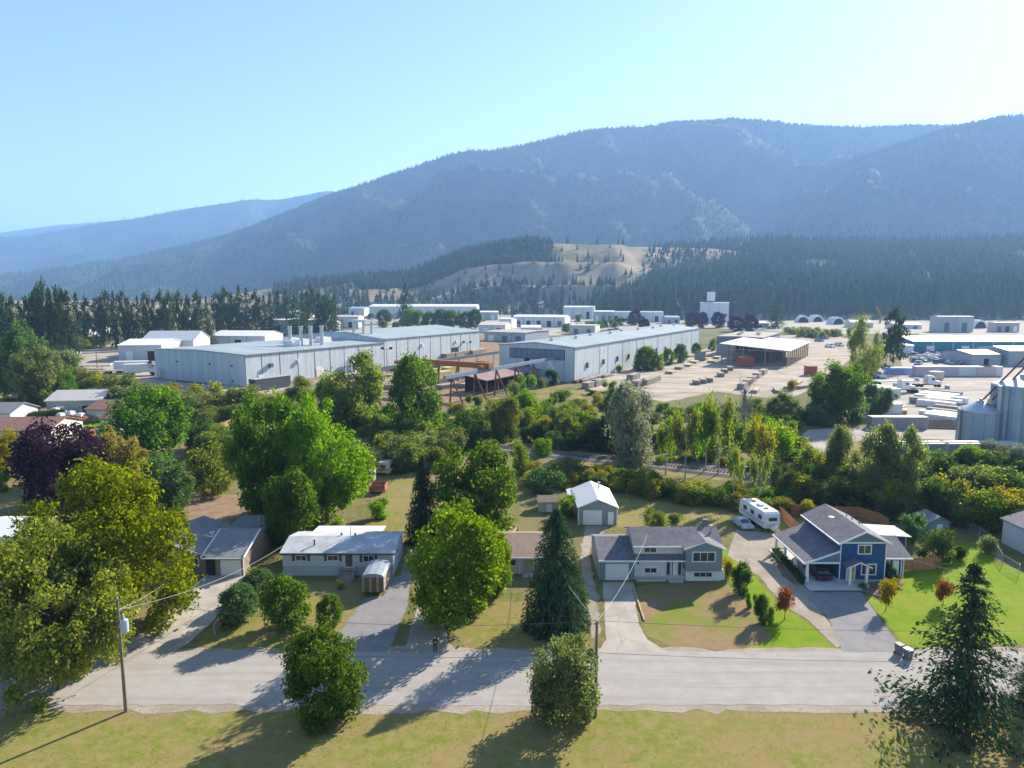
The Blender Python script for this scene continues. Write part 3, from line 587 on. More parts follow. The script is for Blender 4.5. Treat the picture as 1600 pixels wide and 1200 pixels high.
 ('deciduous_tree', 1447, 490, 432, 32, 'tree', 'maple', 'yellow topped tree within the pine forest'),
 ('deciduous_tree', 992, 508, 484, 20, 'round', 'purple', 'dark red tree beside the long white shop'),
 ('deciduous_tree', 1006, 516, 498, 18, 'round', 'purple', 'dark red tree nearer the hall roof'),
 ('deciduous_tree', 1080, 512, 488, 20, 'round', 'purple', 'dark red tree left of the white tower block'),
 ('deciduous_tree', 1097, 512, 488, 18, 'round', 'purple', 'dark red tree below the white tower block'),
 ('deciduous_tree', 1122, 512, 488, 22, 'round', 'purple', 'dark red tree right of the white tower block'),
 ('deciduous_tree', 1150, 518, 494, 26, 'round', 'purple', 'larger dark red tree behind the grey workshop'),
 ('deciduous_tree', 1172, 518, 492, 26, 'round', 'purple', 'dark red tree beside the dark fir behind the workshop'),
 ('fir_tree', 1212, 513, 466, 30, 'fir', 'pine', 'dark fir behind the open sided shed'),
 ('pine_tree', 634, 506, 440, 34, 'fir', 'pine', 'dark twin topped fir in front of the long white shop'),
 ('deciduous_tree', 600, 506, 484, 26, 'round', 'deep', 'dark round tree left of the twin topped fir'),
]
for T in TREES:
    cat = 'shrub' if 'shrub' in T[0] else 'tree'
    plant(*T[:8], cat=cat)
# bare grey tree
t = thing('bare_tree', 'bare purple grey tree between the aspens', 'tree', at(1160, 700)); hh = height(1160, 700, 606); ww = 40 / ppm(*at(1160, 700))
for me in (trunk(77, .016, .95, 34, PALEBARK, zl=.2, spread=.5, n=5, twig=True),):
    o = link('trunk', me, t); o.scale = (ww, ww, hh)
o = link('crown', leaf_mesh('crown', np.array([(math.cos(a) * r, math.sin(a) * r, z) for a, r, z in [(rnd.random() * 6.28, .42 * rnd.random() ** .5 * math.sin(min(1, u * 1.3 + .12) * 3.0), .2 + .78 * u) for u in [rnd.random() for _ in range(1500)]]]), np.random.default_rng(3).normal(size=(1500, 3)), np.full(1500, .03), .12, 3, np.tile(np.array([[0., 0., 1.]]), (1500, 1))), t); o.data.materials.append(LV['dead']); o.scale = (ww, ww, hh)
# row of garden trees in the far street
for i, (px, w, l) in enumerate([(640, 26, 'bright'), (655, 26, 'bright'), (672, 22, 'green'), (688, 28, 'green'), (704, 30, 'green'), (728, 26, 'green'), (742, 24, 'deep')]):
    plant('deciduous_tree', px, 512, 483 + (i % 3) * 2, w, 'round', l, 'rounded green tree in the row beyond the warehouse roof', group='green trees beyond the warehouse roof')

# ---- thicket shrubs along the railway and the back yards, in drifts
def drift(pts, n, wpx, hm, leaves, label, group, spread=8, protos=('wild', 'shrub', 'wild')):
    L_ = [0]
    for a, b in zip(pts, pts[1:]): L_.append(L_[-1] + math.hypot(b[0] - a[0], b[1] - a[1]))
    for i in range(n):
        s = (i + rnd.random() * .7) / n * L_[-1]; k = max(j for j in range(len(pts) - 1) if L_[j] <= s); f = (s - L_[k]) / (L_[k + 1] - L_[k])
        px = pts[k][0] + (pts[k + 1][0] - pts[k][0]) * f + rnd.gauss(0, 4); py = pts[k][1] + (pts[k + 1][1] - pts[k][1]) * f + rnd.uniform(-spread, spread)
        x, y = at(px, py); h = rnd.uniform(*hm)
        plant('thicket_shrub' if 'thicket' in group else 'scrub_bush', 0, 0, 0, 0, rnd.choice(protos), rnd.choice(leaves), label, 'shrub', group, pos=(x, y), hm=h, wm=rnd.uniform(*wpx))
drift([(825, 752), (900, 752), (980, 764), (1060, 778), (1140, 788), (1230, 796)], 50, (3.5, 6.5), (2.0, 3.9), ['scrub', 'autumn', 'green', 'scrub', 'autumn'], 'golden green thicket shrub between the railway and the back yards', 'thicket behind the split level house', 8)
drift([(1225, 775), (1290, 780), (1420, 806), (1600, 830)], 35, (5.0, 9.2), (3.9, 7.2), ['scrub', 'deep', 'autumn', 'sage', 'bright'], 'mixed thicket shrub behind the cedar fence and the garden sheds', 'thicket behind the blue house', 8)
drift([(1440, 775), (1520, 785), (1620, 800)], 24, (5.5, 9.2), (3.9, 7.2), ['sage', 'scrub', 'deep'], 'sage thicket shrub beside the railway below the silos', 'thicket below the silos', 9)
drift([(1430, 745), (1520, 750), (1620, 752)], 16, (5.5, 9.2), (3.3, 6.0), ['deep', 'sage', 'green'], 'dark thicket shrub behind the railway at the silo foot', 'thicket at the silo foot', 5)
drift([(580, 730), (640, 728), (700, 725)], 19, (5.5, 9.2), (4.4, 7.2), ['sage', 'scrub', 'sage'], 'grey thicket shrub behind the parked campers', 'thicket behind the campers', 10)
drift([(580, 700), (640, 705), (720, 712)], 16, (5.5, 9.2), (4.4, 7.2), ['deep', 'scrub', 'green'], 'olive thicket shrub at the edge of the railway cutting', 'thicket above the campers', 6)
drift([(690, 684), (780, 686), (900, 700), (1000, 714)], 20, (4, 7), (2.5, 5), ['deep', 'scrub', 'deep', 'green'], 'dark scrub bush along the far side of the rails', 'scrub along the far side of the rails', 6)
drift([(1010, 718), (1120, 728), (1230, 738)], 12, (3, 5), (1.2, 2.6), ['scrub', 'bright', 'autumn'], 'low scrub bush under the aspens', 'scrub under the aspens', 7)
drift([(960, 655), (1080, 645), (1180, 655), (1260, 658)], 24, (5, 9), (2.2, 5), ['scrub', 'green', 'bright', 'sage'], 'bushy scrub on the bank below the gravel yard', 'scrub on the yard bank', 13)
drift([(1180, 690), (1230, 700), (1240, 730), (1290, 760)], 16, (4.4, 8.0), (3.3, 6.6), ['bright', 'scrub', 'autumn'], 'yellow green scrub beside the yard entrance', 'scrub beside the yard entrance', 6)
drift([(80, 600), (140, 618), (210, 635), (300, 650), (400, 640)], 54, (7.7, 13.8), (4.4, 9.0), ['sage', 'scrub', 'sage', 'autumn'], 'grey brown thicket shrub above the left neighbourhood', 'thicket above the left neighbourhood', 9)
drift([(20, 590), (60, 578), (110, 582)], 12, (8.8, 13.8), (6.6, 10.8), ['sage', 'blue', 'scrub'], 'pale cottonwood scrub beside the gravel yard', 'cottonwood scrub left of the gravel yard', 9)
drift([(310, 700), (360, 715), (400, 720)], 16, (5.5, 9.2), (4.4, 7.2), ['scrub', 'deep', 'sage'], 'tangled shrub around the pool yard', 'tangled shrubs around the pool yard', 12)
drift([(1265, 665), (1300, 662)], 8, (5.5, 9.2), (3.3, 6.0), ['deep', 'sage'], 'dark bush under the broad tree by the truck yard', 'bushes by the truck yard', 5)
drift([(100, 545), (125, 548), (150, 545)], 8, (8.8, 14.9), (6.6, 10.8), ['scrub', 'sage'], 'olive bush behind the row of parked cars', 'bushes behind the row of parked cars', 2)
drift([(1230, 523), (1320, 528)], 14, (7.7, 13.8), (4.4, 8.4), ['scrub', 'sage', 'autumn'], 'tan scrub behind the open sided shed', 'scrub behind the open sided shed', 3)
drift([(890, 520), (910, 518), (985, 505)], 12, (9.9, 14.9), (6.6, 9.6), ['green', 'deep'], 'clipped green hedge bush beside the parked cars', 'hedge by the far car park', 1)
drift([(500, 668), (600, 680), (700, 680), (760, 676)], 18, (6, 10), (4, 7.5), ['green', 'bright', 'scrub', 'green'], 'leafy green thicket shrub between the rails and the crane', 'thicket between the rails and the crane', 9)
drift([(770, 665), (860, 670), (950, 688), (1020, 700), (1110, 712)], 26, (5.5, 9), (3.5, 7), ['green', 'scrub', 'bright', 'scrub', 'deep'], 'leafy thicket shrub on the far bank of the railway', 'thicket on the far bank of the railway', 12)
drift([(1100, 690), (1180, 688), (1240, 684)], 12, (5, 8), (3.5, 6.5), ['bright', 'scrub', 'green'], 'bright thicket shrub among the aspens', 'thicket among the aspens', 14)
drift([(300, 660), (380, 660), (470, 650)], 14, (7, 11), (4, 7), ['green', 'scrub', 'sage'], 'green thicket shrub between the pool yard and the warehouse', 'thicket between pool yard and warehouse', 9)
drift([(1240, 745), (1300, 750), (1440, 765)], 12, (5, 8), (3, 5), ['scrub', 'bright', 'sage'], 'light thicket shrub around the grey olive trees', 'thicket around the grey olive trees', 8)
drift([(950, 615), (800, 655), (700, 655)], 19, (3.3, 6.9), (1.7, 4.2), ['scrub', 'autumn', 'green'], 'low weedy bush in the dry field', 'weedy bushes of the dry field', 14)

# ---- pines and firs in the middle distance
def pines(pxs, base, tops, wpx, label, group, protos=('pine', 'pine2', 'fir', 'pine2')):
    for px in pxs:
        b = base + rnd.uniform(-4, 4); tp = tops(px) + rnd.uniform(-7, 9)
        plant('pine_tree', px, b, tp, rnd.uniform(*wpx), rnd.choice(protos), 'pine', label, group=group)
pines([-60, -35, -14, 2, 14, 26, 36, 46, 56, 66, 74, 84, 94, 103, 112], 560, lambda x: 446 if x > 60 else 460, (30, 44), 'tall dark pine left of the gravel yard', 'tall pines at the left edge', ('pine', 'pine2', 'fir2'))
pines([124, 138, 158, 170, 182, 194, 206, 219, 232, 243, 256, 268, 282, 296, 312, 326], 541, lambda x: 462 - (x - 120) * .02, (24, 36), 'tall pine in the row behind the white roofed barn', 'pines behind the white roofed barn')
pines([342, 352, 365, 376, 388, 402, 414, 424, 436, 448, 462, 475, 488, 500, 512, 524], 524, lambda x: 450 + (x - 340) * .03, (24, 36), 'dark conifer in the row behind the long warehouse', 'conifers behind the long warehouse', ('pine', 'fir', 'fir2', 'pine2'))
pines([560, 568, 718, 724, 776, 782, 818, 828, 838, 868, 878, 890], 490, lambda x: 452 - 6 * (x % 3 == 0), (14, 26), 'dark conifer among the far workshops', 'conifers among the far workshops', ('fir', 'fir2', 'pine2'))

# front rows of the pine forest as single trees, the mass behind as one object
g = np.random.default_rng(99)
U = []; 
for i in range(170):
    px = 935 + (1660 - 935) * (i + rnd.random()) / 170; row = i % 3; tt = np.array([.012 + .05 * row + .03 * rnd.random()]); u = np.array([(px + 700) / 3000.])
    x, y, z = hill_bench(u, tt)[0]; h = rnd.uniform(30, 46)
    t = plant('pine_tree', 0, 0, 0, 0, rnd.choice(('fir', 'fir2', 'fir', 'pine2')), 'pine', 'dark conifer in the front rows of the pine forest', 'tree', 'front rows of the pine forest', pos=(x, y), hm=h, wm=h * rnd.uniform(.26, .36)); t.location.z = z - .5
def cone_forest(name, P, Hh, Wd, mat, label, tiers=3, sides=6, seed=0):
    """merged mass of small conifers at points P"""
    gg = np.random.default_rng(seed); n = len(P); V = []; Fc = []; k = 0
    for q in range(tiers):
        z0 = .08 + .80 * q / tiers; z1 = min(1.0, z0 + 1.15 / tiers + .1) if q < tiers - 1 else 1.0; r = .5 * (1 - q / tiers) ** .9
        ang = np.arange(sides) / sides * 6.283
        rr = r * gg.uniform(.65, 1.25, (n, sides)); rot = gg.random((n, 1)) * 6.28
        ring = np.stack([np.cos(ang + rot) * rr * Wd[:, None], np.sin(ang + rot) * rr * Wd[:, None], (z0 + gg.uniform(-.05, .03, (n, sides))) * Hh[:, None]], -1) + P[:, None, :]
        apex = np.stack([gg.normal(size=n) * .03 * Wd, gg.normal(size=n) * .03 * Wd, z1 * Hh], -1) + P
        V.append(np.concatenate([ring, apex[:, None, :]], 1).reshape(-1, 3))
        base = k + np.arange(n)[:, None] * (sides + 1); i = np.arange(sides)
        Fc.append(np.stack([base + i, base + (i + 1) % sides, np.broadcast_to(base + sides, (n, sides))], -1).reshape(-1, 3)); k += n * (sides + 1)
    o = link(name, np_mesh(name, np.concatenate(V), np.concatenate(Fc), mat)); return tag(o, label, 'forest', kind='stuff')
FARN = LEAF('needle_far', (.018, .050, .018), (.074, .104, .038), .08, (1.2, 1.2, .7))
FARM = LEAF('needle_mountain', (.018, .040, .020), (.064, .086, .042), .05, (1.2, 1.2, .7))
def scatter(samp, n, px0, px1, t0, t1, seed, keep=None):
    gg = np.random.default_rng(seed); px = gg.uniform(px0, px1, n); tt = gg.uniform(t0, t1, n)
    if keep is not None:
        k = np.array([keep(a, b) for a, b in zip(px, tt)]); px = px[k]; tt = tt[k]
    return samp((px + 700) / 3000., tt), gg
P, gg = scatter(hill_bench, 3600, 925, 1900, .08, .45, 1)
cone_forest('pine_forest', P, gg.uniform(24, 48, len(P)), gg.uniform(8, 14, len(P)), FARN, 'dense dark pine forest rising behind the industrial yards', 6, 8)
P, gg = scatter(hill_bench, 8500, 985, 1950, .42, 1.0, 2, lambda a, b: mnoise.noise((a / 60., b * 6, 0)) > -.36)
cone_forest('bench_forest', P, gg.uniform(16, 32, len(P)), gg.uniform(7, 12, len(P)), FARN, 'scattered conifers on the bench above the pine forest', 4, 7)
def pit_keep(a, b):
    if 835 < a < 1010 and b > .25: return rnd.random() < .07
    if a < 860 and b > .58: return True
    if 560 < a < 835 and .3 < b < .58: return rnd.random() < .12
    return rnd.random() < .55
P, gg = scatter(hill_pit, 3800, 430, 1100, .0, 1.0, 3, pit_keep)
P2, _g = scatter(hill_pit, 1500, 560, 862, .55, 1.0, 13); P = np.concatenate([P, P2])
cone_forest('pit_hill_trees', P, gg.uniform(12, 26, len(P)), gg.uniform(6, 11, len(P)), FARN, 'conifers scattered over the gravel pit hill', 4, 7)
P, gg = scatter(mt_main, 17000, -150, 1900, .02, 1.0, 4)
P2, _g = scatter(mt_main, 5000, 200, 1900, .955, 1.0, 14); P = np.concatenate([P, P2])
cone_forest('mountain_trees', P, gg.uniform(12, 27, len(P)), gg.uniform(9, 16, len(P)), FARM, 'conifer forest covering the main mountain', 2, 5)
P, gg = scatter(mt_spur, 7000, 1020, 1900, .02, 1.0, 5); P2, _g = scatter(mt_spur, 2200, 1200, 1900, .95, 1.0, 15); P = np.concatenate([P, P2])
cone_forest('spur_trees', P, gg.uniform(11, 24, len(P)), gg.uniform(8, 15, len(P)), FARM, 'conifer forest covering the right mountain spur', 2, 5)
P, gg = scatter(mt_left, 4500, -150, 760, .2, 1.0, 6)
cone_forest('distant_ridge_trees', P, gg.uniform(18, 38, len(P)), gg.uniform(12, 20, len(P)), FARM, 'conifer forest on the distant ridge', 2, 5)
# valley trees between the town and the mountain foot, left
P = []; 
for _ in range(900):
    px = rnd.uniform(-80, 700); py = rnd.uniform(464, 476) ; x, y = at(px, py); P.append((x, y, 0))
P = np.array(P); cone_forest('valley_trees', P, np.random.default_rng(8).uniform(8, 20, len(P)), np.random.default_rng(9).uniform(9, 18, len(P)), LEAF('leaf_valley', (.05, .07, .03), (.13, .13, .06), .2), 'belt of pale trees across the valley floor', 3, 6)

# ---- grass blades standing on the lawns
def inside(poly, X, Y):
    r = np.zeros(len(X), bool); n = len(poly); j = n - 1
    for i in range(n):
        xi, yi = poly[i]; xj, yj = poly[j]
        if yi != yj: r ^= ((yi > Y) != (yj > Y)) & (X < (xj - xi) * (Y - yi) / (yj - yi) + xi)
        j = i
    return r
def blades(name, areas, dens, lo, hi, mat, label, seed):
    gg = np.random.default_rng(seed); P_ = []
    for poly in areas:
        xs_ = [p[0] for p in poly]; ys_ = [p[1] for p in poly]; x0, x1, y0, y1 = max(-62, min(xs_)), min(75, max(xs_)), min(ys_), min(112, max(ys_))
        if x1 <= x0 or y1 <= y0: continue
        n = int((x1 - x0) * (y1 - y0) * dens); X = gg.uniform(x0, x1, n); Y = gg.uniform(y0, y1, n); k = inside(poly, X, Y)
        k &= np.array([mnoise.noise((a * .35, b * .35, 2.)) + .5 * mnoise.noise((a * 1.7, b * 1.7, 5.)) for a, b in zip(X, Y)]) > -.15
        P_.append(np.stack([X[k], Y[k], np.zeros(k.sum())], 1))
    P_ = np.concatenate(P_); n = len(P_); hh = gg.uniform(lo, hi, n); a = gg.random(n) * 6.283; w = hh * .55; lean = gg.normal(size=(n, 2)) * .35
    u_ = np.stack([np.cos(a), np.sin(a), np.zeros(n)], 1) * w[:, None]; tip = P_ + np.stack([lean[:, 0] * hh, lean[:, 1] * hh, hh], 1)
    V_ = np.stack([P_ - u_, P_ + u_, tip], 1).reshape(-1, 3)
    tag(link(name, np_mesh(name, V_, np.arange(n * 3).reshape(n, 3), mat)), label, 'grass', kind='stuff')
blades('lawn_grass_blades', [p for n_, p in LAWN_AREAS if n_ == 'lawn_grass'], 34, .03, .075, LEAF('blade_green', (.15, .25, .008), (.23, .32, .015), .6, (1.3, 1.3, .6)), 'short green grass of the bright lawns', 21)
blades('patchy_grass_blades', [p for n_, p in LAWN_AREAS if n_ == 'patchy_lawn'], 26, .035, .10, LEAF('blade_mixed', (.16, .21, .02), (.31, .27, .08), .6, (1.3, 1.3, .6)), 'patchy green and straw grass of the verges and yards', 22)
blades('dry_grass_blades', [p for n_, p in LAWN_AREAS if n_ == 'dry_lawn'], 22, .03, .08, LEAF('blade_dry', (.22, .20, .06), (.36, .28, .13), .6, (1.25, 1.2, .7)), 'thin dry grass on the brown front lawn', 23)

# ------------------------------------------------------------------ building helpers
SHIN_GREY = M('grey_shingle', (.21, .21, .22), (.27, .27, .285), sc=1.3, rough=.9, bump=.5, bsc=9, wave=('Z', 9, .25), c3=(.24, .24, .25), sc3=.4)
SHIN_DARK = M('charcoal_shingle', (.125, .12, .14), (.18, .172, .195), sc=2.4, rough=.9, bump=.5, bsc=9, wave=('Z', 9, .25), c3=(.215, .205, .225), sc3=.6)
SHIN_BROWN = M('brown_shingle', (.28, .19, .14), (.35, .25, .19), sc=1.8, rough=.9, bump=.5, bsc=9)
SHIN_RED = M('red_brown_shingle', (.20, .10, .08), (.27, .145, .12), sc=1.2, rough=.9, bump=.4, bsc=6)
SHIN_PALE = M('pale_roof', (.46, .43, .41), (.52, .49, .47), sc=1.0, rough=.8)
def siding(name, c, c2, sc=7): return M(name, c, c2, sc=1.2, rough=.7, wave=('Z', sc, .35, 'SAW'))
def gable_y(par, x0, x1, y0, y1, ze, zr, mat, th=.14, name='roof', ov=.35, ovy=.4):
    """two slopes falling to x0 and x1, ridge along y"""
    xm = (x0 + x1) / 2; k = (zr - ze) / ((x1 - x0) / 2); a = x0 - ov; b = x1 + ov; za = ze - k * ov
    p = [(a, za), (xm, zr), (b, za), (b, za - th), (xm, zr - th), (a, za - th)]
    return MB().prism([(u, v + th) for u, v in p], 'y', y0 - ovy, y1 + ovy).build(name, mat, par)
def gable_x(par, x0, x1, y0, y1, ze, zr, mat, th=.14, name='roof', ov=.4, ovx=.35, yr=None):
    ym = (y0 + y1) / 2 if yr is None else yr; k = (zr - ze) / (ym - y0); a = y0 - ov; b = y1 + ov; za = ze - k * ov; zb = ze - (zr - ze) / (y1 - ym) * ov
    p = [(a, za), (ym, zr), (b, zb), (b, zb - th), (ym, zr - th), (a, za - th)]
    return MB().prism([(u, v + th) for u, v in p], 'x', x0 - ovx, x1 + ovx).build(name, mat, par)
def window(par, x0, x1, z0, z1, y, sashes=2, frame=None, t=.09, side=None, depth=.07):
    """window on a front wall (plane y) or, with side=+1/-1, on a wall at x=y facing +x/-x where x0,x1 run along y"""
    f = MB().ring(x0, x1, z0, z1, t, -depth, .0); w = (x1 - x0 - 2 * t)
    for k in range(1, sashes): f.box(x0 + t + w * k / sashes - .03, x0 + t + w * k / sashes + .03, -depth + .01, -.004, z0 + t, z1 - t)
    fr = f.build('window', frame or TRIM, par)
    for k in range(sashes):
        a = x0 + t + w * k / sashes + (.03 if k else 0); b = x0 + t + w * (k + 1) / sashes - (.03 if k < sashes - 1 else 0)
        MB().box(a, b, -.035, -.012, z0 + t, z1 - t).build('pane', GLASS, fr)
    if side is None: fr.location = (0, y, 0)
    else:
        fr.location = (y, 0, 0); fr.rotation_euler = (0, 0, math.pi / 2 * side)
    return fr
def gable_wall(par, x0, x1, y0, y1, ze, zr, mat, name='wall', z0=0):
    xm = (x0 + x1) / 2
    return MB().prism([(x0, z0), (x1, z0), (x1, ze), (xm, zr), (x0, ze)], 'y', y0, y1).build(name, mat, par)
def gable_wall_x(par, x0, x1, y0, y1, ze, zr, mat, name='wall', z0=0, yr=None):
    ym = (y0 + y1) / 2 if yr is None else yr
    return MB().prism([(y0, z0), (y1, z0), (y1, ze), (ym, zr), (y0, ze)], 'x', x0, x1).build(name, mat, par)
def gutter(par, x0, x1, y, z): return MB().box(x0, x1, y - .07, y + .05, z - .12, z + .02).build('gutter', TRIM, par)

# ------------------------------------------------------------------ house with brown siding and garage
h = thing('house', 'brown siding bungalow with a white garage door beside the concrete driveway', 'house', (0, 0, 0))
BRN = siding('brown_siding', (.20, .16, .13), (.24, .195, .16))
gable_wall(h, -50.5, -40.6, 86.7, 97, 2.65, 4.35, BRN); gable_y(h, -50.5, -40.6, 86.7, 97, 2.72, 4.42, SHIN_GREY, ovy=.5)
gable_wall_x(h, -40.55, -35.6, 86.5, 98, 2.55, 4.15, M('brown_garage_siding', (.25, .19, .14), (.29, .225, .17), sc=2, rough=.8), 'garage_wall', yr=92.2)
gable_x(h, -40.6, -35.6, 86.5, 98, 2.62, 4.25, SHIN_GREY, name='garage_roof', yr=92.2, ovx=.3)
gutter(h, -40.9, -35.25, 86.02, 2.58)
MB().slab([(-40.95, 86.0, 2.80), (-40.80, 86.0, 2.80), (-40.80, 92.2, 4.43), (-40.95, 92.2, 4.43)], .2).build('verge_board', TRIM, h)
MB().slab([(-35.35, 86.0, 2.80), (-35.20, 86.0, 2.80), (-35.20, 92.2, 4.43), (-35.35, 92.2, 4.43)], .2).build('verge_board', TRIM, h)
gd = box('garage_door', TRIM, h, -38.55, -35.85, 86.42, 86.5, .02, 2.15)
for k in range(4): box('door_panel', WHITE, gd, -38.5, -35.9, 86.39, 86.42, .06 + k * .52, .54 + k * .52)
box('entry_shade_panel', DARK, h, -40.5, -39.3, 86.44, 86.5, 0, 2.3)  # flat dark panel, paints the shade of the set-back entry
window(h, -42.9, -41.5, 1.35, 2.35, 86.7)
box('downpipe', TRIM, h, -35.58, -35.48, 86.35, 86.45, 0, 2.5)
box('rear_roof', SHIN_GREY, h, -42, -36.5, 98.1, 103, 2.6, 2.8); box('rear_wall', BRN, h, -41.7, -36.8, 98.12, 102.7, 0, 2.6)
MB().lathe([(.14, 2.9), (.14, 4.2), (.2, 4.2), (.2, 4.35)], 10, (-43.2, 90)).build('roof_vent', STEEL, h)
MB().tube((-36.6, 95.5, 3.5), (-36.6, 95.5, 5.3), .05).build('antenna_mast', STEEL, h)
low = thing('retaining_kerb', 'low concrete kerb along the left side of the concrete driveway', 'kerb')
p0 = at(326, 898); p1 = at(233, 983); MB().path([(p0[0], p0[1], .1), ((p0[0] + p1[0]) / 2, (p0[1] + p1[1]) / 2, .1), (p1[0], p1[1], .1)], .16, 4).build('kerb', CONCRETE, low)
hg = thing('hedge_wall', 'grey board retaining wall below the ball shrubs', 'wall', at(338, 988))
for k in range(4): box('plank', GREYWOOD, hg, -.2 + k * .02, .0 + k * .02, -.4, 3.6, k * .3 + .01, k * .3 + .29)

# ------------------------------------------------------------------ white mobile home
h = thing('mobile_home', 'long white mobile home with shuttered windows and shade tinted skirting', 'house')
WS = siding('white_siding', (.70, .71, .72), (.64, .655, .67), 5); SK = siding('shade_tinted_skirting', (.52, .58, .63), (.47, .54, .60), 4)  # skirting colour has the blue of its shade mixed in
X0, X1, Y0, Y1 = -30.3, -15.7, 86.4, 94.2
gable_wall_x(h, X0, X1, Y0, Y1, 3.1, 3.85, WS, z0=1.35); box('skirting', SK, h, X0 + .03, X1 - .03, Y0 + .03, Y1 - .03, 0, 1.349)
gable_x(h, X0, X1, Y0, Y1, 3.16, 3.95, M('pale_grey_shingle', (.45, .47, .50), (.52, .54, .57), sc=1.5, rough=.85, bump=.4, bsc=9, wave=('Z', 9, .25), c3=(.31, .32, .34), sc3=.5), ov=.3, ovx=.3); box('fascia', M('brown_trim', (.12, .08, .06), rough=.6), h, X0 - .3, X1 + .3, Y0 - .36, Y0 - .31, 2.98, 3.16)
for a, b, z0, z1 in ((-28.6, -27.1, 2.05, 2.85), (-24.4, -22.9, 2.05, 2.85), (-19.7, -18.2, 1.9, 2.85)):
    window(h, a, b, z0, z1, Y0, 2)
    for s in (a - .42, b + .06): box('shutter', M('shutter_teal', (.07, .11, .12), rough=.6), h, s, s + .36, Y0 - .05, Y0, z0, z1)
d = box('door', M('brown_door', (.16, .11, .08), rough=.5), h, -22.0, -21.05, Y0 - .06, Y0, 1.2, 3.02); MB().ring(-22.12, -20.93, 1.18, 3.1, .1, Y0 - .09, Y0).build('door_frame', TRIM, d)
st = box('porch_landing', GREYWOOD, h, -22.6, -20.5, Y0 - 1.0, Y0 - .01, 1.05, 1.18)
for k in range(5): box('step', GREYWOOD, h, -22.5, -20.6, Y0 - 1.0 - (k + 1) * .32, Y0 - 1.0 - k * .32, .0, .95 - k * .19)
for x in (-22.55, -20.55): MB().path([(x, Y0 - 2.6, .1), (x, Y0 - 2.6, 1.0), (x, Y0 - 1.0, 2.0), (x, Y0 - .1, 2.0)], .03, 5).build('railing', GREYWOOD, h)
for x, y in ((-26.5, 88), (-23.5, 90.6), (-21.6, 90.5)): MB().lathe([(.12, 3.3), (.12, 4.25), (.16, 4.25), (.16, 4.35)], 8, (x, y)).build('roof_vent', M('vent_dark', (.1, .1, .1), rough=.7), h)
MB().tube((-22.2, 90.4, 3.8), (-22.2, 90.4, 5.6), .05).build('antenna_mast', STEEL, h)
MB().slab([(-28.8, 94.7, 3.0), (-18.8, 94.7, 3.0), (-18.8, 98.2, 2.75), (-28.8, 98.2, 2.75)], .1).build('patio_roof', WHITE, h)
for x in (-28.5, -23.8, -19.1): box('patio_post', TRIM, h, x - .06, x + .06, 98.0, 98.12, 0, 2.68)
window(h, 88.5, 90.0, 1.9, 2.8, X1, 2, side=1)

tr = thing('wooden_trailer', 'brown plank box trailer with a grey curved top beside the front steps', 'trailer', at(583, 931), 0)
for sx in (-1.35, 1.27):
    for k in range(6): box('plank', WOOD if k % 2 else GREYWOOD, tr, sx, sx + .08, 0.05, 4.4, .55 + k * .31, .85 + k * .31)
for k in range(9): box('plank', M('shaded_plank', (.13, .09, .065), (.19, .135, .10), sc=2, rough=.85) if k % 3 else WOOD, tr, -1.34 + k * .3, -1.06 + k * .3, -.06, .03, .5, 2.4)  # most front boards coloured darker for the tree's shade
MB().prism([(-1.45, 2.42), (1.45, 2.42), (1.2, 2.72), (.5, 2.9), (-.5, 2.9), (-1.2, 2.72)], 'y', -.12, 4.5).build('tarpaulin', M('grey_tarp', (.22, .27, .32), (.29, .34, .40), sc=2, rough=.5), tr)
box('floor', GREYWOOD, tr, -1.25, 1.25, .05, 4.4, .45, .55)
for sx in (-1.2, 1.2): MB().lathe([(.38, -.1), (.38, .1)], 14).build('wheel', RUBBER, tr).matrix_local = __import__('mathutils').Matrix.Translation((sx, 2.2, .38)) @ __import__('mathutils').Matrix.Rotation(math.pi / 2, 4, 'Y')

# ------------------------------------------------------------------ bungalow half hidden by the spruce
h = thing('bungalow', 'low bungalow with a brown shingle roof between the bright tree and the spruce', 'house')
CR = siding('cream_siding', (.55, .52, .47), (.50, .47, .42)); gable_wall_x(h, -4.5, 6.8, 87.0, 95.5, 2.6, 3.9, CR); gable_x(h, -4.5, 6.8, 87.0, 95.5, 2.68, 4.05, SHIN_BROWN, ov=.7)
box('fascia', TRIM, h, -4.9, 7.2, 86.22, 86.28, 2.38, 2.6); window(h, -1.2, .6, 1.1, 2.2, 87.0, 2); window(h, 3.6, 5.6, 1.0, 2.2, 87.0, 3)
box('door', M('tan_door', (.36, .28, .2), rough=.6), h, 1.6, 2.6, 86.93, 87.0, .2, 2.25); box('step', CONCRETE, h, 1.4, 2.8, 85.9, 86.9, 0, .2)
box('downpipe', TRIM, h, 1.0, 1.1, 86.88, 86.98, 0, 2.5)

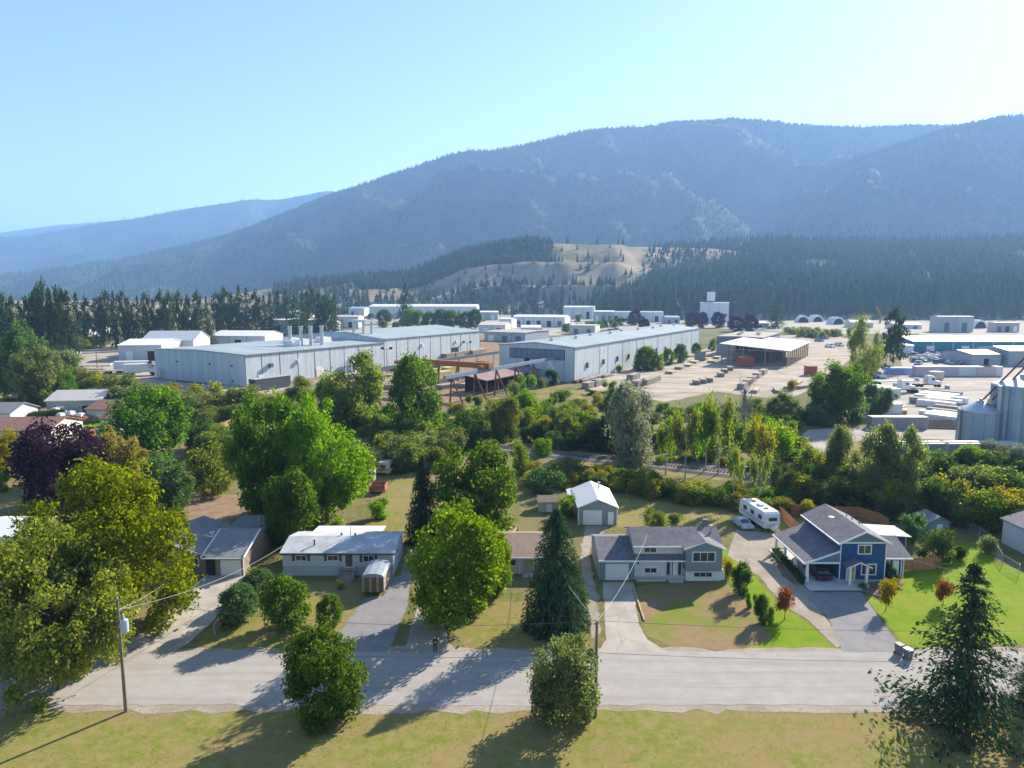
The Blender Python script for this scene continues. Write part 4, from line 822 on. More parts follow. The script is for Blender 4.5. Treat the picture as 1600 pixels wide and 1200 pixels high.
# ------------------------------------------------------------------ split level house
h = thing('split_level_house', 'white and blue grey split level house with a charcoal roof', 'house')
BG = siding('blue_grey_siding', (.20, .27, .31), (.23, .30, .345)); WH = siding('white_lap_siding', (.72, .73, .74), (.66, .675, .69))
gable_wall_x(h, 11.4, 15.95, 85.0, 94.0, 2.75, 4.05, BG, 'garage_wall', yr=89.6); gable_x(h, 11.4, 15.9, 85.0, 94.0, 2.82, 4.12, SHIN_DARK, name='garage_roof', yr=89.6, ovx=.2)
box('garage_fascia', TRIM, h, 11.2, 16.0, 84.5, 84.58, 2.62, 2.86); gd = box('garage_door', TRIM, h, 12.15, 15.15, 84.92, 85.0, .03, 2.25)
for k in range(4): box('door_panel', WHITE, gd, 12.2, 15.1, 84.89, 84.92, .07 + k * .54, .56 + k * .54)
gable_wall_x(h, 16.0, 27.2, 85.6, 92.0, 4.55, 5.75, WH, yr=88.6); gable_x(h, 16.0, 27.2, 85.6, 92.0, 4.62, 5.85, SHIN_DARK, yr=88.6, ov=.55, ovx=.3)
box('fascia', TRIM, h, 15.7, 22.3, 84.98, 85.05, 4.38, 4.58)
box('lower_wall', WH, h, 15.96, 20.0, 85.0, 85.59, 0.55, 2.8); box('foundation', CONCRETE, h, 15.97, 26.9, 85.03, 85.58, 0, .549)
MB().slab([(15.9, 84.55, 2.85), (22.4, 84.55, 2.85), (22.4, 85.6, 3.35), (15.9, 85.6, 3.35)], .12).build('canopy_roof', SHIN_DARK, h); box('canopy_fascia', TRIM, h, 15.9, 22.4, 84.49, 84.54, 2.66, 2.86)
box('entry_wall', BG, h, 20.05, 22.3, 85.35, 85.59, .3, 2.75)
for a in (20.1, 20.8, 21.6): window(h, a, a + .62, .5, 2.6, 85.35, 1)
d = box('door', WHITE, h, 21.0, 21.55, 85.2, 85.33, .45, 2.5); box('entry_step', CONCRETE, h, 20.3, 22.2, 84.2, 85.3, 0, .3)
window(h, 17.2, 18.9, 3.5, 4.35, 85.6); window(h, 17.2, 18.9, .95, 1.75, 85.0)
gable_wall(h, 22.4, 27.1, 84.3, 88.6, 4.55, 5.45, BG, 'bay_wall', z0=1.5); gable_y(h, 22.4, 27.1, 84.3, 88.7, 4.62, 5.55, SHIN_DARK, name='bay_roof', ov=.35, ovy=.35)
for s in (-1, 1):
    q = [(24.75, 83.9, 5.66), (24.75, 83.99, 5.66), (24.75 + s * 2.72, 83.99, 4.62), (24.75 + s * 2.72, 83.9, 4.62)]
    MB().slab(q if s < 0 else q[::-1], .2).build('barge_board', TRIM, h)
window(h, 23.2, 26.2, 2.75, 4.15, 84.3, 3, t=.12); box('basement_wall', WHITE, h, 22.6, 27.15, 84.75, 88.0, 0, 1.499); window(h, 23.6, 26.0, .55, 1.2, 84.75, 3, t=.05)
box('side_bin', WHITE, h, 27.2, 27.75, 85.0, 85.8, 0, 1.3)
box('chimney', SHIN_DARK, h, 25.9, 26.5, 89.2, 89.8, 5.0, 6.7); MB().lathe([(.13, 4.8), (.13, 6.4), (.2, 6.4), (.2, 6.55)], 10, (26.5, 87.6)).build('flue', STEEL, h)
mast = MB().tube((17.6, 85.4, 4.4), (17.6, 85.4, 6.1), .05).build('service_mast', STEEL, h)
box('porch_light', DARK, h, 16.3, 16.5, 84.9, 85.0, 2.2, 2.5)
box('planter', CONCRETE, h, 16.2, 20.0, 84.5, 84.65, 0, .35)
MB().slab([(21.6, 93.4, 2.6), (27.0, 93.4, 2.6), (27.0, 97.2, 2.4), (21.6, 97.2, 2.4)], .1).build('patio_cover', WHITE, h)
for x in (21.9, 26.7): box('patio_post', TRIM, h, x - .06, x + .06, 96.9, 97.02, 0, 2.35)
kb = thing('timber_edging', 'pale timber edging along the split level house driveway', 'edging'); a = at(990, 921); b = at(1007, 971)
for k in range(4): MB().path([(a[0] + (b[0] - a[0]) * (k + f) / 4, a[1] + (b[1] - a[1]) * (k + f) / 4, .1) for f in (0.02, .5, .98)], .13, 4).build('timber', LUMBER, kb)

# ------------------------------------------------------------------ detached garage and small sheds
g_ = thing('detached_garage', 'grey green detached garage with a white metal roof', 'garage'); GG = siding('grey_green_siding', (.27, .33, .33), (.24, .30, .30), 4)
MR = M('white_metal_roof', (.70, .71, .72), (.65, .66, .67), sc=.5, rough=.45, wave=('Y', 5, .3))
gable_wall(g_, 10.8, 16.9, 106.6, 117, 2.85, 4.1, GG); gable_y(g_, 10.8, 16.9, 106.6, 117, 2.92, 4.2, MR, ov=.3, ovy=.35)
d = box('overhead_door', TRIM, g_, 11.5, 14.5, 106.52, 106.6, 0, 2.4)
for k in range(4): box('door_panel', WHITE, d, 11.55, 14.45, 106.49, 106.52, .05 + k * .58, .58 + k * .58)
box('side_door', TRIM, g_, 15.5, 16.4, 106.52, 106.6, 0, 2.1); MB().slab([(9.6, 112, 2.6), (10.79, 112, 2.85), (10.79, 118, 2.85), (9.6, 118, 2.6)], .1).build('lean_to_roof', MR, g_)
for y in (112.2, 117.8): box('lean_to_post', TRIM, g_, 9.7, 9.8, y - .05, y + .05, 0, 2.5)
MB().lathe([(.15, 3.6), (.15, 4.9), (.24, 4.9), (.24, 5.05)], 10, (14.9, 114)).build('flue', STEEL, g_)
for x in (10.72, 16.98): box('corner_trim', TRIM, g_, x - .07, x + .07, 106.5, 106.59, 0, 2.75)
def small_shed(label, px, py, w, dpt, hgt, wall, roof, rz=0, ridge='x'):
    s = thing('garden_shed', label, 'shed', at(px, py), rz)
    if ridge == 'x': gable_wall_x(s, -w / 2, w / 2, 0, dpt, hgt, hgt + .6, wall); gable_x(s, -w / 2, w / 2, 0, dpt, hgt + .06, hgt + .7, roof, ov=.25, ovx=.2)
    else: gable_wall(s, -w / 2, w / 2, 0, dpt, hgt, hgt + .8, wall); gable_y(s, -w / 2, w / 2, 0, dpt, hgt + .06, hgt + .9, roof, ov=.25, ovy=.25)
    box('door', TRIM, s, -w * .1, w * .18, -.05, 0, .05, hgt * .85); return s
small_shed('small shed with a brown roof left of the detached garage', 857, 800, 3.4, 3, 1.7, CR, SHIN_BROWN)
small_shed('weathered shed with a pale roof in the thicket right of the blue shed', 1466, 836, 3.2, 3.5, 2.0, BG, SHIN_GREY, 0, 'y')
small_shed('grey shed with a white roof left of the clipped cedars', 28, 622, 4.4, 4, 3.2, M('blue_grey_metal', (.33, .38, .45), rough=.6), WHITE)

# ------------------------------------------------------------------ blue two storey house
h = thing('blue_house', 'two storey royal blue house with white trim and a yellow front door', 'house')
BL = siding('blue_siding', (.025, .085, .235), (.032, .10, .27)); BL2 = siding('slate_blue_gable', (.14, .21, .30), (.16, .235, .33))
x0, x1, y0, y1 = 42.3, 48.2, 84.4, 95.2
gable_wall(h, x0, x1, y0, y1, 5.35, 6.7, BL); gable_y(h, x0, x1, y0, y1, 5.42, 6.85, SHIN_DARK, ov=.45, ovy=.45)
box('gable_trim', TRIM, h, x0 - .02, x1 + .02, y0 - .06, y0 - .004, 5.2, 5.4)
MB().prism([(x0 + .02, 5.402), (x1 - .02, 5.402), ((x0 + x1) / 2, 6.72)], 'y', y0 - .045, y0 - .004).build('gable_panel', BL2, h)
for s in (-1, 1):
    xm = (x0 + x1) / 2; q = [(xm, y0 - .56, 7.0), (xm, y0 - .46, 7.0), (xm + s * 3.45, y0 - .46, 5.36), (xm + s * 3.45, y0 - .56, 5.36)]
    MB().slab(q if s < 0 else q[::-1], .22).build('barge_board', TRIM, h)
for x in (x0 - .02, x1 - .1): box('corner_trim', TRIM, h, x, x + .12, y0 - .05, y0 - .003, .35, 5.2)
box('foundation', CONCRETE, h, x0 - .03, x1 + .03, y0 - .03, y1, 0, .35)
window(h, 44.5, 46.3, 3.75, 5.05, y0, 2, t=.12); window(h, 45.1, 47.1, .95, 2.5, y0, 2, t=.14); MB().slab([(x0 - .55, y0 - .5, 5.35), (x0 - .42, y0 - .5, 5.35), (x0 - .42, y1 + .4, 5.35), (x0 - .55, y1 + .4, 5.35)], .14).build('gutter', TRIM, h)
# carport lean-to
MB().slab([(37.7, 84.2, 2.65), (42.28, 84.2, 4.35), (42.28, 95.0, 4.35), (37.7, 95.0, 2.65)], .16).build('carport_roof', SHIN_DARK, h)
MB().slab([(37.66, 84.1, 2.66), (42.28, 84.1, 4.38), (42.28, 84.19, 4.38), (37.66, 84.19, 2.66)], .24).build('carport_fascia', TRIM, h)
box('carport_edge', TRIM, h, 37.6, 37.69, 84.1, 95.0, 2.42, 2.66); MB().prism([(38.6, 2.75), (42.25, 2.75), (42.25, 4.1)], 'y', 84.3, 84.36).build('carport_gable', BL2, h); box('carport_beam', TRIM, h, 38.0, 42.25, 84.28, 84.44, 2.5, 2.745)
for y in (84.4, 88.0, 91.6, 94.8):
    MB().hexa([(37.95, y - .18, 0), (38.4, y - .18, 0), (38.4, y + .18, 0), (37.95, y + .18, 0)], [(38.05, y - .1, 2.5), (38.3, y - .1, 2.5), (38.3, y + .1, 2.5), (38.05, y + .1, 2.5)]).build('carport_post', TRIM, h)
box('carport_side_board', TRIM, h, 42.1, 42.28, 84.6, 95, 0, .25)
# porch
gable_y(h, 42.9, 45.3, 82.9, 84.3, 2.65, 3.2, SHIN_DARK, name='porch_roof', ov=.3, ovy=.2)
for s in (-1, 1):
    q = [(44.1, 82.62, 3.36), (44.1, 82.7, 3.36), (44.1 + s * 1.55, 82.7, 2.66), (44.1 + s * 1.55, 82.62, 2.66)]
    MB().slab(q if s < 0 else q[::-1], .16).build('porch_barge', TRIM, h)
for x in (42.95, 45.05): box('porch_post', TRIM, h, x, x + .26, 82.95, 83.2, .3, 2.6)
box('porch_floor', CONCRETE, h, 42.8, 45.5, 82.8, 84.36, 0, .3); box('porch_step', CONCRETE, h, 43.1, 45.3, 82.4, 82.79, 0, .16)
d = box('front_door', M('yellow_door', (.62, .42, .02), rough=.4), h, 43.35, 44.25, y0 - .07, y0 - .005, .32, 2.35); MB().ring(43.22, 44.38, .3, 2.5, .12, y0 - .1, y0 - .004).build('door_frame', TRIM, d); box('door_glass', GLASS, d, 43.6, 44.0, y0 - .09, y0 - .072, 1.4, 2.1)
# side wing
gable_wall_x(h, 48.25, 51.6, 86.2, 93.5, 2.7, 4.0, BL, 'wing_wall'); gable_x(h, 48.25, 52.2, 86.2, 93.5, 2.78, 4.15, SHIN_DARK, name='wing_roof', ov=.5, ovx=.25)
box('wing_fascia', TRIM, h, 48.3, 52.5, 85.6, 85.68, 2.5, 2.72); window(h, 48.7, 49.8, 1.1, 2.3, 86.2); box('wing_door', TRIM, h, 50.2, 51.0, 86.12, 86.2, .1, 2.2)
for x in (51.2, 51.5): box('wing_post', TRIM, h, x, x + .12, 86.0, 86.12, 0, 2.6)
MB().path([(43.2, 89.4, 6.0), (43.2, 89.4, 6.9), (43.3, 89.3, 7.0)], .04, 5).build('dish_mast', STEEL, h); MB().lathe([(.02, 0), (.28, .06), (.38, .16)], 12).build('satellite_dish', TRIM, h).location = (43.2, 89.2, 7.0)
for x, y in ((46.4, 91.5), (46.6, 90.4), (46.9, 89.0)): MB().lathe([(.07, 5.8), (.07, 6.75)], 8, (x, y)).build('roof_vent', M('vent_dark', (.1, .1, .1)), h)
sl = patch('carport_slab', [(37.4, 81.6), (45.6, 81.6), (45.6, 84.3), (42.2, 84.4), (42.2, 95.4), (37.4, 95.4)], M('pale_concrete', (.56, .55, .53), (.50, .49, .475), sc=.8, rough=.85), world=True, jag=0, z=.12)
patch('flower_bed', [(1345, 925), (1362, 913), (1408, 898), (1413, 912), (1398, 926), (1375, 935)], M('bark_mulch', (.16, .10, .085), (.24, .17, .15), sc=3, rough=.95, bump=.8), jag=.1, z=.13)
s = thing('garden_shed', 'blue garden shed with a pale sloping roof behind the blue house', 'shed', (53.8, 94, 0)); box('wall', BL, s, -2.2, 2.6, 0, 3.4, 0, 2.7); MB().slab([(-2.7, -.5, 3.1), (3.1, -.5, 2.75), (3.1, 4, 2.85), (-2.7, 4, 3.2)], .12).build('roof', SHIN_PALE, s)
box('corner_trim', TRIM, s, -2.22, -2.1, -.04, 0, 0, 2.65); box('corner_trim', TRIM, s, 2.5, 2.62, -.04, 0, 0, 2.65); box('light', TRIM, s, .9, 1.2, -.05, 0, 1.9, 2.1)
hp = thing('hedge_row', 'narrow clipped hedge beside the carport slab', 'hedge')
for k in range(11):
    a = at(1212 + k * 3.9, 866 + k * 4.6); o = bpy.data.objects.new('hedge_clump', PROTO['shrub'][0]); COL.objects.link(o); o.parent = hp; o.location = (a[0], a[1], 0); o.scale = (1.3, 1.5, 1.0); o.material_slots[0].link = 'OBJECT'; o.material_slots[0].material = LV['deep']
h = thing('white_house', 'white walled house with a dark roof at the right edge of the bright lawn', 'house', (73.5, 88.6, 0)); gable_wall(h, 0, 9, 0, 10, 3.6, 5, WH); gable_y(h, 0, 9, 0, 10, 3.7, 5.1, SHIN_DARK); window(h, 2, 4, 1.2, 2.4, 0)

# ------------------------------------------------------------------ fences
def fence(label, pts, hgt=1.8, name='cedar_fence', mat=None, posts=True, px=True, bw=.9):
    f = thing(name, label, 'fence'); P = [at(*p) if px else p for p in pts]
    for a, b in zip(P, P[1:]):
        L_ = math.hypot(b[0] - a[0], b[1] - a[1]); n = max(1, round(L_ / bw)); rz = math.atan2(b[1] - a[1], b[0] - a[0])
        pm = MB()
        for q in range(5): pm.box(q * (L_ / n) / 5 + .006, (q + 1) * (L_ / n) / 5 - .006, -.012 + (q % 2) * .008, .012 + (q % 2) * .008, .05, hgt + (q % 2) * .02)
        me = pm.mesh('panel', mat or CEDAR)
        for k in range(n):
            o = link('fence_panel', me, f); t = k / n; o.location = (a[0] + (b[0] - a[0]) * t, a[1] + (b[1] - a[1]) * t, 0); o.rotation_euler = (0, 0, rz)
        if posts:
            pme = MB().box(-.06, .06, -.07, .05, 0, hgt + .12).mesh('post', mat or CEDAR)
            for k in range(0, n + 1, 2):
                o = link('post', pme, f); t = k / n; o.location = (a[0] + (b[0] - a[0]) * t, a[1] + (b[1] - a[1]) * t, 0); o.rotation_euler = (0, 0, rz)
    return f
fence('long cedar board fence behind the blue house', [(1206, 802), (1290, 808), (1340, 808), (1372, 818), (1388, 828)])
fence('sunlit cedar fence running back beside the white trailer', [(1246, 836), (1218, 806)])
fence('cedar fence between the blue side wing and the dark thicket', [(1408, 893), (1470, 889)])
fence('cedar fence around the pool yard, left run', [(283, 668), (322, 658)], 2.6, bw=1.6)
fence('cedar fence around the pool yard, right run', [(340, 678), (375, 664)], 2.6, bw=1.6)
fence('reddish fence left of the clipped hedge in the left neighbourhood', [(22, 660), (58, 650)], 2.6, bw=1.6)
fence('low red fence beside the grey shed roof', [(140, 683), (153, 680)], 2.0, bw=1.6)
def chain_fence(label, pts, hgt=1.6):
    f = thing('chain_link_fence', label, 'fence'); P = [at(*p) for p in pts]
    for a, b in zip(P, P[1:]):
        L_ = math.hypot(b[0] - a[0], b[1] - a[1]); n = max(1, round(L_ / 2.6))
        for k in range(n + 1):
            x = a[0] + (b[0] - a[0]) * k / n; y = a[1] + (b[1] - a[1]) * k / n; MB().tube((x, y, 0), (x, y, hgt + .06), .035).build('post', STEEL, f)
        MB().tube((a[0], a[1], hgt), (b[0], b[1], hgt), .025, n=5).build('top_rail', STEEL, f)
        w = MB(); m_ = int(L_ / .22)
        for k in range(m_):
            t0 = k / m_; t1 = min(1, (k + hgt / .22) / m_) 
            w.tube((a[0] + (b[0] - a[0]) * t0, a[1] + (b[1] - a[1]) * t0, .05), (a[0] + (b[0] - a[0]) * t1, a[1] + (b[1] - a[1]) * t1, hgt if t1 < 1 else .05 + (1 - t0) * L_), .004, n=3, cap=False)
            w.tube((a[0] + (b[0] - a[0]) * t1, a[1] + (b[1] - a[1]) * t1, .05), (a[0] + (b[0] - a[0]) * t0, a[1] + (b[1] - a[1]) * t0, hgt), .004, n=3, cap=False)
        tag(w.build('wire_mesh', STEEL, f), kind='stuff')
chain_fence('chain link fence along the far side of the bright lawn', [(1502, 822), (1545, 850), (1566, 884), (1592, 900)])

# ------------------------------------------------------------------ industrial halls
HEAD = math.radians(30.5)
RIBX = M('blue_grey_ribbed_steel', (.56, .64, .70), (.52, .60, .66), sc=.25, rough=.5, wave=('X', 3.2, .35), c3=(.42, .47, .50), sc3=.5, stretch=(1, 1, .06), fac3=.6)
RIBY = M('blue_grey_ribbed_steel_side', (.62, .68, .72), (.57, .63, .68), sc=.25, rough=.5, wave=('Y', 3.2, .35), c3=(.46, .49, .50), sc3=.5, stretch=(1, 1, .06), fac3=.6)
ROOFM = M('grey_green_metal_roof', (.36, .42, .44), (.31, .365, .39), sc=.06, rough=.5, wave=('Y', 1.2, .4), c3=(.24, .27, .28), sc3=.25, stretch=(.05, 1, 1), fac3=.55)
SEAM = M('dark_blue_trim', (.10, .14, .18), rough=.6)
def along(px, corner, head=HEAD, z=0):
    """distance along the heading from corner at which a point shows at column px"""
    lo, hi = 0.0, 400.0
    for _ in range(50):
        m = (lo + hi) / 2; x = corner[0] + math.sin(head) * m; y = corner[1] + math.cos(head) * m
        if 800 + FPX * x / (y * math.cos(PITCH) - (z - CAMH) * math.sin(PITCH)) < px: lo = m
        else: hi = m
    return lo
def hall(name, label, corner, width, length, ze, zr, seams, roof=ROOFM, ridge='y', front=RIBX, side=RIBY, rz=-HEAD):
    """corner = near right base corner; local x runs left (negative), y runs back; every bay of the right wall is a panel"""
    b = thing(name, label, 'warehouse', (corner[0], corner[1], 0), rz)
    MB().prism([(-width, 0), (-.12, 0), (-.12, ze), (-width / 2, zr), (-width, ze)], 'y', .1, length).build('wall_core', front, b)
    gable_y(b, -width, 0, 0, length, ze + .05, zr + .05, roof, th=.3, ov=.3, ovy=.3)
    ys = [0.0] + list(seams) + [length]
    for a, c in zip(ys, ys[1:]):
        box('wall_panel', side, b, -.118, .0, a + .12, c - .12, .25, ze - .05)
        box('downpipe', SEAM, b, -.1, .07, c - .13, c + .11 if c < length else c, .2, ze)
    box('plinth', CONCRETE, b, -.116, .05, 0, length, 0, .24); box('eave_trim', SEAM, b, -.02, .36, -.2, length + .2, ze - .25, ze + .02)
    box('corner_trim', SEAM, b, -.14, .08, -.08, .12, .2, ze); return b
# the left hall and its taller rear half
cA = at(385, 605); sA = [along(p, cA) for p in (411, 439, 467, 493, 517, 539, 561, 582)]; LA = along(601, cA)
A = hall('warehouse', 'long low warehouse with a flat grey roof and roof stacks, near half', cA, 60, LA, 12.7, 13.6, sA)
nW = 6
for k in range(nW): box('end_panel', RIBX, A, -60 + k * 10 + .08, -60 + (k + 1) * 10 - .08, -.06, .09, .2, 12.6)
for x, z in ((-44, 8.2), (-22, 8.2), (-8, 8.2), (-8, 2.0)): box('wall_lamp', DARK, A, x - .3, x + .3, -.5, -.07, z - .3, z + .3)
st = MB()
for k in range(9): st.box(-58 + k * .1, -54 - k * .05, -3.4 + k * .32, -3.1 + k * .32, 0 if k < 1 else k * .55 - .1, k * .55 + .05)
st.build('stair', STEEL, A)
for y, w, z1 in ((6, 3.0, 4.6), (37, 4.4, 4.6)):
    d = box('loading_door', TRIM, A, .01, .16, y, y + w, .1, z1); MB().box(.17, .24, y + .4, y + w - .4, .3, z1 - 1.2).build('door_panel', WHITE, d)
box('door_hood', SEAM, A, .01, 1.2, 11.4, 13, 7.0, 8.6); box('side_door', TRIM, A, .01, .14, 11.6, 12.8, .1, 3.2); box('vent_box', WHITE, A, .01, .8, 26.5, 27.8, 7.4, 8.9)
box('white_kiosk', WHITE, A, 1, 4.6, 55, 60, 0, 5.2); box('kiosk_roof', SHIN_PALE, A, .8, 5.0, 54.8, 60.2, 5.21, 5.5); box('kiosk_door', DARK, A, 4.6, 4.66, 55.6, 57, 0, 3.6)
for y, x in ((18, -16), (27, -20), (30, -30), (43, -22)): box('roof_unit', WHITE, A, x - 3, x + 3, y + 18, y + 23, 12.8, 16.0)
for x, y in ((-19, 40), (-15, 43), (-13, 47), (-10, 51)):
    MB().lathe([(.8, 13.0), (.8, 21.8), (1.0, 21.8), (1.0, 22.4), (.7, 22.4)], 14, (x, y)).build('roof_stack', STEEL, A, smooth=False)
c2 = (cA[0] + math.sin(HEAD) * LA, cA[1] + math.cos(HEAD) * LA); s2 = [along(p, c2) for p in (620, 638, 656, 673, 689, 705, 720, 735)]; L2 = along(750, c2)
A2 = hall('warehouse', 'taller rear half of the long warehouse with three roof pipes', (c2[0], c2[1]), 66, L2, 14.4, 17.4, s2)
for y, z in ((30, 9), (62, 9)): box('vent_box', WHITE, A2, .01, .7, y, y + 1.4, z, z + 1.4)
box('loading_door', DARK, A2, .01, .12, 58, 65, .1, 6.4)
for k, (x, y) in enumerate(((-24, 4), (-20, 7), (-17, 10))): MB().lathe([(.7, 14.5), (.7, 22 + k), (.9, 22 + k), (.9, 22.6 + k)], 12, (x, y)).build('roof_pipe', STEEL, A2)
box('roof_hood', STEEL, A2, -27, -15, 3, 13, 22.6, 23.6)
# the right hall
cB = at(897, 598); sB = [along(p, cB) for p in (936.6, 949.4, 972.5, 993.8, 1005, 1027, 1047.4, 1065, 1080)]; LB = along(1092, cB)
B = hall('warehouse', 'long blue grey hall with an open gable end facing the crane', cB, 37, LB, 14.6, 16.2, sB)
box('gable_opening', DARK, B, -31.5, -4.5, -.1, .09, 9.2, 13.6)
for k in range(9): box('curtain_strip', M('blue_curtain', (.13, .18, .23), (.19, .25, .31), sc=.8, rough=.8), B, -31.4 + k * 2.98, -28.6 + k * 2.98, -.2, -.12, 9.4, 13.4)
box('hall_doorway', DARK, B, -24, -21.4, -.1, .09, .2, 9.2)
for a, b in ((-36.9, -31.6), (-31.4, -24.1), (-21.3, -4.6), (-4.4, -.2)): box('end_panel', RIBX, B, a, b, -.07, .09, .2, 9.1 if -32 < a < -4.5 else 14.4)
for d_ in range(12, 190, 22): MB().lathe([(.7, 15.9), (.7, 17.0), (1.0, 17.0), (1.0, 17.4), (.3, 17.7)], 10, (-18.5 + (d_ % 5) * .8, d_)).build('roof_vent', STEEL, B)
for d_ in (12, 30, 47, 62, 88, 104, 120, 145): box('wall_vent', DARK, B, .01, .5, d_, d_ + 1.6, 5.2, 7.4)
# yard buildings
cC = at(1190, 557)
C_ = hall('workshop', 'dark grey flat roofed workshop with an open bay behind the open sided shed', (cC[0], cC[1]), 27, 60, 11.0, 11.3, [15, 30, 45], roof=M('tar_gravel_roof', (.30, .27, .25), (.36, .33, .30), sc=.2, rough=.9), front=M('dark_block_wall', (.17, .20, .24), (.21, .24, .28), sc=.5, rough=.8), side=M('dark_side_wall', (.22, .25, .28), rough=.8))
box('bay_opening', DARK, C_, -15, -6, -.05, .09, 0, 8.6); box('end_panel', M('grey_block', (.40, .40, .41), (.35, .35, .36), sc=.6, rough=.85), C_, -26.8, -15.6, -.05, .09, .1, 6.2)
for x, y in ((-18, 14), (-8, 22), (-20, 30), (-10, 34)): box('roof_unit', STEEL, C_, x, x + 2.4, y, y + 2, 11.4, 12.8)
cD = at(1230, 574)
D_ = thing('open_shed', 'open sided timber shed with a wide white metal roof', 'shed', (cD[0], cD[1], 0), -HEAD)
MB().slab([(-34, -2, 11.2), (1.2, -2, 8.6), (1.2, 78, 8.6), (-34, 78, 11.2)], .35).build('roof', M('white_shed_roof', (.66, .69, .71), (.60, .64, .67), sc=.15, rough=.5, wave=('Y', 1.5, .2)), D_)
for k in range(11):
    box('post', LUMBER, D_, -.3, .3, k * 7.4, k * 7.4 + .6, 0, 8.3)
    for x, z in ((-11, 9.0), (-22, 9.8), (-33, 10.7)):
        if k % 2 == 0: box('post', GREYWOOD, D_, x - .3, x + .3, k * 7.4, k * 7.4 + .6, 0, z)
box('front_beam', LUMBER, D_, -33, .8, -.5, 0, 7.9, 8.3); box('side_beam', LUMBER, D_, -.25, .25, 0, 76, 7.7, 8.25)
for k in range(6): box('rail', LUMBER, D_, -.4, -.3, 6, 74, .8 + k * 1.1, 1.1 + k * 1.1)

# stacks of timber --------------------------------------------------------------
def stack(label, px, py, L_, w, n, rz, mat=LUMBER, group=None, cat='lumber', th=.45, name='lumber_stack'):
    s = thing(name, label, cat, at(px, py), rz, group)
    for k in range(n):
        j = rnd.uniform(-.2, .2); a = rnd.uniform(-.03, .03)
        o = box('bundle', mat if rnd.random() < .75 else GREYWOOD, s, -L_ / 2 + j, L_ / 2 + j, -w / 2, w / 2, .15 + k * (th + .12), .15 + k * (th + .12) + th); o.rotation_euler = (0, 0, a)
    for x in (-L_ * .35, L_ * .35): box('bearer', GREYWOOD, s, x - .12, x + .12, -w / 2, w / 2, 0, .15)
    return s
IA = math.pi / 2 - HEAD      # along the halls
for px, py in ((905, 597), (915, 596), (926, 593), (938, 590), (948, 589)): stack('rusty pipe rack in the row beside the open hall end', px, py, 9, 2.2, 2, IA, RUST if px % 2 else GREYWOOD, 'pipe racks by the hall', 'rack', name='pipe_rack')
for px, py in ((922, 605), (934, 602), (990, 592), (998, 602), (1012, 600), (1022, 596)): stack('grey timber stack on the gravel near the hall', px, py, 10, 3, 4, IA, GREYWOOD, 'grey timber near the hall')
for px, py in ((960, 580), (995, 576), (1010, 577), (1022, 572)): stack('concrete block row beside the hall bushes', px, py, 7, 2, 3, IA, CONCRETE, 'concrete blocks by the hall', 'blocks', name='concrete_blocks')
for px, py in ((1048, 583), (1062, 576), (1075, 572), (1085, 567), (1100, 562), (1112, 566), (1120, 560)): stack('flat plank pile along the near side of the gravel yard', px, py, 8, 3.5, 2, IA + .1, LUMBER, 'plank piles along the yard')
for px, py in ((1088, 600), (1098, 598), (1108, 596), (1126, 588), (1132, 582), (1140, 578)): stack('dark timber pile in the middle of the gravel yard', px, py, 6, 2.5, 3, IA + .4, GREYWOOD, 'dark timber piles in mid yard')
for px, py in ((1160, 607), (1168, 601), (1175, 596), (1183, 590), (1192, 585)): stack('rough sawn timber pile in the diagonal row before the shed', px, py, 8, 2.6, 4, IA, RUST if px == 1168 else GREYWOOD, 'diagonal timber row before the shed')
for px, py in ((1180, 612), (1215, 612), (1232, 606), (1246, 600), (1255, 606)): stack('pale board pile at the front edge of the gravel yard', px, py, 10, 2.6, 2, IA + rnd.uniform(-.4, .4), LUMBER, 'board piles at the yard front')
for k in range(8): stack('long timber stack beneath the open sided shed', 1155 + k * 9, 563 - k * 1.0 + (k % 2) * 4, 12, 5, 8, IA, GREYWOOD if k % 2 else LUMBER, 'timber under the shed')
for px, py in ((695, 553), (702, 556), (711, 552), (722, 551), (732, 549), (742, 546), (715, 560), (728, 557), (740, 556), (752, 554), (700, 562)): stack('bright lumber bundle beside the rear half of the warehouse', px, py, 8, 4, 4, IA, LUMBER, 'lumber beside the warehouse', th=.8)
for px, py in ((480, 607), (500, 602), (520, 596), (545, 590), (575, 584), (600, 580), (560, 600), (620, 590), (600, 600), (640, 585), (660, 577), (690, 572), (640, 600), (545, 612), (500, 612), (690, 598), (715, 592), (620, 606), (735, 604), (580, 596), (672, 600), (530, 604), (655, 590), (700, 606), (750, 596), (590, 606), (612, 596), (565, 592), (630, 578), (648, 606), (770, 600)): stack('reddish timber stack in the yard before the long warehouse', px, py, 11, 4, 3, IA + rnd.uniform(-.2, .2), rnd.choice((RUST, LUMBER, GREYWOOD)), 'timber stacks before the warehouse')
for px, py in ((672, 583), (690, 586), (705, 578)): stack('yellow wrapped lumber stack below the orange beam', px, py, 12, 4, 3, IA, M('yellow_wrap', (.55, .47, .16), (.5, .42, .14), sc=1, rough=.6), 'yellow lumber below the beam')
box_ = thing('long_shed', 'low dark steel bin along the warehouse yard fence', 'bin', at(400, 612), IA); box('body', M('dark_steel', (.06, .07, .09), rough=.7), box_, 0, 17, 0, 4, .3, 4.5); box('rim', STEEL, box_, -.1, 17.1, -.1, 4.1, 4.51, 4.7)
cb = thing('red_bin', 'square red steel bin on the gravel road', 'bin', at(1269, 587)); box('body', M('red_paint', (.28, .06, .05), (.34, .08, .06), sc=1, rough=.6), cb, -2.2, 2.2, 0, 4, .1, 4); box('rim', RUST, cb, -2.3, 2.3, -.1, 4.1, 4.01, 4.3)
cb = thing('red_bin', 'dark red steel bin under the front of the open sided shed', 'bin', at(1168, 574), .2); box('body', M('red_paint', (.28, .06, .05)), cb, -4, 4, 0, 4, .1, 5); box('rim', RUST, cb, -4.1, 4.1, -.1, 4.1, 5.01, 5.3)
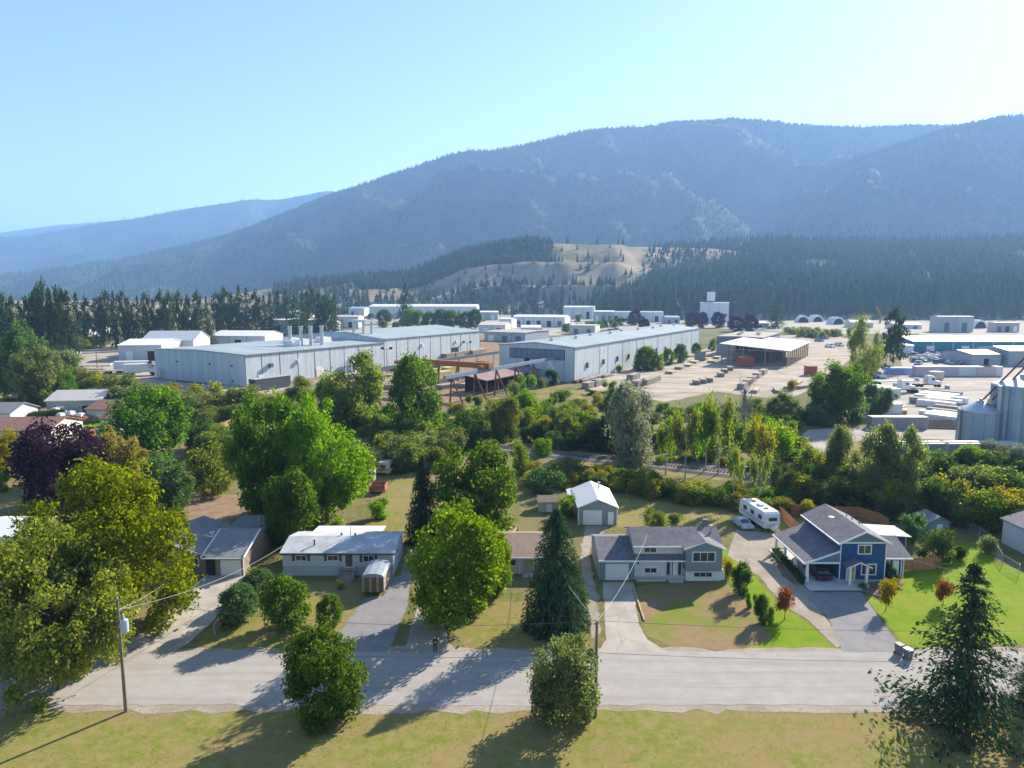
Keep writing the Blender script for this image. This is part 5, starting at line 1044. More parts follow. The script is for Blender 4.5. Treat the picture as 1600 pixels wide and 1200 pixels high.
cb = thing('green_bin', 'grey green dumpster beside the workshop', 'bin', at(1095, 564)); box('body', M('green_grey_paint', (.22, .28, .27), rough=.7), cb, -2.6, 2.6, 0, 4, .2, 4.6); box('lid', DARK, cb, -2.7, 2.7, -.1, 4.1, 4.61, 4.9)

# gantry crane ------------------------------------------------------------------
cr = thing('gantry_crane', 'rusty gantry crane runway with an orange bridge beam in front of the open hall', 'crane')
u = (math.sin(HEAD), math.cos(HEAD)); v = (math.cos(HEAD), -math.sin(HEAD))
R0 = at(700, 589, 10); 
def rp(a, b, z): return (R0[0] + u[0] * a + v[0] * b, R0[1] + u[1] * a + v[1] * b, z)
for b in (0, -36):
    m = MB(); m.hexa([rp(-2, b - .5, 9.4), rp(-2, b + .5, 9.4), rp(90, b + .5, 9.4), rp(90, b - .5, 9.4)], [rp(-2, b - .5, 10.6), rp(-2, b + .5, 10.6), rp(90, b + .5, 10.6), rp(90, b - .5, 10.6)]); m.build('runway_beam', SEAM if b else M('blue_steel', (.19, .26, .33), rough=.6), cr)
    for k in range(7):
        a = 2 + k * 14; mt = RUST if k < 5 else WHITE
        for s in (-1, 1): MB().tube(rp(a, b, 9.5), rp(a + s * 1.2, b + (4.2 if b == 0 else -3.5) * (s > 0), 0), .32, .32, 6).build('leg', mt, cr)
        MB().tube(rp(a, b + .2, 5), rp(a + 1.2, b + (2.2 if b == 0 else -1.8), 4.5), .2, .2, 5).build('brace', mt, cr)
m = MB(); A0 = 22; m.hexa([rp(A0, -38, 10.7), rp(A0, 2, 10.7), rp(A0 + 2.2, 2, 10.7), rp(A0 + 2.2, -38, 10.7)], [rp(A0, -38, 12.7), rp(A0, 2, 12.7), rp(A0 + 2.2, 2, 12.7), rp(A0 + 2.2, -38, 12.7)]); m.build('bridge_beam', ORANGE, cr)
for b in (-38, 0): m = MB(); m.hexa([rp(A0 - 3, b - .9, 10.65), rp(A0 - 3, b + .9, 10.65), rp(A0 + 5, b + .9, 10.65), rp(A0 + 5, b - .9, 10.65)], [rp(A0 - 3, b - .9, 11.9), rp(A0 - 3, b + .9, 11.9), rp(A0 + 5, b + .9, 11.9), rp(A0 + 5, b - .9, 11.9)]); m.build('end_carriage', ORANGE, cr)
m = MB(); m.hexa([rp(A0 + 2.3, -5, 11.2), rp(A0 + 2.3, -1, 11.2), rp(A0 + 5, -1, 11.2), rp(A0 + 5, -5, 11.2)], [rp(A0 + 2.3, -5, 13), rp(A0 + 2.3, -1, 13), rp(A0 + 5, -1, 13), rp(A0 + 5, -5, 13)]); m.build('hoist_cab', ORANGE, cr)
sr = thing('shed_roof', 'long rusty roofed lean-to below the crane runway', 'shed', at(745, 612), IA)
MB().slab([(-4, -7, 5.2), (40, -7, 5.2), (40, 4, 6.8), (-4, 4, 6.8)], .3).build('roof', M('rusty_roof', (.22, .13, .13), (.30, .20, .19), sc=.3, rough=.7), sr)
for k in range(6): box('post', RUST, sr, -3 + k * 8, -2.6 + k * 8, -6.5, -6.1, 0, 4.9)
box('back_wall', DARK, sr, -3, 39, 3, 3.4, 0, 6.3)
for px, py, tp in ((605, 582, 545), (730, 558, 535), (152, 575, 540), (524, 540, 500), (657, 515, 485)):
    f = thing('flood_light', {605: 'twin headed floodlight post before the warehouse', 730: 'twin headed floodlight post beside the lumber', 152: 'dark utility pole in the left gravel yard', 524: 'pole behind the warehouse roof stacks', 657: 'pole beyond the warehouse roof'}[px], 'pole', at(px, py)); hh = height(px, py, tp)
    MB().tube((0, 0, 0), (0, 0, hh), .22, .14).build('pole', POLE, f)
    if px in (605, 730):
        MB().tube((-2, 0, hh - .3), (2, 0, hh - .3), .12).build('cross_arm', STEEL, f)
        for s in (-2, 2): box('lamp_head', DARK, f, s - .7, s + .7, -.4, .4, hh - .2, hh + .8)
    else: MB().tube((-1.4, 0, hh - .8), (1.4, 0, hh - .8), .1).build('cross_arm', POLE, f)

# generic far buildings ----------------------------------------------------------
WS2 = M('white_steel_wall', (.66, .67, .68), (.60, .61, .62), sc=.3, rough=.6, wave=('X', 3, .2)); WR = M('white_steel_roof', (.74, .75, .76), (.70, .71, .72), sc=.2, rough=.5)
def shop(label, px0, px1, py, hgt, depth, wall=WS2, roof=WR, rise=1.2, rz=0.0, doors=2, name='workshop', seam=None, ridge='x'):
    if hgt > 100: hgt = height(px0, py, hgt)       # given as the row of its eaves
    a = at(px0, py); b = at(px1, py); w = b[0] - a[0]; s = thing(name, label, 'building', (a[0], a[1], 0), rz)
    if ridge == 'x': gable_wall_x(s, 0, w, 0, depth, hgt, hgt + rise, wall); gable_x(s, 0, w, 0, depth, hgt + .06, hgt + rise + .06, roof, th=.25, ov=.5, ovx=.5)
    else: gable_wall(s, 0, w, 0, depth, hgt, hgt + rise, wall); gable_y(s, 0, w, 0, depth, hgt + .06, hgt + rise + .06, roof, th=.25, ov=.5, ovy=.5)
    for k in range(doors):
        x = w * (k + .5) / doors; d = box('door', rnd.choice((DARK, TRIM, SEAM)), s, x - min(2.4, w * .08), x + min(2.4, w * .08), -.1, 0, .1, hgt * .62)
    n = max(1, int(w / 12))
    for k in range(1, n): box('seam', SEAM if seam is None else seam, s, w * k / n - .15, w * k / n + .15, -.06, 0, 0, hgt)
    return s
TEAL = M('teal_steel', (.01, .21, .26), (.015, .25, .31), sc=.3, rough=.55, wave=('X', 2.5, .2)); GREYM = M('grey_steel_wall', (.40, .43, .47), (.36, .39, .43), sc=.3, rough=.6, wave=('X', 2.5, .25))
shop('long teal warehouse with a white roof behind the scrap yard', 1426, 1640, 551, 7.0, 34, TEAL, WR, 2.6, -.03, 4, 'warehouse', TRIM)
s = shop('grey steel building in the scrap yard', 1518, 1567, 571, 5.6, 22, GREYM, M('slate_roof', (.22, .26, .29), rough=.6), 1.6, .1, 1); shop('white roofed building right of the grey steel one', 1575, 1660, 571, 7.5, 24, GREYM, WR, 1.5, 0, 1)
shop('long white shop building with a pale roof beyond the warehouse', 577, 745, 497, 479, 60, WS2, WR, 3, -.02, 3)
shop('low white shop in the town centre with a gabled porch', 793, 838, 490, 479, 40, WS2, WR, 2, 0, 2); shop('cream tall shop beside the low white shop', 838, 858, 490, 478, 30, M('cream_steel', (.62, .58, .50), rough=.6), WR, 1, 0, 2)
shop('blue trimmed white shop near the dark pine forest', 880, 926, 498, 480, 46, WS2, WR, 1.5, -.2, 3); shop('glass fronted shop with a flat white roof', 928, 957, 503, 487, 40, GREYM, WR, 1, -.2, 3); shop('long flat white shop with dark bays at the pine forest', 952, 1035, 503, 488, 40, WS2, M('blue_roof', (.3, .42, .55), rough=.5), 1, -.1, 4)
shop('white shop with a row of open bays in the middle of the town', 802, 884, 510, 495, 30, WS2, WR, 2, -.3, 5); shop('small pale shop left of the open bays', 780, 800, 513, 10, 20, WS2, WR, 1, -.3, 2)
shop('white office with blue roof among the conifers', 846, 870, 477, 464, 60, GREYM, M('blue_roof', (.3, .42, .55)), 2, 0, 2); shop('pale house below the gravel pit', 900, 925, 480, 464, 40, WS2, SHIN_PALE, 4, 0, 2); shop('grey flat office near the dark conifers', 790, 814, 477, 463, 50, GREYM, SHIN_GREY, 2, 0, 2)
shop('yellow brick block below the gravel pit', 688, 712, 475, 459, 60, M('tan_wall', (.50, .40, .25), rough=.8), SHIN_PALE, 1, 0, 1)
shop('flat roofed grey hall between the two long halls', 757, 830, 532, 7, 40, GREYM, M('tar_roof2', (.34, .31, .29), (.40, .37, .35), sc=.2, rough=.9), .6, -HEAD, 3); shop('cream flat roofed store behind the long hall', 890, 930, 522, 8, 26, M('cream_steel', (.62, .58, .50)), SHIN_PALE, .6, -.3, 2)
shop('pale flat workshop behind the warehouse roof stacks', 420, 512, 522, 13, 40, M('pale_wall', (.55, .54, .53), rough=.7), WR, 1, -.1, 3); shop('white gabled shed behind the warehouse roof', 330, 418, 540, 7, 30, WS2, WR, 3, -.1, 3); shop('pale wall building with dark doors beyond the near conifers', 512, 560, 512, 12, 30, M('pale_wall', (.55, .54, .53)), SHIN_PALE, 1, 0, 2)
shop('white roofed barn left of the long warehouse', 186, 250, 564, 8.6, 34, M('grey_white_wall', (.50, .53, .56), rough=.7, wave=('X', 2, .2)), WR, 2.4, .12, 2, 'barn'); shop('grey roofed annex behind the white roofed barn', 222, 300, 556, 9, 30, M('grey_white_wall', (.5, .53, .56)), M('grey_annex_roof', (.42, .47, .52), rough=.5), 5, .1, 2)
for px0, px1, py, l in ((18, 40, 530, 'white house among the left pines, first from the edge'), (112, 138, 528, 'white house showing between the left pines'), (140, 158, 524, 'pale house behind the gap in the pines'), (288, 306, 512, 'white house behind the pine row'), (372, 408, 498, 'white roofed house among the conifers behind the warehouse'), (70, 92, 516, 'grey house hidden in the left pines')):
    shop(l, px0, px1, py, 9, 14, WS2, WR, 4, 0, 2, 'house')
TOWN = [(700, 726, 508, 499, 'low white store right of the row of green trees'), (745, 778, 500, 488, 'white store right of the long white shop'), (748, 790, 520, 508, 'white yard office behind the rear warehouse'), (762, 786, 488, 479, 'small white shed beside the conifers'), (815, 845, 520, 512, 'cream loading office behind the long hall'), (860, 880, 506, 497, 'white annex beside the open bays'), (884, 912, 514, 506, 'pale blue roofed depot in the middle of the town'),
        (1040, 1062, 506, 496, 'white shed left of the slanting boom'), (730, 760, 478, 470, 'pale store below the gravel benches'), (600, 628, 478, 468, 'pale store behind the long white shop'), (640, 664, 476, 468, 'small white house behind the long white shop'), (545, 570, 494, 482, 'pale store left of the long white shop'), (1010, 1040, 486, 478, 'pale shed at the edge of the pine forest'), (1150, 1200, 512, 505, 'low grey store behind the dark red trees'), (1330, 1362, 512, 504, 'grey shed behind the poplars'), (1402, 1424, 552, 540, 'white annex at the left end of the teal warehouse'), (1400, 1440, 514, 507, 'low store left of the grey storage block'), (450, 480, 500, 488, 'white store among the conifers behind the stacks')]
for i, (a_, b_, py_, tp_, l_) in enumerate(TOWN): shop(l_, a_, b_, py_, tp_, 22 + (i * 7) % 16, (WS2, GREYM, M('cream_steel', (.62, .58, .50)))[i % 3 if i % 4 else 0], (WR, WR, SHIN_PALE, M('blue_roof', (.3, .42, .55)))[i % 4], .8 + (i % 3) * .8, (-.3, 0, -.15)[i % 3], 2)
for i in range(42):
    px = rnd.uniform(560, 1060); py = rnd.uniform(478, 520)
    if 757 < px < 1060 and py > 508: continue
    plant('street_tree', px, py, py - rnd.uniform(7, 15), rnd.uniform(8, 16), rnd.choice(('round', 'shrub', 'fir')), rnd.choice(('green', 'deep', 'sage', 'scrub')), 'small tree between the far shops', group='small trees between the far shops')
# white tower block, with its plant on the roof
s = shop('white concrete tower block in front of the pine forest', 1093, 1136, 504, 473, 24, M('white_concrete', (.64, .65, .66), rough=.7), WR, .3, -.3, 0, 'tower_block'); box('plant_room', WR, s, 8, 18, 6, 16, 28, 40); box('dark_band', SEAM, s, 24, 34, -.1, 0, 8, 12)  # dark blue band across part of the front wall
for px, py, tp, l in ((655, 482, 458, 'white cylindrical silo below the gravel pit'), (676, 482, 459, 'white silo beside the yellow block')):
    si = thing('silo', l, 'silo', at(px, py)); hh = height(px, py, tp); MB().lathe([(7, 0), (7, hh * .85), (2, hh), (1, hh)], 16).build('tank', WR, si); MB().lathe([(1, hh), (1, hh + 2)], 8).build('cap', STEEL, si)
for px, py, l in ((1255, 504, 'white arched fabric shelter, leftmost of three'), (1278, 503, 'white arched fabric shelter, middle of three'), (1310, 507, 'white arched fabric shelter, rightmost of three'), (1532, 513, 'white arched shelter behind the teal warehouse')):
    q = thing('arched_shelter', l, 'shelter', at(px, py), -.3 if px < 1260 else .1); R = 10 / 1.25
    MB().prism([(math.cos(a) * R, math.sin(a) * R * 1.15) for a in [math.pi * k / 12 for k in range(13)]], 'y', 0, 26 if px < 1270 else 14).build('cover', WR, q); MB().prism([(math.cos(a) * R * .8, .05 + math.sin(a) * R * .9) for a in [math.pi * k / 12 for k in range(13)]], 'y', -.15, -.02).build('opening', DARK, q)
    for k in range(3): MB().path([(math.cos(a) * (R + .1), 3 + k * 4, math.sin(a) * (R * 1.15 + .1)) for a in [math.pi * j / 12 for j in range(13)]], .25, 4).build('hoop', STEEL, q)
shop('grey storage block behind the teal warehouse', 1465, 1520, 519, 15, 14, GREYM, SHIN_PALE, .5, 0, 2); shop('stack of pallets block at the right behind the teal warehouse', 1555, 1592, 519, 9, 12, M('pink_grey', (.45, .38, .38), rough=.8), SHIN_PALE, .3, 0, 3)
wl_ = thing('retaining_wall', 'long grey wall at the foot of the pine forest', 'wall'); a = at(1395, 494); b = at(1720, 500)
for k in range(10): p = [a[0] + (b[0] - a[0]) * k / 10, a[1] + (b[1] - a[1]) * k / 10]; q = [a[0] + (b[0] - a[0]) * (k + .97) / 10, a[1] + (b[1] - a[1]) * (k + .97) / 10]; MB().hexa([(p[0], p[1], 0), (q[0], q[1], 0), (q[0], q[1] + 2, 0), (p[0], p[1] + 2, 0)], [(p[0], p[1], 8), (q[0], q[1], 8), (q[0], q[1] + 2, 8), (p[0], p[1] + 2, 8)]).build('wall_panel', GREYM, wl_)
for px, py, tx, ty, l, mt in ((1067, 498, 1057, 472, 'red and white slanting conveyor boom left of the tower block', 'pink'), (1160, 487, 1176, 474, 'tan slanting conveyor right of the tower block', 'tan'), (1375, 505, 1368, 479, 'orange boom crane behind the poplars', 'org')):
    c = thing('conveyor', l, 'conveyor', at(px, py)); x, y = at(px, py); h1 = height(px, py, py - 12); h2 = height(px, py, ty); dx = (tx - px) / ppm(x, y)
    MB().tube((0, 0, 0), (0, 0, h1), 1.2, 1.0, 8).build('mast', STEEL if mt != 'org' else ORANGE, c); MB().tube((0, 0, h1), (dx, 0, h2), 1.3, 1.3, 6).build('boom', {'pink': M('pale_red_paint', (.55, .33, .30), rough=.6), 'tan': LUMBER, 'org': ORANGE}[mt], c)

# ------------------------------------------------------------------ grain silos
SILO = M('silo_steel', (.33, .43, .53), (.28, .38, .48), sc=.5, rough=.38, metal=.5, wave=('Z', 5, .25)); SILO2 = M('silo_steel_plain', (.34, .45, .56), (.29, .39, .50), sc=.4, rough=.4, metal=.4)
si = thing('grain_silo', 'smaller ribbed steel grain silo with a cone roof', 'silo', (113.6, 163.5, 0))
MB().lathe([(4.4, 1.4), (4.4, 9.0)], 32).build('tank', SILO, si); MB().lathe([(4.6, 9.0), (4.55, 9.15), (.9, 11.2), (.8, 11.5)], 32).build('roof', STEEL, si)
for k in range(10): a = 2 * math.pi * k / 10; MB().tube((4.5 * math.cos(a), 4.5 * math.sin(a), 0), (4.5 * math.cos(a), 4.5 * math.sin(a), 9), .09, n=4).build('stiffener', STEEL, si)
for k in range(8): a = 2 * math.pi * k / 8; MB().tube((4 * math.cos(a), 4 * math.sin(a), 0), (4 * math.cos(a), 4 * math.sin(a), 1.45), .18, n=5).build('leg', STEEL, si)
for s in (-.3, .3): MB().tube((-4.75, -.6 + s, .5), (-4.75, -.6 + s, 10), .05, n=4).build('ladder_rail', RUST, si)
for k in range(18): MB().tube((-4.75, -.9, .8 + k * .5), (-4.75, -.3, .8 + k * .5), .04, n=4).build('rung', RUST, si)
bs = thing('grain_silo', 'large fluted steel grain silo at the right edge', 'silo', (123.2, 162.5, 0))
N_ = 14; prof = []
for k in range(N_):
    a0 = 2 * math.pi * k / N_
    for f in (0, .2, .5, .8): prof.append((math.cos(a0 + f * 2 * math.pi / N_) * (6.3 if f == 0 else 6.75 if f == .5 else 6.6), math.sin(a0 + f * 2 * math.pi / N_) * (6.3 if f == 0 else 6.75 if f == .5 else 6.6)))
MB().prism(prof, 'z', 1.6, 15.2).build('tank', SILO2, bs); MB().lathe([(6.8, 15.2), (6.6, 15.5), (1.2, 17.6), (1.1, 18)], 28).build('roof', STEEL, bs)
for k in range(10): a = 2 * math.pi * k / 10; MB().tube((6 * math.cos(a), 6 * math.sin(a), 0), (6 * math.cos(a), 6 * math.sin(a), 1.7), .25, n=6).build('leg', RUST, bs)
for s in (-.3, .3): MB().tube((-1.2 + s, -7.0, .5), (-1.2 + s, -7.0, 15.5), .05, n=4).build('ladder_rail', STEEL, bs)
for k in range(28): MB().tube((-1.5, -7.0, .8 + k * .53), (-.9, -7.0, .8 + k * .53), .04, n=4).build('rung', STEEL, bs)
box('sign_plate', WHITE, bs, -.2, .7, -7.05, -6.95, 2.6, 3.4)
MB().tube((-6.9, -1.5, 1.5), (-6.9, -1.5, 15.4), .55, .55, 10).build('side_pipe', STEEL, bs)
MB().path([(-2, -6.9, 14.2), (2, -7.3, 14.2), (6, -6, 14.2)], .06, 4).build('catwalk_rail', STEEL, bs); MB().slab([(-2, -7.6, 13.2), (4.5, -7.6, 13.2), (4.5, -6.4, 13.2), (-2, -6.4, 13.2)], .1).build('catwalk', STEEL, bs)
for k, (sx, sy) in enumerate(((113.3, 163), (114.9, 162.2))):
    gp = thing('grain_spout', ('left', 'right')[k] + ' one of two slanting grain spouts above the smaller silo', 'spout', (sx, sy, 11.2)); MB().tube((0, 0, 0), (16, 1, 17), .22, .22, 8).build('pipe', RUST, gp); MB().lathe([(.5, -.3), (.5, .5), (.3, .8)], 10).build('collar', M('pale_brass', (.5, .44, .3), rough=.5), gp)

# ------------------------------------------------------------------ vehicles
PAINT = {n: M('paint_' + n, c, rough=.28, spec=.6) for n, c in dict(white=(.75, .75, .75), silver=(.45, .46, .48), black=(.02, .02, .025), grey=(.16, .17, .18), red=(.35, .03, .03), blue=(.04, .10, .28), green=(.06, .16, .1), beige=(.5, .44, .34)).items()}
def car_meshes(suv=False):
    L_, W = (4.6, 1.85); zr = 1.72 if suv else 1.42; zb = 1.0 if suv else .88
    prof = [(-2.3, .35), (-2.3, .62), (-2.22, zb * .92), (-1.15, zb), (-.45, zr), (1.35 if suv else .95, zr), (2.05 if suv else 1.7, zb + .06), (2.28, zb - .02), (2.3, .4), (1.9, .3), (-1.9, .3)]
    b = MB(); n = len(prof)
    vs_ = []
    for w, k in ((-W / 2, 0), (-W / 2 + .02, 1), (W / 2 - .02, 1), (W / 2, 0)):
        for (y, z) in prof:
            inset = .16 * max(0, (z - zb)) / max(.01, zr - zb); ww = w * (1 - inset * 1.1) if k == 0 else w * (1 - inset * 1.1); vs_.append((ww, y, z))
    fs = [tuple(range(n)), tuple(range(4 * n - 1, 3 * n - 1, -1))]
    for j in range(3):
        for i in range(n): fs.append((j * n + i, (j + 1) * n + i, (j + 1) * n + (i + 1) % n, j * n + (i + 1) % n))
    b.add(vs_, fs); body = b.mesh('body', PAINT['white'])
    gl = MB(); x = W / 2 - .055
    for s in (-1, 1): gl.add([(s * (x + .03), -.95, zb + .05), (s * (x + .03), 1.5 if suv else 1.25, zb + .05), (s * (x - .085), 1.25 if suv else .85, zr - .1), (s * (x - .085), -.42, zr - .1)], [(0, 1, 2, 3) if s > 0 else (3, 2, 1, 0)])
    def wind(y0, y1, za, zb_): gl.add([(-.72, y0, za), (.72, y0, za), (.60, y1, zb_), (-.60, y1, zb_)], [(0, 1, 2, 3)])
    wind(-1.12, -.52, zb + .06, zr - .05)
    gl.add([(.70, (2.05 if suv else 1.7) + .012, zb + .1), (-.70, (2.05 if suv else 1.7) + .012, zb + .1), (-.58, (1.40 if suv else 1.02) + .03, zr - .05), (.58, (1.40 if suv else 1.02) + .03, zr - .05)], [(0, 1, 2, 3)])
    gl = gl.mesh('glass', GLASS)
    wh = MB(); wh.lathe([(.33, -.11), (.33, .11)], 14); wh = wh.mesh('wheel', RUBBER); rim = MB().lathe([(.2, -.115), (.2, .115)], 10).mesh('rim', STEEL)
    hl = MB().box(-.22, .22, -.03, .03, -.08, .08).mesh('headlight', WHITE)
    return body, gl, wh, rim, hl
CARM = {False: car_meshes(False), True: car_meshes(True)}
def car(label, x, y, rz, paint='white', suv=False, group=None, sc=1.0, small=False, cat='car', name='parked_car'):
    c = thing(name, label, cat, (x, y, 0), rz, group); c.scale = (sc, sc, sc); body, gl, wh, rim, hl = CARM[suv]
    o = link('body', body, c); o.material_slots[0].link = 'OBJECT'; o.material_slots[0].material = PAINT[paint]
    link('glass', gl, c)
    for sx in (-.82, .82):
        for sy in (-1.4, 1.4):
            w = link('wheel', wh, c); w.location = (sx, sy, .33); w.rotation_euler = (0, math.pi / 2, 0)
            if not small: link('rim', rim, w)
    if not small:
        for sx in (-.62, .62):
            q = link('headlight', hl, c); q.location = (sx, -2.29, .66)
            q = link('taillight', MB().box(-.10, .10, -.03, .03, -.14, .14).mesh('taillight', M('tail_red', (.45, .02, .02), rough=.3)), c); q.location = (sx, 2.29, .75)
    return c
car('dark grey vehicle with black rear parked under the carport', 40.4, 86.4, math.pi, 'black', True)
p = at(1166, 829); car('silver car parked beside the white travel trailer', p[0], p[1] + 2, .12, 'silver')
p = at(4, 1036); car('pale car half hidden under the olive maple at the left edge', p[0], p[1], 1.4, 'silver')
# travel trailer
p = at(1206, 831); tt_ = thing('travel_trailer', 'white travel trailer parked on the gravel beside the cedar fence', 'trailer', (p[0], p[1], 0), .16)
MB().prism([(0, .55), (8.2, .55), (8.4, 1.2), (8.2, 2.9), (7.6, 3.15), (.5, 3.15), (.05, 2.8), (-.25, 1.4)], 'x', -1.25, 1.25).build('body', WHITE, tt_, bevel=.08)
box('stripe', M('grey_blue_stripe', (.3, .36, .45), rough=.5), tt_, -1.262, -1.251, .3, 7.8, 1.2, 1.45); box('air_conditioner', TRIM, tt_, -.4, .4, 3.2, 4.3, 3.16, 3.45); box('roof_vent', M('vent_dark', (.1, .1, .1)), tt_, -.3, .3, 5.6, 6.2, 3.16, 3.3); box('roof_hatch', DARK, tt_, -.3, .3, 1.8, 2.3, 3.16, 3.24)
for y in (1.0, 3.4, 5.8): box('side_window', GLASS, tt_, -1.27, -1.252, y, y + 1.1, 1.7, 2.4)
box('front_window', GLASS, tt_, -.7, .7, -.17, -.10, 1.75, 2.3).rotation_euler = (0, 0, 0); box('propane_tanks', TRIM, tt_, -.4, .4, -1.0, -.5, .6, 1.2); MB().path([(0, -.2, .5), (0, -1.0, .5), (0, -1.6, .5)], .06, 5).build('hitch', STEEL, tt_)
for sx in (-1.15, 1.15):
    for y in (3.8, 4.7):
        w = MB().lathe([(.36, -.1), (.36, .1)], 14).build('wheel', RUBBER, tt_); w.location = (sx, y, .36); w.rotation_euler = (0, math.pi / 2, 0)
def camper(label, px, py, rz, roof, L_=4.6):
    p = at(px, py); c = thing('truck_camper', label, 'camper', (p[0], p[1], 0), rz)
    MB().prism([(0, .6), (L_ - 1.2, .6), (L_ - 1.2, 1.7), (L_, 1.9), (L_, 2.5), (L_ - .3, 2.75), (.2, 2.75), (0, 2.5)], 'x', -1.15, 1.15).build('body', PAINT['beige'], c, bevel=.06); box('roof', roof, c, -1.2, 1.2, .1, L_ - .25, 2.76, 2.86)
    box('stripe', M('brown_stripe', (.25, .14, .08), rough=.6), c, -1.16, -1.151, .2, L_ - 1.3, 1.2, 1.5); box('window', GLASS, c, -1.17, -1.152, .8, 2.0, 1.7, 2.3); box('rear_window', GLASS, c, -.7, .7, -.02, -.005, 1.6, 2.2)
    for sx in (-1, 1):
        for y in (.4, L_ - 1.5): box('jack', STEEL, c, sx - .06, sx + .06, y - .06, y + .06, 0, .62)
camper('beige truck camper in front of the other camper behind the mobile home', 585, 756, 1.45, WHITE); camper('rear white topped camper behind the mobile home', 612, 742, 1.35, WHITE, 5.6)
p = at(589, 772); c = thing('utility_trailer', 'open red box trailer below the campers', 'trailer', (p[0], p[1], 0), 0); RD = M('faded_red_paint', (.33, .12, .09), (.40, .16, .12), sc=1.2, rough=.7)
for a in ((-1.5, 1.5, 0, .08, .6, 1.7), (-1.5, 1.5, 2.6, 2.68, .6, 1.7), (-1.5, -1.42, .09, 2.59, .6, 1.7), (1.42, 1.5, .09, 2.59, .6, 1.7), (-1.41, 1.41, .09, 2.59, .6, .7)): box('side_board', RD, c, *a)
for sx in (-1.2, 1.2): w = MB().lathe([(.34, -.1), (.34, .1)], 12).build('wheel', RUBBER, c); w.location = (sx, 1.3, .34); w.rotation_euler = (0, math.pi / 2, 0)

def semi_trailer(label, px, py, L_, rz, kind='box', paint=None, group=None, hgt=4.0, w=2.6, sc=1.35):
    p = at(px, py); c = thing('semi_trailer', label, 'trailer', (p[0], p[1], 0), rz, group); c.scale = (sc, sc, sc)
    if kind == 'box':
        box('box_body', paint or WHITE, c, 0, L_, 0, w, 1.2, hgt); box('rear_door', M('grey_door', (.4, .42, .45), rough=.6), c, -.04, 0, .15, w - .15, 1.3, hgt - .1)
    else: box('deck', paint or GREYWOOD, c, 0, L_, 0, w, 1.15, 1.4); box('headboard', STEEL, c, L_ - .15, L_, 0, w, 1.41, 2.2)
    for x in (1.2, 2.4):
        for y in (.2, w - .2): q = MB().lathe([(.5, -.15), (.5, .15)], 12).build('wheel', RUBBER, c); q.location = (x, y, .5); q.rotation_euler = (math.pi / 2, 0, 0)
    for y in (.4, w - .4): box('landing_leg', STEEL, c, L_ * .75, L_ * .75 + .15, y - .08, y + .08, 0, 1.15)
    return c
semi_trailer('white box trailer on the left gravel yard, nearer one', 193, 588, 12.5, -.18 + .42, 'box'); semi_trailer('white box trailer on the left gravel yard, farther one', 178, 583, 11, -.18 + .42, 'box')
semi_trailer('empty flatbed trailer left of the white box trailers', 157, 586, 9, .2, 'flat', GREYWOOD); semi_trailer('long flatbed trailer in the left gravel yard', 112, 578, 13, .16, 'flat', M('purple_grey_deck', (.3, .24, .27), rough=.8))
def truck(label, px, py, rz, sc=1.35, paint='white'):
    p = at(px, py); c = thing('semi_truck', label, 'truck', (p[0], p[1], 0), rz); c.scale = (sc, sc, sc); PT = PAINT[paint]
    MB().prism([(0, 1.0), (2.3, 1.0), (2.3, 2.2), (2.0, 3.2), (1.6, 3.5), (.2, 3.5), (0, 3.2)], 'y', -1.15, 1.15).build('cab', PT, c, bevel=.05); MB().prism([(2.31, .8), (4.0, .8), (4.0, 1.7), (3.8, 1.95), (2.31, 2.15)], 'y', -.9, .9).build('hood', PT, c, bevel=.05)
    box('grille', STEEL, c, 4.0, 4.06, -.6, .6, .85, 1.65); MB().add([(2.32, -.95, 2.25), (2.32, .95, 2.25), (2.04, .9, 3.15), (2.04, -.9, 3.15)], [(0, 1, 2, 3)]).build('windscreen', GLASS, c); box('side_window', GLASS, c, 1.1, 1.9, -1.17, -1.152, 2.2, 2.9)
    box('chassis', DARK, c, -3.4, 2.2, -.45, .45, .7, .95)
    for x in (-2.8, -1.6, 3.3):
        for y in (-1, 1): q = MB().lathe([(.5, -.16), (.5, .16)], 12).build('wheel', RUBBER, c); q.location = (x, y, .5); q.rotation_euler = (math.pi / 2, 0, 0)
    for y in (-1, 1): MB().tube((-.15, y, 1), (-.15, y, 4), .09, n=6).build('exhaust', STEEL, c)
truck('white lorry tractor at the rear flatbed in the truck yard', 1446, 605, -.1); truck('white lorry tractor at the front flatbed in the truck yard', 1405, 613, -.1)
semi_trailer('rear white flatbed trailer behind a lorry in the truck yard', 1362, 602, 14, -.05, 'flat', PAINT['white']); semi_trailer('front white flatbed trailer beside the broad tree', 1352, 611, 9, -.05, 'flat', PAINT['white']); semi_trailer('low flatbed trailer in the middle of the truck yard', 1418, 614, 11, -.12, 'flat', GREYWOOD)
WRAP = M('white_wrap', (.74, .74, .75), (.66, .66, .68), sc=.6, rough=.35)
for i, (px, py) in enumerate(((1450, 632), (1456, 627), (1463, 624), (1470, 622), (1476, 619), (1462, 636), (1473, 632), (1483, 628), (1468, 655), (1480, 650), (1490, 645), (1478, 660), (1487, 655))): stack('white wrapped timber package in the rows of the truck yard', px, py, 11, 2.4, 2, 2.25, WRAP, 'white wrapped packages', 'package', .9, 'wrapped_package')
for px, py, l in ((1393, 622, 'white flat roofed store beside the broad tree, rear'), (1393, 648, 'white flat roofed store beside the broad tree, front')): s = thing('storage_box', l, 'container', at(px, py), .15); box('body', WS2, s, -3.6, 3.6, 0, 13, 0, 3); box('lid', WRAP, s, -3.8, 3.8, -.2, 13.2, 3.01, 3.3)
for px, py in ((1408, 640), (1412, 645), (1404, 634)): stack('loose sawn boards right of the flat roofed store', px, py, 5, 2, 2, 1, LUMBER, 'loose boards in the truck yard')
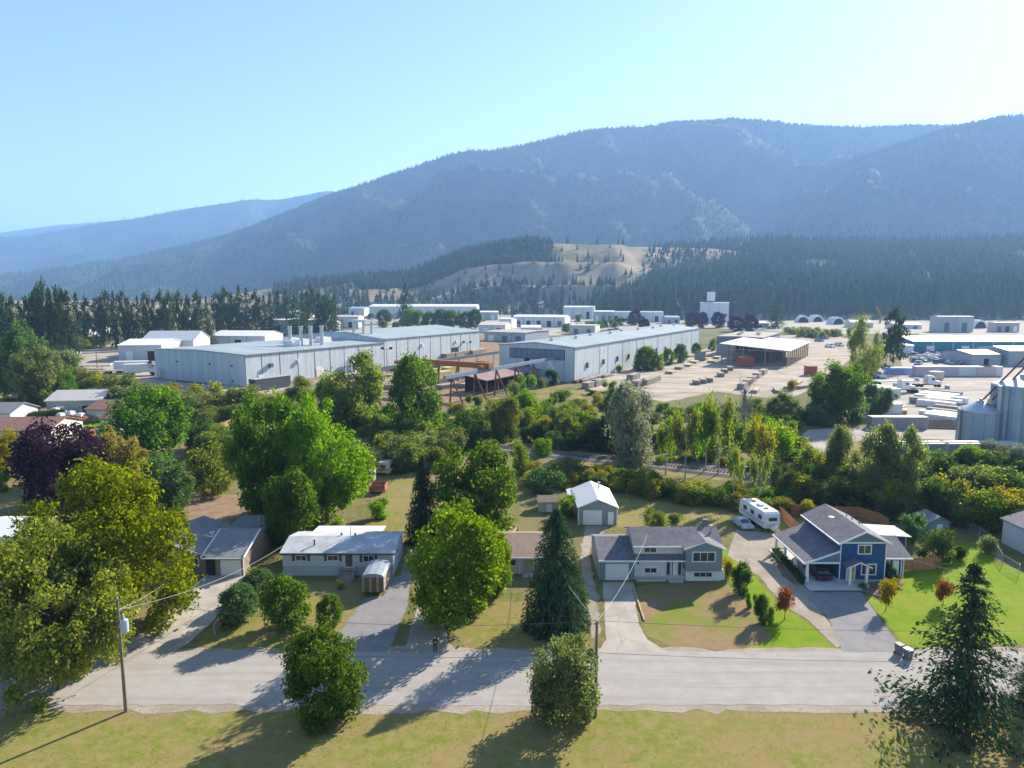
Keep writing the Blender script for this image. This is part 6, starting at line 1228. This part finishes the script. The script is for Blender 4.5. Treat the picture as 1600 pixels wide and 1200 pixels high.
s = thing('pallet_box', 'square white crate standing alone in the truck yard', 'crate', at(1468, 594), .2); box('body', PAINT['beige'], s, -2.2, 2.2, 0, 4, .2, 3.4); box('lid', WRAP, s, -2.3, 2.3, -.1, 4.1, 3.41, 3.6)
def container(label, px0, px1, py, hgt, mat, rz=0, depth=2.9, group=None):
    a = at(px0, py); b = at(px1, py); w = b[0] - a[0]; c = thing('container', label, 'container', (a[0], a[1], 0), rz, group); box('body', mat, c, 0, w, 0, depth, .12, hgt)
    n = max(4, int(w / .9))
    ribs = MB().box(-.12, .12, -.07, 0, .3, hgt - .25).mesh('rib', mat)
    for k in range(n): o = link('rib', ribs, c); o.location = (w * (k + .5) / n, 0, 0)
    box('top_rail', mat, c, 0, w, -.09, 0, hgt - .22, hgt); box('bottom_rail', STEEL, c, 0, w, -.09, 0, .12, .3); return c
container('grey corrugated container beside the yard road', 1362, 1449, 670, 3.3, M('grey_container', (.34, .33, .35), (.29, .28, .30), sc=.5, rough=.6), -.02)
fence('weathered board fence right of the grey container', [(1450, 667), (1500, 669)], 2.2, 'board_fence', GREYWOOD, bw=1.8)
for px0, px1, l, m_ in ((1388, 1428, 'blue tarped container in the row behind the truck yard', M('blue_tarp', (.10, .22, .5), (.3, .42, .65), sc=.4, rough=.5)), (1432, 1466, 'lilac container left of centre in the row behind the truck yard', M('lilac_container', (.52, .45, .55), rough=.6)), (1466, 1496, 'lilac container right of centre in the row behind the truck yard', M('lilac_container', (.5, .4, .5))), (1497, 1524, 'white container in the row behind the truck yard', WS2), (1525, 1556, 'pinkish container in the row behind the truck yard', M('pink_container', (.58, .48, .5), rough=.6)), (1537, 1566, 'white site office in front of the pinkish container', WS2)):
    container(l, px0, px1, 588 if 'blue' not in l else 585, 4.4 if 'blue' not in l else 3, m_, -.02, 4)
# scrap yard and car parks: small cars
cols = ['white', 'silver', 'white', 'grey', 'black', 'blue', 'red', 'silver', 'white']
for i in range(58):
    px = 1424 + (i * 37 % 97) + rnd.uniform(-3, 3); py = 551 + (i * 11 % 19) + rnd.uniform(-1, 1)
    if px > 1508 and py > 556: continue
    x, y = at(px, py); car('wrecked car parked tight in the scrap yard', x, y, rnd.uniform(0, 3.1), rnd.choice(cols), rnd.random() < .4, 'cars in the scrap yard', 1.3, True)
for i in range(9): x, y = at(86 + i * 4.6, 558 - i * .45); car('car in the row parked below the left pines', x, y, .3, rnd.choice(cols), i % 3 == 0, 'row of cars below the left pines', 1.35, True)
for i in range(9): x, y = at(922 + i * 5.2, 523 - i * .9); car('car in the car park behind the long hall', x, y, .5, rnd.choice(cols), i % 2 == 0, 'car park behind the long hall', 1.5, True)
for i in range(26): x, y = at(690 + rnd.random() * 230, rnd.uniform(503, 516)); car('car parked between the far shops', x, y, rnd.uniform(0, 3), rnd.choice(cols), rnd.random() < .5, 'cars between the far shops', 1.5, True)
for px, py, l, pt in ((1297, 543, 'white van parked at the end of the gravel road', 'white'), (1311, 541, 'pale pickup right of the white van', 'silver'), (1288, 530, 'dark pickup behind the white van', 'blue'), (1280, 534, 'grey car beside the open sided shed', 'grey'), (1370, 590, 'white van below the lone pine', 'white')): x, y = at(px, py); car(l, x, y, .3, pt, True, None, 1.6, True, 'van', 'parked_van')
# hopper cars on the siding
def hopper(label, px0, px1, py):
    a = at(px0, py); b = at(px1, py); w = math.hypot(b[0] - a[0], b[1] - a[1]); c = thing('hopper_car', label, 'railcar', (a[0], a[1], 0), math.atan2(b[1] - a[1], b[0] - a[0])); m_ = M('hopper_grey', (.30, .32, .36), (.26, .28, .32), sc=.6, rough=.6)
    MB().prism([(0, 1.6), (w, 1.6), (w, 4.2), (0, 4.2)], 'y', -1.5, 1.5).build('body', m_, c); box('roof', M('hopper_roof', (.5, .47, .46), rough=.6), c, -.1, w + .1, -1.45, 1.45, 4.21, 4.5); box('roof_walk', STEEL, c, .2, w - .2, -.35, .35, 4.51, 4.7)
    for k in range(int(w / 1.2)): box('rib', m_, c, .3 + k * 1.2, .45 + k * 1.2, -1.6, -1.501, 1.7, 4.1)
    for x in (1.2, 2.6, w - 2.6, w - 1.2):
        for y in (-.75, .75): q = MB().lathe([(.45, -.07), (.45, .07)], 12).build('wheel', RUST, c); q.location = (x, y, .62); q.rotation_euler = (math.pi / 2, 0, 0)
    for x in (w * .25, w * .5, w * .75): MB().hexa([(x - .5, -.5, .8), (x + .5, -.5, .8), (x + .5, .5, .8), (x - .5, .5, .8)], [(x - 1.4, -1.4, 1.59), (x + 1.4, -1.4, 1.59), (x + 1.4, 1.4, 1.59), (x - 1.4, 1.4, 1.59)]).build('hopper', m_, c)
hopper('grey covered hopper car left of the small silo', 1360, 1468, 722); hopper('covered hopper car below the silos', 1476, 1580, 722)

# ------------------------------------------------------------------ railway
def track(label, pix, gauge=1.5, bed=2.6):
    P = [at(*p) for p in pix]; pts = []
    for i in range(len(P) - 1):
        p0 = P[max(i - 1, 0)]; p1 = P[i]; p2 = P[i + 1]; p3 = P[min(i + 2, len(P) - 1)]
        for k in range(12):
            t = k / 12; pts.append(tuple(.5 * (2 * p1[j] + (p2[j] - p0[j]) * t + (2 * p0[j] - 5 * p1[j] + 4 * p2[j] - p3[j]) * t * t + (-p0[j] + 3 * p1[j] - 3 * p2[j] + p3[j]) * t ** 3) for j in (0, 1)))
    pts.append(P[-1]); r = thing('railway_track', label, 'railway'); tan = []
    for i in range(len(pts)): a = pts[max(i - 1, 0)]; b = pts[min(i + 1, len(pts) - 1)]; L_ = math.hypot(b[0] - a[0], b[1] - a[1]); tan.append(((b[0] - a[0]) / L_, (b[1] - a[1]) / L_))
    v_ = []; f_ = []
    for p, t in zip(pts, tan):
        for o_, z in ((-bed - .9, .05), (-bed, .4), (bed, .4), (bed + .9, .05)): v_.append((p[0] - t[1] * o_, p[1] + t[0] * o_, z))
    for i in range(len(pts) - 1):
        for j in range(3): f_.append((i * 4 + j, i * 4 + j + 1, i * 4 + j + 5, i * 4 + j + 4))
    MB().add(v_, f_).build('ballast', BALLAST, r)
    for s in (-gauge / 2, gauge / 2): MB().path([(p[0] - t[1] * s, p[1] + t[0] * s, .68) for p, t in zip(pts, tan)], .085, 4).build('rail', M('rail_steel', (.30, .25, .23), rough=.4, metal=.5), r)
    sl_ = MB(); acc = 0
    for i in range(len(pts) - 1):
        a, b = pts[i], pts[i + 1]; L_ = math.hypot(b[0] - a[0], b[1] - a[1]); n = max(1, round(L_ / .65)); rzv = tan[i]
        for k in range(n):
            x = a[0] + (b[0] - a[0]) * k / n; y = a[1] + (b[1] - a[1]) * k / n; n_ = (-rzv[1], rzv[0]); q = [(x + rzv[0] * d1 + n_[0] * d2, y + rzv[1] * d1 + n_[1] * d2) for d1, d2 in ((-.12, -1.3), (.12, -1.3), (.12, 1.3), (-.12, 1.3))]
            sl_.hexa([(c[0], c[1], .38) for c in q], [(c[0], c[1], .58) for c in q])
    tag(sl_.build('sleepers', M('sleeper_wood', (.085, .07, .06), (.13, .105, .09), sc=2, rough=.95), r), kind='stuff')
track('main railway line running behind the back yards', [(230, 604), (300, 621), (380, 634), (480, 652), (600, 674), (700, 689), (800, 703), (1070, 732), (1400, 772), (1600, 800), (1760, 822)])
track('railway siding carrying the hopper cars below the silos', [(1040, 722), (1130, 728), (1240, 726), (1360, 722), (1470, 722), (1600, 722), (1760, 722)])

# ------------------------------------------------------------------ the left neighbourhood
s = shop('grey green house with a long pale metal roof in the left neighbourhood', 74, 152, 648, 4.2, 15, M('grey_green_wall', (.30, .35, .33), rough=.7), SHIN_PALE, 2.2, .12, 2, 'house')
for x in (2, 9, 18): window(s, x, x + 1.8, 1.6, 3.1, 0)
s = shop('cream house with a red brown roof behind the boats', 136, 178, 658, 3.4, 13, M('cream_wall', (.56, .54, .46), rough=.7), SHIN_RED, 1.8, -.1, 1, 'house'); window(s, 6, 8, 1.0, 2.4, 0)
s = shop('cream garage with a red brown roof right of the cream house', 158, 196, 672, 3.2, 9, M('pale_green_wall', (.52, .55, .48), rough=.7), SHIN_RED, 1.4, -.1, 1, 'garage')
s = shop('long house with a wide red brown roof at the left edge', -60, 72, 697, 3.6, 15, M('cream_wall', (.56, .54, .46)), SHIN_RED, 2.0, .05, 2, 'house'); window(s, 13, 17, 1, 2.6, 0, 3); window(s, 20, 22, 1, 2.4, 0)
shop('pale roofed house at the left edge above the red brown roof', -40, 18, 672, 4.6, 11, WS2, SHIN_GREY, 2, 0, 1, 'house'); shop('grey flat roofed shed by the purple maple', 153, 184, 690, 3.0, 9, M('blue_grey_metal', (.33, .38, .45)), SHIN_GREY, .6, .15, 1, 'shed'); shop('white roofed house showing under the huge maple', -50, 28, 868, 2.8, 8, WH, WHITE, 1, 0, 1, 'house')
hd = thing('clipped_hedge', 'long clipped green hedge behind the red brown roof', 'hedge')
for k in range(12):
    a = at(45 + k * 4.5, 664 - k * .6); o = bpy.data.objects.new('hedge_clump', PROTO['shrub'][0]); COL.objects.link(o); o.parent = hd; o.location = (a[0], a[1], 0); o.scale = (3.6, 3.6, 3.6); o.material_slots[0].link = 'OBJECT'; o.material_slots[0].material = LV['deep']
def boat(label, px, py, rz, L_=7, hullm=None, cabin=True):
    p = at(px, py); b = thing('boat', label, 'boat', (p[0], p[1], 0), rz); n = 7; v_ = []; f_ = []
    for i in range(n):
        t = i / (n - 1); w = 1.25 * (1 - max(0, t - .45) ** 2 * 3.2); 
        for x, z in ((-w, 1.9 + .3 * t), (-w * .75, 1.0 + .35 * t), (0, .65 + .7 * t * t), (w * .75, 1.0 + .35 * t), (w, 1.9 + .3 * t)): v_.append((x, t * L_, z))
    for i in range(n - 1):
        for j in range(4): f_.append((i * 5 + j, i * 5 + j + 1, i * 5 + j + 6, i * 5 + j + 5))
        f_.append((i * 5 + 4, i * 5, i * 5 + 5, i * 5 + 9))
    f_.append((0, 1, 2, 3, 4)); MB().add(v_, f_).build('hull', hullm or WHITE, b)
    if cabin: MB().hexa([(-.8, 2, 1.95), (.8, 2, 1.95), (.7, 4.4, 2.1), (-.7, 4.4, 2.1)], [(-.65, 2.1, 2.8), (.65, 2.1, 2.8), (.5, 3.6, 2.8), (-.5, 3.6, 2.8)]).build('cabin', WHITE, b); box('windscreen', GLASS, b, -.6, .6, 3.95, 4.0, 2.2, 2.6)
    box('trailer_frame', STEEL, b, -.8, .8, .3, L_ + 1, .5, .6)
    for sx in (-1, 1): q = MB().lathe([(.36, -.1), (.36, .1)], 12).build('wheel', RUBBER, b); q.location = (sx, 2.4, .36); q.rotation_euler = (0, math.pi / 2, 0)
boat('white boat with a dark hull stripe in front of the pale roofed house', 107, 661, 1.2, hullm=PAINT['black']); boat('white covered boat in the middle of the boat yard', 122, 658, 1.1); boat('white boat with a red hull nearest the cream garage', 140, 661, 1.3, hullm=RD); boat('large white cruiser below the pale metal roof', 100, 652, 1.35, 9)
p = at(338, 673); pool = thing('swimming_pool', 'round above ground swimming pool in the fenced yard', 'pool', (p[0], p[1], 0)); MB().lathe([(3.3, 0), (3.3, 1.45)], 28).build('wall', M('pool_wall', (.55, .62, .68), rough=.5), pool); MB().lathe([(3.2, 1.46), (3.2, 1.5)], 28).build('water', M('pool_cover', (.45, .58, .72), rough=.2), pool)
for k in range(12): a = k * .5236; box('upright', TRIM, pool, 3.38 * math.cos(a) - .09, 3.38 * math.cos(a) + .09, 3.38 * math.sin(a) - .09, 3.38 * math.sin(a) + .09, 0, 1.5)

# ------------------------------------------------------------------ street poles, wires, bin, person
def pole(label, px, py, hgt, transformer=False):
    p = at(px, py); o = thing('utility_pole', label, 'pole', (p[0], p[1], 0)); MB().tube((0, 0, 0), (0, 0, hgt), .17, .11, 10).build('shaft', POLE, o)
    MB().tube((-.3, 0, hgt - .25), (.45, 0, hgt - .05), .05).build('bracket', POLE, o); MB().lathe([(.05, hgt), (.08, hgt + .08), (.05, hgt + .2)], 8).build('insulator', M('porcelain', (.5, .48, .45), rough=.3), o)
    if transformer:
        tb = MB().lathe([(.1, hgt - 3.0), (.3, hgt - 2.98), (.3, hgt - 1.9), (.18, hgt - 1.8), (.08, hgt - 1.75)], 14, (.55, -.1)).build('transformer', M('transformer_grey', (.45, .50, .55), rough=.45), o)
        MB().tube((.5, -.1, hgt - 1.8), (.5, -.1, hgt - 1.35), .06).build('bushing', TRIM, tb); box('mount', STEEL, tb, .1, .3, -.2, 0, hgt - 2.6, hgt - 2.3)
    return (p[0], p[1], hgt)
q1 = pole('brown utility pole carrying a grey transformer drum', 197, 1112, 10.6, True); q2 = pole('dark utility pole in front of the split level driveway', 930, 1120, 8.9)
WIRE = M('wire_black', (.06, .06, .065), rough=.5); CABLE = M('service_cable', (.40, .39, .38), rough=.5)
def wire(label, a, b, sag, r=.016, mat=None):
    w = thing('overhead_wire', label, 'wire'); n = 18; pts = [(a[0] + (b[0] - a[0]) * k / n, a[1] + (b[1] - a[1]) * k / n, a[2] + (b[2] - a[2]) * k / n - sag * 4 * (k / n) * (1 - k / n)) for k in range(n + 1)]
    MB().path(pts, r, 5).build('strand', mat or WIRE, w)
LE = (-75, q1[1], 10); RE = (80, q1[1], 9.2)
for dz, sg, nm in ((.1, 1.0, 'upper power'), (-3.6, .8, 'lower telephone')):
    wire(nm + ' wire from the left edge to the transformer pole', (LE[0], LE[1], LE[2] + dz), (q1[0], q1[1], q1[2] + dz), sg); wire(nm + ' wire between the two street poles', (q1[0], q1[1], q1[2] + dz), (q2[0], q2[1], q2[2] + dz * .8), sg * 1.3); wire(nm + ' wire from the dark pole to the right edge', (q2[0], q2[1], q2[2] + dz * .8), (RE[0], RE[1], RE[2] + dz * .9), sg * 1.3)
for lb, a, b, sg in (('service cable from the dark pole to the split level house', q2, (17.6, 85.4, 6.0), .9), ('service cable from the transformer pole to the brown siding house', (q1[0], q1[1], q1[2] - 1), (-41.5, 86.3, 3.2), .8), ('service cable from the transformer pole to the white mobile home', (q1[0], q1[1], q1[2] - 1), (-30.2, 86.5, 4.1), 1.0), ('service cable from the dark pole to the brown roofed bungalow', q2, (4.5, 86.6, 3.6), .5), ('service cable running across the lawn to the blue house', (62, 58, 8.0), (48.5, 85.8, 3.6), .6)):
    wire(lb, a, (b[0], b[1], b[2]), sg, .02, CABLE)
p = at(1420, 1030)
for k, (dx, dy) in enumerate(((-.1, 0), (-.45, 1.0))):
    o = thing('wheelie_bin', ('pale lidded bin at the end of the blue house driveway', 'dark bin behind the pale lidded one at the driveway end')[k], 'bin', (p[0] + dx, p[1] + dy, 0), .3); m_ = M('bin_grey', (.16, .17, .18), rough=.6)
    MB().hexa([(-.24, -.28, .05), (.24, -.28, .05), (.24, .28, .05), (-.24, .28, .05)], [(-.32, -.36, 1.05), (.32, -.36, 1.05), (.32, .36, 1.05), (-.32, .36, 1.05)]).build('body', m_, o); box('lid', (WHITE, m_)[k], o, -.35, .35, -.4, .4, 1.06, 1.15); MB().tube((-.3, .42, .98), (.3, .42, .98), .03).build('handle', m_, o)
    for sx in (-.28, .28): w = MB().lathe([(.11, -.04), (.11, .04)], 10).build('wheel', RUBBER, o); w.location = (sx, .3, .11); w.rotation_euler = (0, math.pi / 2, 0)

def skin_mesh(name, verts, edges, rad, mat, parent, root=0):
    me = bpy.data.meshes.new(name); me.from_pydata(verts, edges, []); me.materials.append(mat); o = link(name, me, parent)
    o.modifiers.new('skin', 'SKIN'); 
    if not me.skin_vertices: me.attributes  # layer is made by the modifier
    lay = me.skin_vertices[0].data if len(me.skin_vertices) else None
    if lay:
        for i, r in enumerate(rad): lay[i].radius = (r, r) if not hasattr(r, '__len__') else r; lay[i].use_root = i == root
    sd = o.modifiers.new('smooth', 'SUBSURF'); sd.levels = 1; sd.render_levels = 2; return o
pp = at(680, 1018); pe = thing('person', 'person in dark clothes standing on the gravel drive holding a small controller', 'person', (pp[0], pp[1], 0), .25)
SK_ = M('skin', (.45, .27, .19), rough=.6); DK = M('dark_jacket', (.035, .04, .05), rough=.9); TRS = M('dark_trousers', (.03, .032, .04), rough=.9)
bv = [(0, 0, .95), (0, 0, 1.15), (0, .01, 1.42), (0, .0, 1.52), (0, -.01, 1.62), (0, -.02, 1.74),                # pelvis, waist, chest, neck, head
      (-.19, .01, 1.42), (-.25, -.05, 1.15), (-.12, -.28, 1.18), (-.08, -.36, 1.21), (.19, .01, 1.42), (.25, -.05, 1.15), (.12, -.28, 1.18), (.08, -.36, 1.21),
      (-.10, 0, .9), (-.11, -.01, .5), (-.12, .02, .08), (-.13, -.13, .04), (.10, 0, .9), (.12, -.03, .5), (.13, .0, .08), (.15, -.15, .04)]
be = [(0, 1), (1, 2), (2, 3), (3, 4), (4, 5), (2, 6), (6, 7), (7, 8), (8, 9), (2, 10), (10, 11), (11, 12), (12, 13), (0, 14), (14, 15), (15, 16), (16, 17), (0, 18), (18, 19), (19, 20), (20, 21)]
br = [.14, .13, (.15, .11), .055, .085, .08, .065, .05, .038, .03, .065, .05, .038, .03, .095, .065, .045, .04, .095, .065, .045, .04]
skin_mesh('body', bv, be, br, SK_, pe)
ji = [0, 1, 2, 3, 6, 7, 8, 10, 11, 12]; jm = {v: i for i, v in enumerate(ji)}
skin_mesh('jacket', [bv[i] if i != 3 else (0, .01, 1.47) for i in ji], [(jm[a], jm[b]) for a, b in be if a in jm and b in jm], [.165, .155, (.175, .135), .08, .085, .07, .05, .085, .07, .05], DK, pe)
ti = [0, 14, 15, 16, 18, 19, 20]; tm_ = {v: i for i, v in enumerate(ti)}
skin_mesh('trousers', [bv[i] for i in ti], [(tm_[a], tm_[b]) for a, b in be if a in tm_ and b in tm_], [.155, .115, .085, .07, .115, .085, .07], TRS, pe)
skin_mesh('hair', [(0, .02, 1.70), (0, .01, 1.79)], [(0, 1)], [.09, .075], M('dark_hair', (.03, .022, .018), rough=.8), pe)
for sx in (-.13, .13): MB().hexa([(sx - .05, -.2, 0), (sx + .05, -.2, 0), (sx + .05, .1, 0), (sx - .05, .1, 0)], [(sx - .045, -.18, .07), (sx + .045, -.18, .07), (sx + .045, .1, .12), (sx - .045, .1, .12)]).build('shoe', RUBBER, pe)
ct = thing('controller', 'small grey controller held by the person on the gravel drive', 'controller', (pp[0], pp[1], 0), .25); box('body', M('controller_grey', (.4, .4, .41), rough=.5), ct, -.11, .11, -.42, -.34, 1.18, 1.26); MB().tube((0.06, -.36, 1.26), (.06, -.36, 1.36), .008, n=4).build('aerial', DARK, ct)

# ------------------------------------------------------------------ haze (closed box of thin air round the whole scene)
hz = MB().box(-13200, 13200, -2700, 13200, -3, 1250).build('haze', None)
hm, hnt, hN, hL = _nodes('haze_air'); hN.remove(hN['Principled BSDF']); pv = hN.new('ShaderNodeVolumePrincipled')
pv.inputs['Color'].default_value = (.31, .56, 1.0, 1); pv.inputs['Density'].default_value = HAZE_DENSITY; pv.inputs['Anisotropy'].default_value = .2
hL.new(pv.outputs[0], hN['Material Output'].inputs['Volume']); hz.data.materials.append(hm)
hm.cycles.homogeneous_volume = True if hasattr(hm.cycles, 'homogeneous_volume') else None
tag(hz, 'thin blue haze hanging over the whole valley', 'haze', kind='stuff')

# ------------------------------------------------------------------ labels that single out the members of each group, by colour and by place from the left
ORD = 'first second third fourth fifth sixth seventh eighth ninth tenth eleventh twelfth thirteenth fourteenth fifteenth sixteenth seventeenth eighteenth nineteenth twentieth'.split()
ORD += ['twenty ' + w for w in ORD[:9]] + ['thirtieth'] + ['thirty ' + w for w in ORD[:9]]
HUE = {'leaf_scrub': 'olive', 'leaf_autumn': 'golden', 'leaf_green': 'green', 'leaf_bright_green': 'light green', 'leaf_deep_green': 'dark green', 'leaf_sage': 'grey green', 'leaf_blue_green': 'blue green'}
fam = {}
for o in COL.objects:
    if o.parent is None and 'group' in o and 'label' in o:
        lab = o['label']
        if o.name.startswith(('thicket_shrub', 'scrub_bush')):
            lf = next(c for c in o.children if c.name.startswith('crown')).material_slots[0].material.name; words_ = lab.split()
            k = next(i for i, w in enumerate(words_) if w in ('shrub', 'bush', 'scrub'))
            if words_[k] == 'scrub' and k + 1 < len(words_) and words_[k + 1] == 'bush': k += 1
            lab = HUE[lf] + ' bush ' + ' '.join(words_[k + 1:])
        elif o.name.startswith('parked_car'):
            b_ = next(c for c in o.children if c.name.startswith('body')); lab = b_.material_slots[0].material.name.replace('paint_', '') + ' ' + lab
        fam.setdefault((o['group'], lab), []).append(o)
for (gname, lab), obs in fam.items():
    obs.sort(key=lambda o: o.location.x / max(1, o.location.y))
    for k, o in enumerate(obs):
        o['label'] = lab if len(obs) == 1 or len(obs) > len(ORD) else lab + ', ' + ORD[k] + ' from left'
